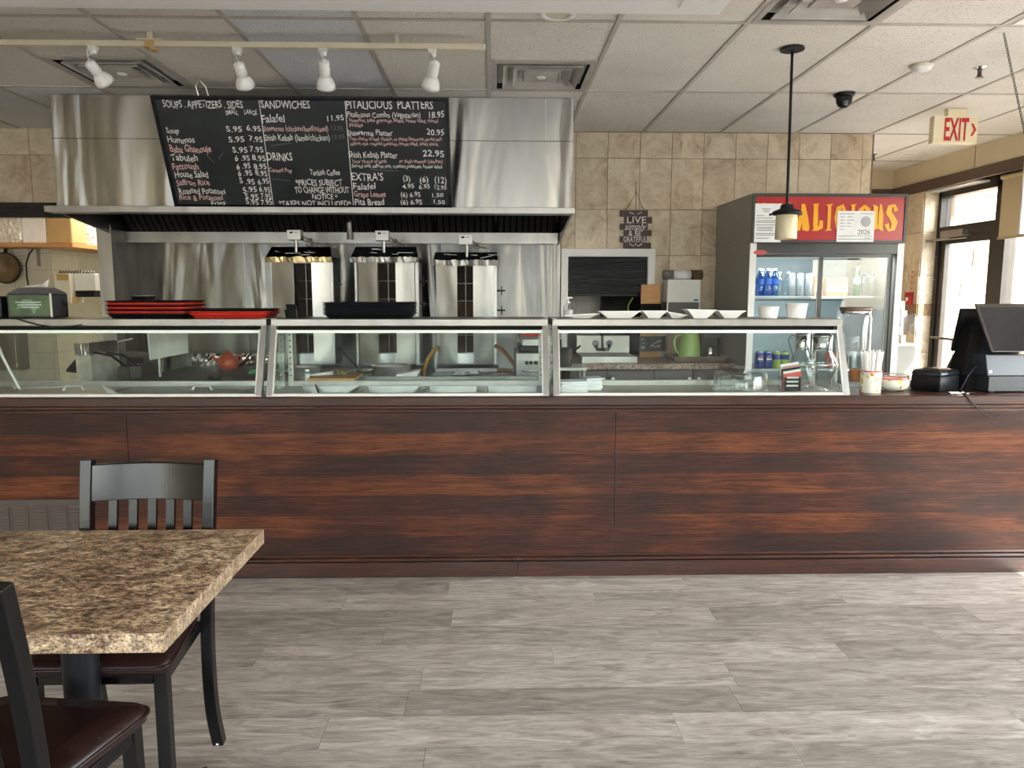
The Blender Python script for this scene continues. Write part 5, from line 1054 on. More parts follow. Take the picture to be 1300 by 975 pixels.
# header sign box
s0, s1 = at(954, 280, Y=CF-.03).x, at(1150, 280, Y=CF-.03).x
sb = obj('sign_box', MB().prism([(s0, CF-.03, CT+.001), (s0, 6.08, CT+.001), (s0, 6.08, at(910, 262, Y=6.08).z), (s0, CF-.03, ST)], (s1-s0, 0, 0)), COOLSIDE, co)
obj('sign_frame', MB().box(s0, s1, CF-.045, CF-.031, ST-.022, ST).box(s0, s1, CF-.045, CF-.031, CT, CT+.018).box(s0, s0+.024, CF-.045, CF-.031, CT+.018, ST-.022).box(s1-.018, s1, CF-.045, CF-.031, CT+.018, ST-.022), pm('dark_sign_frame', (.03, .028, .027), .4), sb)
obj('sign_face', B(s0+.024, s1-.018, CF-.038, CF-.032, CT+.018, ST-.022), RED, sb)
GL = {'P': [[(.25, .98, .16), (.28, .5, .2), (.22, .02, .3)], [(.2, .95, .12), (.6, 1.0, .16), (.85, .78, .26), (.6, .5, .16), (.3, .5, .1)]],
 'I': [[(.12, .97, .06), (.5, .93, .24), (.88, 1.0, .06)], [(.5, .95, .24), (.52, .5, .26), (.5, .05, .24)], [(.1, .0, .06), (.5, .06, .2), (.9, .03, .06)]],
 'T': [[(0, .86, .1), (.3, .93, .18), (.7, .90, .18), (1, 1.0, .1)], [(.5, .92, .2), (.5, .5, .24), (.5, .02, .36)]],
 'A': [[(.55, 1.0, .1), (.38, .5, .2), (.16, .05, .26), (.02, .0, .06)], [(.5, 1.0, .16), (.66, .5, .3), (.78, .07, .34), (.98, .0, .06)], [(.28, .36, .1), (.7, .36, .1)]],
 'L': [[(.05, .98, .05), (.36, .94, .22), (.6, 1.0, .05)], [(.34, .95, .24), (.36, .5, .28), (.36, .1, .26)], [(.1, .02, .06), (.5, .06, .22), (.85, .14, .26), (.88, .36, .2), (.68, .36, .08)]],
 'C': [[(.85, .72, .26), (.66, .96, .16), (.32, .86, .3), (.2, .5, .36), (.34, .12, .28), (.68, .03, .14), (.92, .22, .06)]],
 'O': [[(.5, .96, .1), (.22, .78, .28), (.16, .5, .34), (.22, .2, .28), (.5, .04, .1), (.78, .2, .28), (.84, .5, .34), (.78, .78, .28), (.5, .96, .1)]],
 'U': [[(.0, .97, .06), (.26, .9, .26), (.24, .4, .3), (.36, .08, .2), (.6, .12, .14), (.78, .4, .2)], [(.7, 1.0, .1), (.76, .6, .26), (.78, .12, .26), (1.0, .0, .06)]],
 'S': [[(.86, .74, .24), (.64, .97, .14), (.3, .9, .26), (.22, .68, .32), (.5, .52, .3), (.76, .32, .34), (.66, .08, .24), (.3, .02, .14), (.1, .26, .26)]]}
yl = CF-.0385; g0 = at(1040, 293, Y=yl).z; g1 = at(1040, 259, Y=yl).z
for ch, p0, p1 in (('P', 962, 974), ('I', 977, 985), ('T', 988, 1003), ('A', 1010, 1027), ('L', 1030, 1044), ('I', 1047, 1057), ('C', 1060, 1073), ('I', 1077, 1087), ('O', 1089, 1104), ('U', 1107, 1121), ('S', 1124, 1139)):
    a, b = at(p0, 280, Y=yl).x, at(p1, 280, Y=yl).x; W_, H_ = b-a, g1-g0; m = MB()
    for si, st_ in enumerate(GL[ch]):
        yl_ = yl-.0006*si
        P = [Vector((a+u*W_, 0, g0+v*H_)) for u, v, _ in st_]; n = len(P); Lp, Rp = [], []
        for i in range(n):
            t = (P[min(i+1, n-1)]-P[max(i-1, 0)]).normalized(); nn_ = Vector((-t.z, 0, t.x)); hw = st_[i][2]*W_*.80
            Lp.append(P[i]+nn_*hw); Rp.append(P[i]-nn_*hw)
        for i in range(n-1):
            a4 = [Lp[i], Rp[i], Rp[i+1], Lp[i+1]]
            m.hexa([Vector((q.x, yl_-.004-.0001*i, q.z)) for q in a4]+[Vector((q.x, yl, q.z)) for q in a4])
    obj('letter', m, YELLOW, sb)
# paper notices on the header
def notice(p0, p1, q0, q1, lab, fn):
    a, b = at(p0, q1, Y=yl-.006), at(p1, q0, Y=yl-.006)
    n = thing('notice', lab, 'notice', (a.x, yl-.008, a.z), 'paper notices on the cooler header'); obj('sheet', B(a.x, b.x, yl-.008, yl-.0055, a.z, b.z), PAPER, n)
    fn(n, b.x-a.x, b.z-a.z, a)
def n1(n, W_, H_, a):
    m = MB()
    for (u, v, w_) in ((.25, .86, .35), (.3, .82, .25), (.32, .78, .2), (.05, .68, .3), (.05, .62, .6), (.05, .55, .75), (.05, .51, .7), (.05, .44, .75), (.1, .38, .6), (.1, .34, .55), (.1, .3, .6), (.05, .22, .7), (.05, .18, .7), (.05, .1, .5)):
        m.box(a.x+u*W_, a.x+(u+w_)*W_, yl-.0088, yl-.008, a.z+v*H_, a.z+v*H_+.0035)
    obj('small_print', m, GREYTXT, n, kind='stuff')
def n2(n, W_, H_, a):
    m = MB()
    for (u, v, w_) in ((.05, .9, .4), (.6, .91, .34), (.08, .8, .12), (.26, .8, .14), (.08, .7, .12), (.26, .7, .18), (.08, .6, .1), (.26, .6, .1), (.08, .5, .14), (.26, .5, .1), (.08, .4, .1), (.05, .18, .9), (.05, .08, .9), (.75, .12, .16)):
        m.box(a.x+u*W_, a.x+(u+w_)*W_, yl-.0088, yl-.008, a.z+v*H_, a.z+v*H_+.003)
    obj('small_print', m, GREYTXT, n, kind='stuff'); obj('seal', MB().lathe([(.001, -.0006), (.034, -.0006), (.036, 0)], (0, 0, 0), 20, 'y', cap=False).xf(Matrix.Translation((a.x+.76*W_, yl-.008, a.z+.66*H_))), LTTXT, n, label='pale grey printed seal')
    text('2026', GREYTXT, n, (.56*W_, -.0005, .24*H_), .33*W_, .16*H_)
notice(957, 993, 258.5, 307.5, 'white typed paper sheet taped at the left end of the red cooler header', n1)
notice(1061.5, 1111, 268, 307, 'white printed permit reading 2026 taped over the red cooler header', n2)
# sliding doors
zd0, zd1 = .32, zh-.004
def cdoor(p0, p1, y, nm, lab, refl):
    a, b = at(p0, 360, Y=CF).x, at(p1, 360, Y=CF).x; w_ = .028
    d = obj(nm, MB().box(a, b, y, y+.02, zd0, zd0+.04).box(a, b, y, y+.02, zd1-.022, zd1).box(a, a+w_, y, y+.02, zd0+.04, zd1-.022).box(b-w_*(1.0), b, y, y+.02, zd0+.04, zd1-.022), pm('dark_door_frame', (.022, .026, .026), .3), co, label=lab)
    obj('pane', B(a+w_, b-w_, y+.008, y+.012, zd0+.04, zd1-.022), GLASS_COOL, d)
    obj('gasket_line', MB().box(a+w_, b-w_, y+.004, y+.008, zd1-.025, zd1-.022).box(b-w_-.004, b-w_, y+.004, y+.008, zd0+.04, zd1-.026), ALU_WHITE, d)
cdoor(953.5, 1044, CF+.003, 'door', 'left glass door', .1); cdoor(1040.5, 1134, CF+.026, 'door', 'right glass door', .1)
zsh1 = at(1000, 376.5, Y=5.42).z; zsh2 = at(1000, 469, Y=5.42).z; zsh15 = (zsh1+zsh2)/2+.03
for k, z in enumerate((zsh1, zsh2, .58)):
    m = MB().box(cx0+.032, cx1-.032, 5.40, 5.412, z-.008, z+.004).box(cx0+.032, cx1-.032, 5.98, 5.99, z-.008, z)
    for q in range(30): x = cx0+.05+q*(cx1-cx0-.1)/29; m.box(x-.002, x+.002, 5.412, 5.98, z-.004, z)
    obj('wire_shelf', m, ALU_WHITE, co)
zmid = (zsh1+zsh2)/2-.01
lamp('cooler_light', 'AREA', ((cx0+cx1)/2, 5.36, CT-.07), (0, .5, -1), 3., (.9, .97, 1), (.9, .04))
BLUEG = glassy('blue_bottle_plastic', (.30, .52, .85), .10); CLEARB = glassy('clear_bottle_plastic', (.85, .93, .95), .12); GRNG = pm('dark_green_glass', (.02, .10, .04), .15)
def bottle(x, y, z, r, h, mat, lab, grp, capm=WHITE, lblm=None):
    t = thing('drink_bottle', lab, 'bottle', (x, y, z), grp)
    obj('body', MB().lathe([(r*.9, z), (r, z+h*.04), (r, z+h*.3), (r*.93, z+h*.36), (r, z+h*.42), (r, z+h*.62), (r*.75, z+h*.76), (r*.38, z+h*.88), (r*.36, z+h*.92)], (x, y, 0), 18), mat, t)
    obj('cap', MB().lathe([(r*.42, z+h*.921), (r*.42, z+h)], (x, y, 0), 14), capm, t)
    if lblm: obj('label', MB().lathe([(r*1.02, z+h*.42), (r*1.02, z+h*.62)], (x, y, 0), 18, cap=False), lblm, t)
    return t
z1 = zsh1+.0045; 
for k, (px, y) in enumerate(((964, 5.46), (974, 5.46), (983, 5.48), (967, 5.56), (978, 5.57))):
    x = at(px, 370, Y=y).x; bottle(x, y, z1, .030, .20, BLUEG, 'blue plastic water bottle in the cluster at the left of the upper cooler shelf', 'blue water bottles on the upper cooler shelf', WHITE, BLUE)
def can(x, y, z, body, lab, grp, stripe=None, emb=None, r=.031, h=.122):
    t = thing('drink_can', lab, 'can', (x, y, z), grp)
    obj('body', MB().lathe([(r*.82, z), (r, z+.008), (r, z+h-.014), (r*.86, z+h-.003)], (x, y, 0), 20), body, t); obj('lid', MB().lathe([(r*.86, z+h-.0029), (r*.84, z+h), (r*.80, z+h-.003), (.001, z+h-.003)], (x, y, 0), 20, cap=False), CHROME, t)
    if stripe: obj('band', MB().lathe([(r*1.01, z+h*.55), (r*1.01, z+h*.86)], (x, y, 0), 20, cap=False), stripe, t)
    if emb:
        cz = z+h*.60; yy = y-r-.0012
        c1 = obj('emblem', MB().lathe([(.019, -.0006), (.019, 0)], (0, 0, 0), 20, 'y').xf(Matrix.Translation((x, yy, cz))), WHITE, t)
        obj('red_arc', MB().prism([(x+.0175*math.cos(a_), yy-.0012, cz+.0175*math.sin(a_)) for a_ in [PI*.06+PI*.88*i/8 for i in range(9)]], (0, .0005, 0)), REDLET, c1)
        obj('blue_arc', MB().prism([(x+.0175*math.cos(a_), yy-.0012, cz+.0175*math.sin(a_)) for a_ in [-PI*.15-PI*.7*i/8 for i in range(9)]], (0, .0005, 0)), BLUE, c1)
SILV = pm('silver_can', (.62, .63, .65), .3, .6, .1); LIME = pm('yellow_green_can', (.45, .52, .12), .3, .3); BLUC = pm('blue_can', (.015, .05, .28), .3, .3)
for k, px in enumerate((1004, 1015, 1026)):
    y = 5.46; x = at(px, 372, Y=y).x; can(x, y, z1, SILV, 'pale silver drink can in the row of three on the upper cooler shelf', 'pale cans on the upper cooler shelf', None, None, .026, .165)
for k, px in enumerate((989, 999.5)):
    bottle(at(px, 372, Y=5.6).x, 5.6, z1, .028, .18, CLEARB, 'clear water bottle behind the pale cans on the upper cooler shelf', 'clear bottles on the upper cooler shelf')
x0, x1 = at(1048, 370, Y=5.5).x, at(1076, 370, Y=5.5).x
ORG_ = pm('carton_brick_orange', (.66, .25, .12), .5)  # right-hand three blocks stand in for brick reflected in the door glass
for k, (p0, p1, mt, lab) in enumerate(((1034, 1041, ORG_, 'narrow orange carton behind the middle door post of the cooler'), (1049, 1058, ORG_, 'left orange block standing in for brick reflected in the right cooler door'), (1058.5, 1067, ORG_, 'middle orange block standing in for brick reflected in the right cooler door'), (1067.5, 1076, ORG_, 'right orange block standing in for brick reflected in the right cooler door'))):
    a, b = at(p0, 370, Y=5.5).x, at(p1, 370, Y=5.5).x; t = thing('carton_or_reflection', lab, 'carton', ((a+b)/2, 5.53, z1), 'orange cartons in the cooler'); obj('body', B(a, b, 5.5, 5.56, z1, z1+.135), mt, t, bevel=.002); obj('print_band', B(a-.0005, b+.0005, 5.4985, 5.4998, z1+.03, z1+.075), PAPER, t)
bottle(at(1087, 372, Y=5.5).x, 5.5, z1, .024, .215, GRNG, 'dark green glass bottle on the right side of the upper cooler shelf', None, WHITE, PAPER)
for k, px in enumerate((1097, 1107)):
    bottle(at(px, 372, Y=5.5).x, 5.5, z1, .026, .16, CLEARB, 'clear water bottle right of the green bottle in the cooler', 'clear water bottles right of the green bottle', BLUE)
z2 = zsh2+.0045
for k, (px, mt, em, lab) in enumerate(((963, BLUC, 1, 'leftmost blue can with a round red, white and blue emblem on the lower cooler shelf'), (974, BLUC, 1, 'second blue can with a round emblem on the lower cooler shelf'), (985, LIME, 0, 'left yellow-green can beside the blue cans on the lower cooler shelf'), (995.5, LIME, 0, 'right yellow-green can beside the blue cans on the lower cooler shelf'))):
    y = 5.46; x = at(px, 468, Y=y).x; can(x, y, z2, mt, lab, 'cans on the lower cooler shelf', None if em else BLUC, em)
for k in range(6):
    y = 5.55; x = at(963+k*11, 468, Y=y).x; 
    if k < 4: can(x, y, z2, BLUC if k < 2 else LIME, ('blue' if k < 2 else 'yellow-green')+' drink can in the second row of the lower cooler shelf', 'second row of cans on the lower cooler shelf')
for k, (px, mt) in enumerate(((1052, RED_TRAY), (1060, RED_TRAY), (1068, GRNG), (1083, SILV), (1094, SILV), (1105, SILV))):
    y = 5.5; x = at(px, 460, Y=y).x; can(x, y, z2, mt, ('red', 'red', 'dark green', 'silver', 'silver', 'silver')[k]+' can on the right side of the lower cooler shelf', 'mixed cans behind the right cooler door')
# items behind glass bottom of left door, right of cooler: half wall, rack, bag
hw = obj('wall_half', B(3.3, at(1162, 440, Y=6.3).x, 6.3, 6.42, 0, at(1150, 439, Y=6.3).z), pm('pale_grey_stone', (.24, .23, .21), .5, 0, .1, 5), kind='structure')
obj('cap', B(3.28, at(1163, 440, Y=6.28).x, 6.28, 6.44, at(1150, 439, Y=6.3).z, at(1150, 439, Y=6.3).z+.02), SOFFIT, hw)
zt = at(1146, 385, Y=6.1).z; rx = at(1146.5, 400, Y=6.34).x; hz_ = at(1150, 439, Y=6.3).z+.0205
rk = thing('rack', 'slim white upright bracket on the half wall right of the cooler', 'bracket', (rx, 6.36, hz_)); obj('upright', B(rx-.016, rx+.016, 6.35, 6.37, hz_, hz_+.36), WHITE_MET, rk); obj('arm', MB().box(rx-.09, rx+.02, 6.34, 6.35, hz_+.22, hz_+.235).box(rx-.02, rx+.03, 6.33, 6.345, hz_+.23, hz_+.28), WHITE_MET, rk)
m = MB(); rn = random.Random(3); bx_, bz_ = rx+.055, hz_+.02
for (a_, r_) in ((0, .06), (.1, .055)): pass
pts = [(.001, .17), (.03, .16), (.05, .12), (.072, .07), (.066, .02), (.04, .0), (.001, 0)]
m.lathe(pts, (0, 0, 0), 14, cap=False); m.v = [Vector((v.x*(1+rn.uniform(-.2, .2)), v.y*(1+rn.uniform(-.2, .2)), v.z)) for v in m.v]; m.xf(Matrix.Translation((bx_, 6.30+.02, hz_+.09)))
obj('plastic_bag', m, glassy('thin_white_plastic', (.72, .75, .80), .15), None, 'crumpled translucent white plastic bag hanging on the white bracket', 'plastic bag')
a = at(1137, 437, Y=6.26); obj('red_tag', B(a.x, a.x+.045, 6.325, 6.345, hz_, hz_+.085), RED, None, 'small red box on the half wall beside the cooler', 'box'); obj('white_box', B(a.x+.075, a.x+.11, 6.305, 6.345, hz_, hz_+.07), WHITE, None, 'small white box on the half wall right of the red box', 'box')
# fire alarm, switch plate, paper strip on the right-wall pier
def onR(px, py): return at(px, py, X=XR-.008)
a, b = onR(1152, 387), onR(1160, 371); fa = thing('fire_alarm', 'small red fire alarm pull station on the tiled pier beside the door', 'fire alarm', (XR-.01, a.y, a.z)); y0, y1 = sorted((a.y, b.y)); obj('box', B(XR-.045, XR-.0085, y0, y1, a.z, b.z), pm('alarm_red', (.42, .012, .015), .4), fa, bevel=.003); obj('white_mark', B(XR-.047, XR-.0455, y0+.03, y1-.03, a.z+.04, a.z+.075), WHITE, fa)
a, b = onR(1150, 358), onR(1154, 344); y0, y1 = sorted((a.y, b.y)); sp_ = obj('switch_plate', B(XR-.016, XR-.0085, y0, y1, a.z, b.z), CREAM, None, 'small cream switch plate on the tiled pier above the fire alarm', 'switch')
a, b = onR(1155, 371), onR(1161.5, 344); y0, y1 = sorted((a.y, b.y)); ps = thing('paper_strip', 'narrow tan paper strip with red print on the tiled pier above the fire alarm', 'notice', (XR-.01, a.y, a.z)); obj('sheet', B(XR-.011, XR-.0085, y0, y1, a.z+.01, b.z), pm('tan_paper', (.55, .40, .26), .8), ps)
m = MB()
for q in range(4): m.box(XR-.0118, XR-.011, y0+.02, y1-.02, a.z+.03+q*.055, a.z+.045+q*.055)
obj('red_print', m, REDLET, ps, kind='stuff')
# roller blind on the side window, hanging white sign on a chain
bz0, bz1 = at(1285, 300, X=XF).z, 2.46
bl = thing('roller_blind', 'beige woven roller blind half lowered over the side window right of the door', 'blind', (XF-.03, 5.5, bz0)); obj('cloth', B(XF-.03, XF-.026, YW0+.02, YD0-.06, bz0, bz1), BLIND, bl); obj('bottom_bar', B(XF-.036, XF-.02, YW0+.02, YD0-.05, bz0-.018, bz0-.0005), pm('blind_bar', (.30, .22, .13), .6), bl); obj('roller', MB().tube([(XF-.035, YW0+.02, bz1), (XF-.035, YD0-.06, bz1)], .02, 12), BLIND, bl)
sy = 3.75; a = at(1293, 297, Y=sy); b = at(1293.5, 190, Y=sy)
hsn = thing('hanging_sign', 'white hanging sign with maroon corner lines on a chain at the right edge', 'sign', (a.x+.3, sy, a.z)); obj('panel', B(a.x, a.x+.75, sy-.006, sy+.006, a.z, b.z), WHITE, hsn, bevel=.003)
for q in range(2): obj('maroon_line', MB().bar([(a.x+.001+.0, sy-.0068, b.z-.085-.02*q), (a.x+.10, sy-.0068, b.z-.02-.02*q)], .006, .001, (0, 0, 1)), pm('maroon_line', (.22, .01, .04), .5), hsn)
ct = at(1275, 33, Z=CZ); ct.y = sy+.02; m = MB(); n = 46; A = Vector((at(1275, 33, Y=sy).x, sy, CZ-.004)); Bv = Vector((a.x+.012, sy, b.z+.006))
for i in range(n):
    p = A+(Bv-A)*((i+.5)/n); d = (Bv-A).normalized(); s = Vector((1, 0, 0)) if i % 2 else Vector((0, 1, 0)); hl = (Bv-A).length/n*.62
    m.tube([p-d*hl, p-d*hl*.4+s*.005, p+d*hl*.4+s*.005, p+d*hl], .0018, 5); m.tube([p-d*hl, p-d*hl*.4-s*.005, p+d*hl*.4-s*.005, p+d*hl], .0018, 5)
obj('chain', m, STEEL_DARK, hsn, kind='stuff'); obj('grommet', MB().lathe([(.004, -.002), (.009, -.002), (.009, .002)], (0, 0, 0), 12, 'y').xf(Matrix.Translation((a.x+.012, sy-.005, b.z-.012))), CHROME, hsn)

# ================================================================ LIVE SIMPLY SIGN
ys = 6.07
ls = thing('hanging_plaque', 'dark brown slatted plaque reading LIVE simply & BE GRATEFUL hanging on twine', 'wall sign', (at(808, 290, Y=ys).x, ys, at(808, 316, Y=ys).z))
SR = [(267, 275, 787.5, 822.5), (275.4, 283.6, 792.5, 828), (284, 291.5, 787, 822.5), (292, 299.6, 792, 827.5), (300, 307.6, 787, 821), (308, 316, 791.5, 826.5)]
for (q0, q1, p0, p1) in SR: obj('plank', pbox(p0, q0, p1, q1, ys, .012), SIGNBR, ls)
o_ = ORG[ls.name]
def lt(s, p0, p1, base, h, shear=0, bold=0.0, wob=0):
    a, b = at(p0, base, Y=ys-.001), at(p1, base-h, Y=ys-.001); text(s, CHALK, ls, (a.x-o_.x, -.0012, a.z-o_.z), b.x-a.x, b.z-a.z, shear=shear, bold=bold, wob=wob)
lt('LIVE', 796, 820.5, 283, 8); lt('simply', 793, 821, 291.5, 8, .4, 0, 0); lt('& BE', 798, 814, 299.6, 7); lt('GRATEFUL', 791.3, 821, 307, 6.2)
sw_ = MB()
for k in range(8):
    a = -1+2*k/8; b_ = -1+2*(k+1)/8
    P1 = at(807+8*a, 312.5-3*a*a, Y=ys-.001); P2 = at(807+8*b_, 312.5-3*b_*b_, Y=ys-.001)
    if k not in (3, 4): sw_.bar([P1, P2], .004, .001, (0, 1, 0)) if False else sw_.bar([P1, P2], .001, .006, (0, 1, 0))
for s in (-1, 1):
    P1, P2 = at(807+s*8, 269.5, Y=ys-.001), at(807+s*2, 271.5, Y=ys-.001); sw_.bar([P1, P2], .001, .004, (0, 1, 0))
obj('flourish', sw_, CHALK, ls, kind='stuff')
hc = at(807, 310.3, Y=ys-.0015); obj('heart', MB().prism([(hc.x+.0075*u, ys-.0015, hc.z+.0075*v) for u, v in ((0, -1.1), (.9, 0), (.9, .6), (.45, .9), (0, .5), (-.45, .9), (-.9, .6), (-.9, 0))], (0, .001, 0)), CHALK, ls)
nl = at(807.5, 243.5, Y=ys+.01); obj('twine', MB().tube([at(795, 267, Y=ys+.006), nl, at(817.5, 267, Y=ys+.006)], .0028, 6), TWINE, ls); obj('twine', MB().tube([at(807.5, 230, Y=ys+.014), at(807.5, 267, Y=ys+.006)], .0022, 6), TWINE, ls)
obj('nail', MB().tube([nl+Vector((0, -.01, 0)), nl+Vector((0, .02, 0))], .004, 6), STEEL_DARK, ls)

# ================================================================ THINGS ON THE DISPLAY CASES
ZS = 1.3563
def tray(px0, px1, z, mat, lab, grp, y0=3.975, y1=4.285, h=.026):
    x0, x1 = at(px0, 390, Y=y0).x, at(px1, 390, Y=y0).x
    t = thing('food_tray', lab, 'tray', ((x0+x1)/2, (y0+y1)/2, z), grp)
    m = MB(); m.rrect(x0, x1, y0, y1, [(z, .028), (z+h*.75, .010), (z+h-.004, .004), (z+h-.003, 0), (z+h, 0), (z+h, .008), (z+h-.006, .014), (z+.004, .032)], .03)
    obj('body', m, mat, t); return t
seq = [('black', 'bottom'), ('red', 'second lowest'), ('black', 'third lowest'), ('red', 'middle'), ('black', 'third from the top'), ('red', 'second from the top'), ('black', 'topmost')]
for k, (c_, w_) in enumerate(seq):
    tray(130, 235, ZS+.0005+k*.0112, BLACK_TRAY if c_ == 'black' else RED_TRAY, f'{c_} plastic tray, {w_} in the mixed red and black stack', 'mixed red and black tray stack')
for k in range(3):
    tray(235.8, 337, ZS+.0005+k*.0112, RED_TRAY if k < 2 else BLACK_TRAY, ('red plastic tray at the bottom of the low stack right of the mixed stack', 'red plastic tray in the middle of the low stack right of the mixed stack', 'thin black tray on top of the low red stack')[k], 'low red tray stack')
for k in range(7):
    tray(408, 523.5, ZS+.0005+k*.0098, BLACK_TRAY, 'black plastic tray, '+('bottom', 'second lowest', 'third lowest', 'middle', 'third from the top', 'second from the top', 'topmost')[k]+' in the all-black stack on the middle case', 'all-black tray stack')
a = at(182, 381, Y=4.12); zt_ = ZS+.0005+6*.0112+.0265; r = .062
obj('steel_bowl', MB().lathe([(.035, zt_), (.052, zt_+.006), (r, zt_+.024), (r+.004, zt_+.025), (r-.004, zt_+.022), (.05, zt_+.008), (.001, zt_+.003)], (a.x, 4.12, 0), 28, cap=False), STEEL_LIGHT, None, 'shallow steel dish sitting on top of the mixed tray stack', 'bowl')
# napkin dispensers
yn = 4.10; c = at(47, 400, Y=yn); nh = at(40, 365, Y=yn).z-ZS
nd = thing('napkin_dispenser', 'smoky grey napkin dispenser with a green printed panel and white napkins', 'napkin dispenser', (c.x, yn+.02, ZS+.0005), rot=(0, 0, .06))
DG = pm('dark_smoky_plastic', (.04, .042, .05), .25, 0, .1)
W2, D2, H2 = .115, .085, nh
obj('body', MB().hexa([(-W2, -D2, 0), (W2, -D2, 0), (W2, D2, 0), (-W2, D2, 0), (-W2, -D2, H2*.80), (W2, -D2, H2*.80), (W2, D2, H2*.80), (-W2, D2, H2*.80)]), DG, nd, local=True, bevel=.008)
obj('top_cover', MB().hexa([(-W2, -D2, H2*.805), (W2, -D2, H2*.805), (W2, D2, H2*.805), (-W2, D2, H2*.805), (-W2*.6, -D2*.6, H2), (W2*.6, -D2*.6, H2), (W2*.6, D2*.6, H2), (-W2*.6, D2*.6, H2)]), pm('grey_smoky_plastic', (.10, .10, .11), .3), nd, local=True, bevel=.006)
cd_ = obj('printed_card', B(-W2+.014, W2-.014, -D2-.003, -D2-.0005, .014, H2*.74), pm('green_leaf_print', (.03, .075, .02), .35, 0, .55, 9), nd, local=True)
obj('leaf_shape', MB().add([(-.07, -D2-.0036, H2*.30), (-.03, -D2-.0036, H2*.62), (.01, -D2-.0036, H2*.60), (.045, -D2-.0036, H2*.40), (.02, -D2-.0036, H2*.12), (.0, -D2-.0036, H2*.38)], [(0, 1, 2, 3, 5), (3, 4, 5)]), pm('pale_blue_leaf', (.12, .22, .16), .5), cd_, local=True)
m = MB()
for q, (w_, x_) in enumerate(((.13, -.005), (.12, .0), (.09, .005))): m.box(x_-w_/2, x_+w_/2, -D2-.0044, -D2-.0038, H2*(.50-q*.085), H2*(.50-q*.085)+.006)
obj('pale_text_line', m, LTTXT, cd_, local=True, kind='stuff')
obj('silver_edge', MB().box(W2-.012, W2-.002, -D2-.002, -D2-.0005, .006, H2*.8), ALU, nd, local=True)
obj('napkin', MB().add([(-.08, -.02, H2), (.02, -.02, H2+.006), (.07, -.01, H2+.045), (.05, .01, H2+.004), (-.06, .02, H2+.004), (.03, 0, H2+.02)], [(0, 1, 5), (1, 2, 5), (2, 3, 5), (3, 4, 5), (4, 0, 5)]), PAPER, nd, local=True)
a = at(13, 400, Y=4.1)
n2_ = thing('napkin_dispenser', 'second dark dispenser cut off by the left edge of the picture', 'napkin dispenser', (a.x-.11, 4.12, ZS+.0005)); z = ZS+.0005
obj('body', B(a.x-.20, a.x-.0, 4.03, 4.2, z, z+.115), BLACK, n2_, bevel=.008); obj('panel', B(a.x-.19, a.x-.045, 4.026, 4.0295, z+.02, z+.10), pm('dark_teal_panel', (.05, .10, .12), .3), n2_); obj('round_badge', MB().lathe([(.016, -.003), (.014, 0)], (0, 0, 0), 20, 'y').xf(Matrix.Translation((a.x-.055, 4.026, z+.022))), WHITE, n2_)
# cable over the shelf edge
ca = [at(12, 404, Y=3.95), at(28, 407, Y=3.935), at(48, 412.5, Y=3.933), at(70, 415.5, Y=3.934), at(92, 414, Y=3.936), at(104, 412.2, Y=3.937)]
ca[0].z = ZS+.003; ca[0].y = 4.0; ca.insert(1, Vector(((ca[0].x+ca[1].x)/2, 3.94, ZS+.004)))
obj('power_cable', MB().tube(ca, .0035, 6), BLACK, None, 'thin black cable sagging over the shelf edge below the napkin dispenser', 'cable')
# black card stand
a = at(371, 405, Y=4.05)
cs_ = thing('card_stand', 'small leaning black plastic holder left of the all-black tray stack', 'holder', (a.x, 4.05, ZS)); obj('back', MB().hexa([(a.x-.022, 4.03, ZS), (a.x+.026, 4.03, ZS), (a.x+.026, 4.06, ZS), (a.x-.022, 4.06, ZS), (a.x-.038, 4.07, ZS+.075), (a.x+.016, 4.07, ZS+.072), (a.x+.016, 4.085, ZS+.072), (a.x-.038, 4.085, ZS+.075)]), BLACK, cs_, bevel=.003); obj('pocket', MB().hexa([(a.x-.024, 4.012, ZS), (a.x+.028, 4.012, ZS), (a.x+.028, 4.0295, ZS), (a.x-.024, 4.0295, ZS), (a.x-.034, 4.030, ZS+.045), (a.x+.02, 4.030, ZS+.045), (a.x+.02, 4.048, ZS+.045), (a.x-.034, 4.048, ZS+.045)]), BLACK_M, cs_)
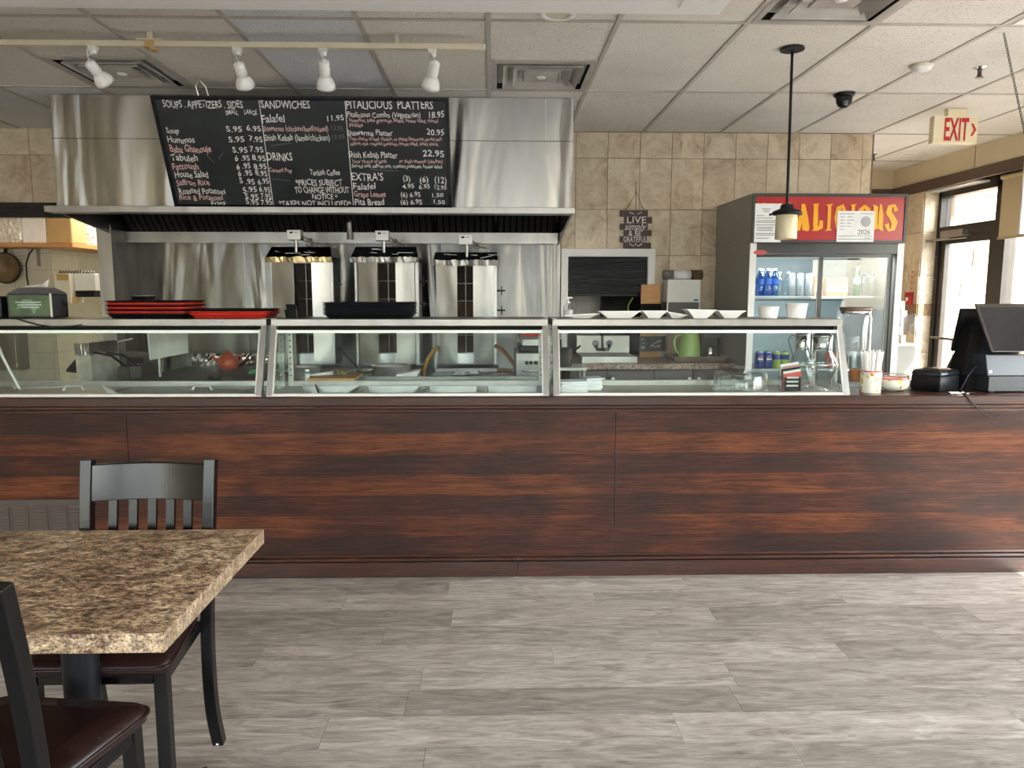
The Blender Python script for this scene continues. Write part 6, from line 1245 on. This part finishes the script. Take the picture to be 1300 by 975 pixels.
# foam containers
FC = [(718, 760, 398.5, 403.5, 1, 'leftmost white foam container, lying flat and tilted'), (761.5, 812.5, 395.5, 395.5, 0, 'second white foam container from the left, widest one'), (816, 847, 395, 395, 0, 'third white foam container from the left, small and square'), (848, 872, 396, 400, -1, 'fourth white foam container from the left, tipped to the right'), (873, 909, 393, 394, 2, 'fifth white container from the left, ribbed and deepest'), (912, 946, 394.5, 395, 2, 'rightmost white ribbed container on the display case')]
for k, (p0, p1, q0, q1, kind_, lab) in enumerate(FC):
    yb = 4.03 if k != 4 else 4.0; x0, x1 = at(p0, 400, Y=yb).x, at(p1, 400, Y=yb).x; z = ZS+.0005; h = max(at(p0, q0, Y=yb).z-z, .02); h2 = max(at(p1, q1, Y=yb).z-z, .02); w_ = x1-x0; ins = min(.28*w_, .045)
    t = thing('takeout_container', lab, 'takeout container', ((x0+x1)/2, yb+.07, z), 'white takeout containers on the right display case')
    if kind_ in (1, -1): hl, hr = (h*.6, h) if kind_ == 1 else (h, h*.45)
    else: hl, hr = h, h2
    y1_ = yb+.13
    O1 = [(x0, yb, z+hl), (x1, yb, z+hr), (x1, y1_, z+hr), (x0, y1_, z+hl)]; O2 = [(x0+ins, yb+.02, z), (x1-ins, yb+.02, z), (x1-ins, y1_-.02, z), (x0+ins, y1_-.02, z)]
    I1 = [(x0+.006, yb+.006, z+hl-.001), (x1-.006, yb+.006, z+hr-.001), (x1-.006, y1_-.006, z+hr-.001), (x0+.006, y1_-.006, z+hl-.001)]; I2 = [(x0+ins+.003, yb+.024, z+.004), (x1-ins-.003, yb+.024, z+.004), (x1-ins-.003, y1_-.024, z+.004), (x0+ins+.003, y1_-.024, z+.004)]
    f = [(4, 5, 6, 7)[::-1], (12, 13, 14, 15)]
    for i in range(4):
        n = (i+1) % 4; f += [(4+i, 4+n, n, i), (i, n, 8+n, 8+i), (8+i, 8+n, 12+n, 12+i)]
    obj('body', MB().add(O1+O2+I1+I2, f), WHITE_FOAM, t)
    obj('rim', MB().bar([Vector(O1[0])+Vector((-.003, 0, 0)), Vector(O1[1])+Vector((.003, 0, 0))], .006, .005, (0, 1, 0)), WHITE_FOAM, t)
    if kind_ == 2:
        rb = MB(); nr = 9
        for q in range(nr): u = (q+.5)/nr; rb.bar([(x0+ins+u*(w_-2*ins), yb+.0195, z+.003), (x0+u*w_, yb+.001, z+hl-.006)], .004, .003, (1, 0, 0))
        obj('rib', rb, WHITE_FOAM, t, kind='stuff')
for k, (p0, p1, q0, lab) in enumerate(((962.5, 989, 389, 'left one of two round white paper tubs, the lower one'), (997.5, 1025, 385, 'right one of two round white paper tubs, the taller one'))):
    yb = 4.08; xa, xb = at(p0, 390, Y=yb).x, at(p1, 390, Y=yb).x; r = (xb-xa)/2; cx = (xa+xb)/2; z = ZS+.0005; h = at(p0, q0, Y=yb-.0).z-z
    t = thing('paper_tub', lab, 'tub', (cx, yb, z), 'white paper tubs on the display case')
    obj('body', MB().lathe([(.001, z), (r*.78, z), (r*.80, z+.004), (r*.95, z+h-.006), (r*.92, z+h-.006), (r*.77, z+.008), (.001, z+.008)], (cx, yb, 0), 32, cap=False), WHITE_FOAM, t); obj('rim', MB().lathe([(r*.93, z+h-.006), (r*.99, z+h-.007), (r, z+h-.002), (r*.97, z+h), (r*.93, z+h-.002)], (cx, yb, 0), 32, cap=False), WHITE_FOAM, t)

# ================================================================ INSIDE THE RIGHT CASE
ZD = .9633
for k, (p0, p1, q0, yy, rz, lab, grp) in enumerate(((712, 746, 484.5, 3.92, .03, 'lower stack of folded white napkins at the left end of the right display case', None), (744, 765, 480.5, 4.02, -.12, 'taller small stack of folded white napkins behind the lower one', None))):
    xa, xb = at(p0, 490, Y=yy).x, at(p1, 490, Y=yy).x; zt = at(p0, q0, Y=yy).z; n = 6 if k else 5; th_ = (zt-ZD)/n
    t = thing('napkin_stack', lab, 'napkins', ((xa+xb)/2, yy+.06, ZD)); rn = random.Random(k)
    for q in range(n):
        o1, o2 = rn.uniform(-.006, .006), rn.uniform(-.005, .005)
        obj('napkin', MB().hexa([(xa+o1, yy+o2, ZD+q*th_+.0006), (xb+o1, yy+o2+.01, ZD+q*th_+.0006), (xb+o1, yy+.13, ZD+q*th_+.0006), (xa+o1, yy+.12, ZD+q*th_+.0006), (xa+o1, yy+o2+.002, ZD+(q+1)*th_-.001), (xb+o1, yy+o2+.012, ZD+(q+1)*th_+.001*(q % 2)), (xb+o1, yy+.13, ZD+(q+1)*th_), (xa+o1, yy+.12, ZD+(q+1)*th_-.001)]), PAPER, t, bevel=.002)
# cake dome
yy = 4.03; xa, xb = at(907, 490, Y=yy).x, at(972.5, 490, Y=yy).x; r = (xb-xa)/2; cx = (xa+xb)/2; zt = at(940, 471, Y=yy).z
t = thing('cake_dome', 'clear glass cake dome with a stem knob inside the right display case', 'glass dome', (cx, yy, ZD))
obj('dome', MB().lathe([(r, ZD+.004), (r, zt-.02), (r*.95, zt-.006), (r*.85, zt), (.012, zt+.002)], (cx, yy, 0), 40, cap=False), GLASS_JAR, t); obj('dome_wall', MB().lathe([(r-.005, ZD+.004), (r-.005, zt-.022), (r*.9, zt-.008), (.012, zt-.004)], (cx, yy, 0), 40, cap=False), GLASS_JAR, t)
obj('knob', MB().lathe([(.006, zt+.002), (.008, zt+.012), (.022, zt+.018), (.024, zt+.024), (.001, zt+.028)], (cx, yy, 0), 20, cap=False), GLASS_JAR, t); obj('stand_plate', MB().lathe([(r+.008, ZD), (r+.008, ZD+.0035), (.001, ZD+.0035)], (cx, yy, 0), 40), GLASS_JAR, t)
obj('inner_glass', MB().lathe([(.03, ZD+.004), (.012, ZD+.02), (.010, ZD+.07), (.05, ZD+.09), (.055, zt-.025)], (cx-.01, yy, 0), 24, cap=False).lathe([(.04, ZD+.004), (.042, ZD+.07)], (cx-.07, yy, 0), 20, cap=False).lathe([(.04, ZD+.004), (.042, ZD+.07)], (cx+.06, yy, 0), 20, cap=False), GLASS_JAR, t, kind='stuff')
# carafes
for k, (p0, p1, pn_, yy, lab) in enumerate(((1003, 1032, 1018, 4.15, 'left glass carafe with a silver collar and thin curved handle'), (1023, 1062, 1041, 4.0, 'right, larger round glass carafe in front of the left one'))):
    xa, xb = at(p0, 470, Y=yy).x, at(p1, 470, Y=yy).x; r = (xb-xa)/2; cx = (xa+xb)/2
    zt = at(pn_, 419+k*2, Y=yy).z; H_ = zt-ZD; zc = at(pn_, 444, Y=yy).z; zw = at(pn_, 462, Y=yy).z; zw2 = at(pn_, 492, Y=yy).z
    t = thing('glass_carafe', lab, 'carafe', (cx, yy, ZD), 'glass carafes in the right display case')
    nr = r*.56
    for rr in (1, .96):
        obj('vessel', MB().lathe([(r*.62*rr, ZD+.002), (r*.66*rr, ZD+.006), (r*.42*rr, zw2), (r*.6*rr, zw2+.012), (r*.97*rr, zw-.02), (r*rr, zw), (r*.86*rr, zw+.03), (nr*rr, zc-.0), (nr*rr, zt-.03)], (cx, yy, 0), 32, cap=False), GLASS_JAR, t)
    obj('collar', MB().lathe([(nr*1.04, zc), (nr*1.06, zc+.004), (nr*1.06, zt-.032), (nr*1.02, zt-.03)], (cx, yy, 0), 28, cap=False), CHROME, t); obj('lid', MB().lathe([(nr*1.06, zt-.0295), (nr*1.1, zt-.02), (nr*.6, zt-.004), (.001, zt)], (cx, yy, 0), 28, cap=False), STEEL_LIGHT, t)
    s = -1
    obj('handle', MB().tube([(cx+s*nr*1.05, yy-.01, zt-.035), (cx+s*(nr+.035), yy-.015, zt-.028), (cx+s*(nr+.052), yy-.015, zt-.055), (cx+s*(nr+.03), yy-.012, zc-.01), (cx+s*(nr+.012), yy-.01, zw+.02)], .0035, 8), STEEL_DARK, t)
    obj('waist_ring', MB().lathe([(r*.99, zw-.004), (r*1.02, zw), (r*.99, zw+.004)], (cx, yy, 0), 32, cap=False), CHROME, t)
# wrapped sweets holder
yy = 3.95; xa, xb = at(993, 490, Y=yy).x, at(1018, 490, Y=yy).x; zt = at(1005, 478, Y=yy).z; z2_ = at(1005, 455, Y=yy).z
t = thing('sachet_holder', 'clear stand of striped sachets with a printed black card, left of the glass carafes', 'holder', ((xa+xb)/2, yy, ZD))
obj('front_card', B(xa+.012, xb-.008, yy-.004, yy-.001, ZD+.006, zt-.004), BLACK, t); cdp = MB()
for q in range(3): cdp.box(xa+.022, xb-.022, yy-.0052, yy-.0042, ZD+.03+q*.022, ZD+.038+q*.022)
obj('printed_line', cdp, WHITE, t, kind='stuff')
obj('clear_box', MB().box(xa, xa+.002, yy-.008, yy+.06, ZD, zt).box(xb-.002, xb, yy-.008, yy+.06, ZD, zt+.02).box(xa+.002, xb-.002, yy+.058, yy+.06, ZD, zt+.03).box(xa+.002, xb-.002, yy-.008, yy-.006, ZD, zt), GLASS_JAR, t)
sm_ = [pm('red_sachet', (.5, .06, .04), .5), PAPER, BLACK, pm('pink_sachet', (.62, .25, .22), .5), PAPER]
for q in range(5):
    y_ = yy+.006+q*.010; o = (q % 2)*.006
    obj('sachet', MB().hexa([(xa+.006+o, y_, ZD+.01), (xb-.006, y_, ZD+.01), (xb-.006, y_+.005, ZD+.01), (xa+.006+o, y_+.005, ZD+.01), (xa+.004+o, y_, zt+.012+q*.012), (xb-.004, y_, zt+.028+q*.012), (xb-.004, y_+.005, zt+.028+q*.012), (xa+.004+o, y_+.005, zt+.012+q*.012)]), sm_[q], t)

# ================================================================ RIGHT END OF THE COUNTER
# tall glass canister with brown lid
yy = 4.25; xa, xb = at(1064, 440, Y=yy).x, at(1103, 440, Y=yy).x; cx = (xa+xb)/2-.01; z0 = .9633; zt = at(1080, 398, Y=yy).z; zl = at(1080, 391, Y=yy).z; r = (xb-xa)/2
t = thing('glass_canister', 'tall clear glass canister with a brown lid behind the end post of the display case', 'canister', (cx+.01, yy, z0))
obj('vessel', MB().lathe([(r*.96, z0), (r, z0+.01), (r, zt-.02), (r*.9, zt)], (cx+.01, yy, 0), 36, cap=False), GLASS_JAR, t); obj('base', MB().lathe([(.001, z0), (r*.96, z0), (r*.96, z0+.01), (.001, z0+.012)], (cx+.01, yy, 0), 32, cap=False), GLASS_JAR, t)
obj('neck_ring', MB().lathe([(r*.9, zt), (r*.94, zt+.006), (r*.94, zt+.016), (r*.88, zt+.018)], (cx+.01, yy, 0), 32, cap=False), CHROME, t); obj('lid', MB().lathe([(r*.95, zt+.0185), (r*.98, zt+.026), (r*.96, zt+.036), (.001, zt+.038)], (cx+.01, yy, 0), 32, cap=False), pm('brown_lid', (.16, .10, .08), .4), t)
# terracotta cup, straw tumbler, floral bowl
yy = 4.02; cx = at(1086, 478, Y=yy).x; zt = at(1086, 469, Y=yy).z
t = thing('clay_cup', 'small terracotta cup half hidden between the case end post and the straw tumbler', 'cup', (cx, yy, z0)); obj('body', MB().lathe([(.022, z0+.05), (.030, zt-.02), (.034, zt), (.030, zt), (.02, z0+.055), (.001, z0+.055)], (cx, yy, 0), 24, cap=False), TERRA, t); obj('glass_foot', MB().lathe([(.026, z0), (.006, z0+.006), (.005, z0+.04), (.022, z0+.05)], (cx, yy, 0), 20, cap=False), GLASS_JAR, t)
FLOR = None
def floral():
    m, n, l, p = _mat('floral_print'); v = coords(n, l)
    vo = N(n, 'ShaderNodeTexVoronoi'); vo.inputs['Scale'].default_value = 34; l.new(v, vo.inputs['Vector'])
    big = ramp(n, l, vo.outputs['Distance'], [(.26, (1, 1, 1)), (.36, (0, 0, 0))])
    ns = noise(n, l, v, 30, 2); cc = ramp(n, l, ns, [(.4, (.62, .12, .03)), (.5, (.72, .52, .04)), (.62, (.30, .36, .06))])
    l.new(mixc(n, l, big, (.72, .72, .62), cc), p.inputs['Base Color']); p.inputs['Roughness'].default_value = .3
    return m
FLOR = floral(); PINKL = pm('coral_rim_line', (.66, .09, .06), .4)
yy = 3.93; xa, xb = at(1092.5, 490, Y=yy).x, at(1117.5, 490, Y=yy).x; r = (xb-xa)/2; cx = (xa+xb)/2; zt = at(1105, 470, Y=yy).z
t = thing('straw_tumbler', 'floral printed tumbler full of white straws beside the case end post', 'tumbler', (cx, yy, z0))
obj('body', MB().lathe([(r*.94, z0), (r*.96, z0+.004), (r, zt), (r*.96, zt), (r*.92, z0+.008), (.001, z0+.008)], (cx, yy, 0), 32, cap=False).lathe([(.001, z0), (r*.94, z0)], (cx, yy, 0), 32, cap=False), FLOR, t); obj('rim_line', MB().lathe([(r*1.005, zt-.006), (r*1.01, zt)], (cx, yy, 0), 32, cap=False), PINKL, t)
zs_top = at(1105, 443, Y=yy).z; sm2 = MB().tube([(0, 0, 0), (0, 0, zs_top-z0-.02)], .0036, 7).mesh('straw', WHITE_FOAM)
gs = 'white straws in the floral tumbler'; rn = random.Random(8); n = 0
for q in range(34):
    rr = r*.82*math.sqrt((q+.5)/34); an = q*2.399; o = bpy.data.objects.new('straw', sm2); COL.objects.link(o)
    o.location = (cx+rr*.72*math.cos(an), yy+rr*.72*math.sin(an), z0+.009); lean = .16*rr/r; o.rotation_euler = (-lean*math.sin(an), lean*math.cos(an), 0); o.scale = (1, 1, 1+rn.uniform(-.05, .05))
    tag(o, 'white paper-wrapped straw standing in the floral tumbler', 'straw', gs)
yy = 4.0; xa, xb = at(1117, 485, Y=yy).x, at(1152, 485, Y=yy).x; r = (xb-xa)/2; cx = (xa+xb)/2; zt = at(1134, 478, Y=yy).z
t = thing('floral_bowl', 'low floral printed glass bowl between the straw tumbler and the receipt printer', 'bowl', (cx, yy, z0)); obj('body', MB().lathe([(r*.6, z0+.006), (r*.9, z0+.016), (r, z0+.035), (r, zt-.012), (r*.96, zt-.012), (r*.94, z0+.035), (r*.8, z0+.02), (.001, z0+.012)], (cx, yy, 0), 36, cap=False), FLOR, t)
obj('rim_line', MB().lathe([(r*1.005, zt-.012), (r*1.0, zt-.004)], (cx, yy, 0), 36, cap=False), PINKL, t); obj('clear_rim', MB().lathe([(r, zt-.004), (r*.98, zt+.012), (r*.96, zt-.004)], (cx, yy, 0), 36, cap=False), GLASS_JAR, t); obj('glass_foot', MB().lathe([(.001, z0), (r*.5, z0), (r*.6, z0+.006)], (cx, yy, 0), 28, cap=False), GLASS_JAR, t)
# receipt printer (turned)
yy = 4.02; cp_ = at(1189, 490, Y=yy); t = thing('receipt_printer', 'black two-tier receipt printer left of the till', 'printer', (cp_.x, yy+.02, z0), rot=(0, 0, .5))
w_, d_ = .095, .085; h1 = at(1189, 476, Y=yy).z-z0; h2 = at(1189, 468.5, Y=yy).z-z0
obj('body', MB().rrect(-w_, w_, -d_, d_, [(0, .008), (.008, 0), (h1*.95, .002), (h1, .006)], .012), BLACK, t, local=True); obj('upper_lid', MB().rrect(-w_*1.0, w_*1.0, -d_*1.02, d_, [(h1+.0005, .004), (h1+.008, 0), (h2-.006, .008), (h2, .020)], .014), BLACK_G, t, local=True); obj('lid_glint', MB().rrect(-w_*.5, w_*.6, -d_*.55, d_*.6, [(h2+.0004, .002), (h2+.005, .004)], .01), pm('brown_lid_glint', (.10, .06, .045), .2), t, local=True)  # raised brown patch imitates a glint on top of the lid
k1 = [at(p, q, Z=z0+.006) for p, q in ((1183, 494), (1187, 491), (1196, 492), (1200, 495), (1208, 493), (1212, 497))]
obj('key_bunch', MB().tube([Vector((p.x, 3.835+.004*(i % 2), z0+.006)) for i, p in enumerate(k1)], .0035, 6).tube([Vector((p.x, 3.85+.004*((i+1) % 2), z0+.009)) for i, p in enumerate(k1)], .003, 6), CHROME, None, 'small bunch of shiny white and silver clips in front of the receipt printer', 'clips')
# till: drawer, base, stand, two monitors
yf = 3.90; a, b = at(1254, 500, Y=yf), at(1330, 500, Y=yf); zdr = at(1280, 478, Y=yf).z
tl = thing('till', 'black point-of-sale till with two angled screens at the right end of the counter', 'till', ((a.x+b.x)/2, 4.1, z0)); DB = pm('dark_slate_plastic', (.030, .036, .045), .35)
obj('cash_drawer', B(a.x, b.x, yf, 4.34, z0+.006, zdr), DB, tl, bevel=.003)
for x in (a.x+.03, b.x-.03): obj('foot', MB().box(x-.012, x+.012, yf+.01, yf+.04, z0, z0+.0058), BLACK, tl)
zb2 = at(1280, 451, Y=yf).z; obj('base_unit', MB().prism([(a.x+.004, yf+.02, zdr+.001), (a.x+.004, 4.3, zdr+.001), (a.x+.004, 4.22, zb2), (a.x+.004, yf+.05, zb2)], (b.x-a.x-.004, 0, 0)), DB, tl, bevel=.004)
obj('power_button', MB().lathe([(.008, -.003), (.007, 0)], (0, 0, 0), 14, 'y').xf(Matrix.Translation((at(1258, 472, Y=yf+.02).x, yf+.026, at(1258, 472, Y=yf+.02).z))), CHROME, tl)
obj('stand', MB().hexa([(a.x-.05, 4.06, z0+.02), (a.x+.02, 4.04, z0+.02), (a.x+.02, 4.2, z0+.02), (a.x-.05, 4.2, z0+.02), (a.x+.0, 4.08, zb2+.15), (a.x+.06, 4.06, zb2+.15), (a.x+.06, 4.16, zb2+.15), (a.x+.0, 4.16, zb2+.15)]), BLACK_M, tl)
P = [at(1259, 447, Y=3.90), at(1350, 447, Y=3.90), at(1350, 388, Y=4.03), at(1239, 388, Y=4.03)]
P = [P[0], Vector((P[0].x+.42, P[0].y, P[0].z)), Vector((P[3].x+.47, P[3].y, P[3].z)), P[3]]
def slab(P, tv, mat, nm, bz=.004, lab=None): return obj(nm, MB().hexa(list(P)+[p+tv for p in P]), mat, tl, label=lab, bevel=bz)
mscr = slab(P, Vector((0, .022, .012)), pm('brown_grey_bezel', (.05, .042, .038), .3), 'front_screen', lab='dark glossy front screen leaning back'); cI = sum(P, Vector())/4
ins_ = [p+(cI-p)*.06+Vector((0, -.0015, -.0007)) for p in P]; obj('screen_glass', MB().add([p for p in ins_], [(0, 1, 2, 3)]), pm('glossy_black_screen', (.02, .02, .022), .06), mscr)
Q = [at(1206, 444, Y=4.26), at(1240, 450, Y=4.26), at(1245, 391, Y=4.10), at(1218, 391, Y=4.10)]
Q[1] = Vector((Q[0].x+.40, Q[0].y, Q[0].z-.015)); Q[2] = Vector((Q[3].x+.36, Q[3].y, Q[3].z))
slab([Q[0], Q[1], Q[2], Q[3]], Vector((0, -.018, -.008)), BLACK, 'rear_screen', .005, 'rear screen turned to the cashier')
obj('side_block', B(at(1219, 480, Y=4.05).x, a.x-.002, 4.0, 4.3, z0+.001, at(1230, 478, Y=4.0).z), BLACK_M, tl)
cb = [at(1246, 462, Y=4.0), at(1238, 466, Y=3.95), at(1230, 475, Y=3.90), at(1221, 492, Y=3.86), at(1219, 497, Y=3.82), at(1226, 503, Y=3.79), at(1236, 513, Y=3.785), at(1248, 526, Y=3.785), at(1262, 531, Y=3.785), at(1270, 527, Y=3.785)]
obj('till_cable', MB().tube(cb, .0032, 6), BLACK, None, 'thin black cable looping down over the counter edge below the till', 'cable')
a1 = at(1156, 482, Y=4.1); obj('white_card', B(a1.x-.07, a1.x+.02, 4.08, 4.10, z0, z0+.045), WHITE, None, 'small white block between the floral bowl and the receipt printer', 'card holder', bevel=.003)

# ================================================================ TABLE AND CHAIRS
TZ = .76; tx0, tx1, ty0, ty1 = -1.512, -.722, 1.565, 2.280
tb = thing('dining_table', 'square dining table with a speckled brown granite-look laminate top at the front left', 'table', ((tx0+tx1)/2, (ty0+ty1)/2, 0))
obj('tabletop', B(tx0, tx1, ty0, ty1, TZ-.0445, TZ-.0008), LAMINATE, tb, bevel=.0015)
EDGE = laminate('granite_edge_band', 2.4, [(.22, .15, .11), (.50, .40, .28), (.74, .66, .52)])
obj('edge_band', MB().box(tx0-.0015, tx1+.0015, ty0-.0015, ty0, TZ-.045, TZ-.001).box(tx0-.0015, tx1+.0015, ty1, ty1+.0015, TZ-.045, TZ-.001).box(tx0-.0015, tx0, ty0, ty1, TZ-.045, TZ-.001).box(tx1, tx1+.0015, ty0, ty1, TZ-.045, TZ-.001), EDGE, tb)
px_, py2 = -1.108, 1.92
obj('column', MB().lathe([(.05, .05), (.045, .07), (.045, TZ-.06)], (px_, py2, 0), 28), BLACK, tb)
obj('top_spider', MB().box(px_-.25, px_+.25, py2-.025, py2+.025, TZ-.060, TZ-.045).box(px_-.025, px_+.025, py2-.25, py2+.25, TZ-.060, TZ-.0455), BLACK, tb)
for k in range(4):
    a = PI/4+k*PI/2
    obj('base_arm', MB().bar([(px_+.04*math.cos(a), py2+.04*math.sin(a), .045), (px_+.33*math.cos(a), py2+.33*math.sin(a), .018)], .06, .03, (-math.sin(a), math.cos(a), 0)), BLACK, tb)
CHN = [0]
def make_chair(lab, loc, rz):
    c = thing('dining_chair', lab, 'chair', loc, 'black metal dining chairs at the table', rot=(0, 0, rz))
    o = dict(local=True)
    def post(s):
        prof = [(.235, .0, .180), (.195, .14, .179), (.178, .30, .181), (.176, .46, .185), (.188, .60, .189), (.212, .78, .192), (.245, .967, .194)]
        return [(s*x, y, z) for y, z, x in prof]
    def fine(p):
        out = []
        for i in range(len(p)-1):
            p0, p1, p2, p3 = [Vector(p[max(0, min(len(p)-1, i+k))]) for k in (-1, 0, 1, 2)]
            for q in range(4):
                t = q/4; out.append(.5*((2*p1)+(-p0+p2)*t+(2*p0-5*p1+4*p2-p3)*t*t+(-p0+3*p1-3*p2+p3)*t**3))
        return out+[Vector(p[-1])]
    for s in (-1, 1):
        obj('rear_leg', MB().bar(fine(post(s)), .036, .034), CHAIRM, c, bevel=.003, **o)
        obj('front_leg', MB().bar([(s*.178, -.140, 0), (s*.176, -.135, .456)], .036, .034), CHAIRM, c, bevel=.003, **o)
    obj('seat_frame', MB().box(-.157, .157, -.150, -.123, .421, .454).box(-.165, .165, .155, .18, .421, .454).hexa([(-.190, -.118, .421), (-.165, -.118, .421), (-.145, .16, .421), (-.165, .16, .421), (-.190, -.118, .454), (-.165, -.118, .454), (-.145, .16, .454), (-.165, .16, .454)]).hexa([(.165, -.118, .421), (.190, -.118, .421), (.165, .16, .421), (.145, .16, .421), (.165, -.118, .454), (.190, -.118, .454), (.165, .16, .454), (.145, .16, .454)]), CHAIRM, c, bevel=.002, **o)
    def taper(m): m.v = [Vector((v.x*(1-.24*max(0, min(1, (v.y+.185)/.357))), v.y, v.z)) for v in m.v]; return m
    st = obj('seat', taper(MB().rrect(-.215, .215, -.185, .172, [(.4565, .012), (.465, .002), (.481, 0), (.495, .008), (.508, .030), (.513, .070)], .05, 6)), LEATHER, c, **o)
    m = taper(MB().rrect(-.2155, .2155, -.1855, .1725, [(.4785, -.0005), (.4805, -.003), (.4835, -.003), (.4855, -.0005)], .05, 6)); obj('piping', m, LEATHER, st, **o)
    # curved top rail and slats
    def yat(z): 
        P = post(1)
        for (x0, y0, z0), (x1, y1, z1) in zip(P, P[1:]):
            if z0 <= z <= z1: return y0+(y1-y0)*(z-z0)/(z1-z0)
        return P[-1][1]
    n = 28; vs = []; f = []
    for i in range(n+1):
        u = -1+2*i/n; x = u*.178; cv = .030*(1-u*u)
        for z, t in ((.836, 0), (.952, 0), (.952, .018), (.836, .018)): vs.append((x, yat(z)+cv+t-.009, z))
    for i in range(n): f += [(4*i+k, 4*i+(k+1) % 4, 4*i+4+(k+1) % 4, 4*i+4+k) for k in range(4)]
    obj('top_rail', MB().add(vs, f+[(0, 1, 2, 3), (4*n+3, 4*n+2, 4*n+1, 4*n)]), CHAIRM, c, bevel=.003, **o)
    for k in range(5):
        x = -.118+k*.059; cv = .030*(1-(x/.178)**2)
        obj('slat', MB().bar([(x, yat(z)+cv, z) for z in (.53, .62, .72, .84)], .026, .012), CHAIRM, c, **o)
    obj('lower_rail', MB().box(-.17, .17, yat(.52)-.006, yat(.52)+.020, .505, .53), CHAIRM, c, **o)
    if not CHN[0]: obj('paint_chip', MB().box(.176, .184, .214, .218, .004, .026), WHITE, c, label='chipped white spot on the foot', **o)
    CHN[0] += 1
    return c
make_chair('black metal chair on the far side of the table, its slatted back toward the counter', (-1.098, 2.115, 0), 0)
make_chair('black metal chair in the near left corner, brown vinyl seat in front', (-1.065, 1.590, 0), PI-.12)
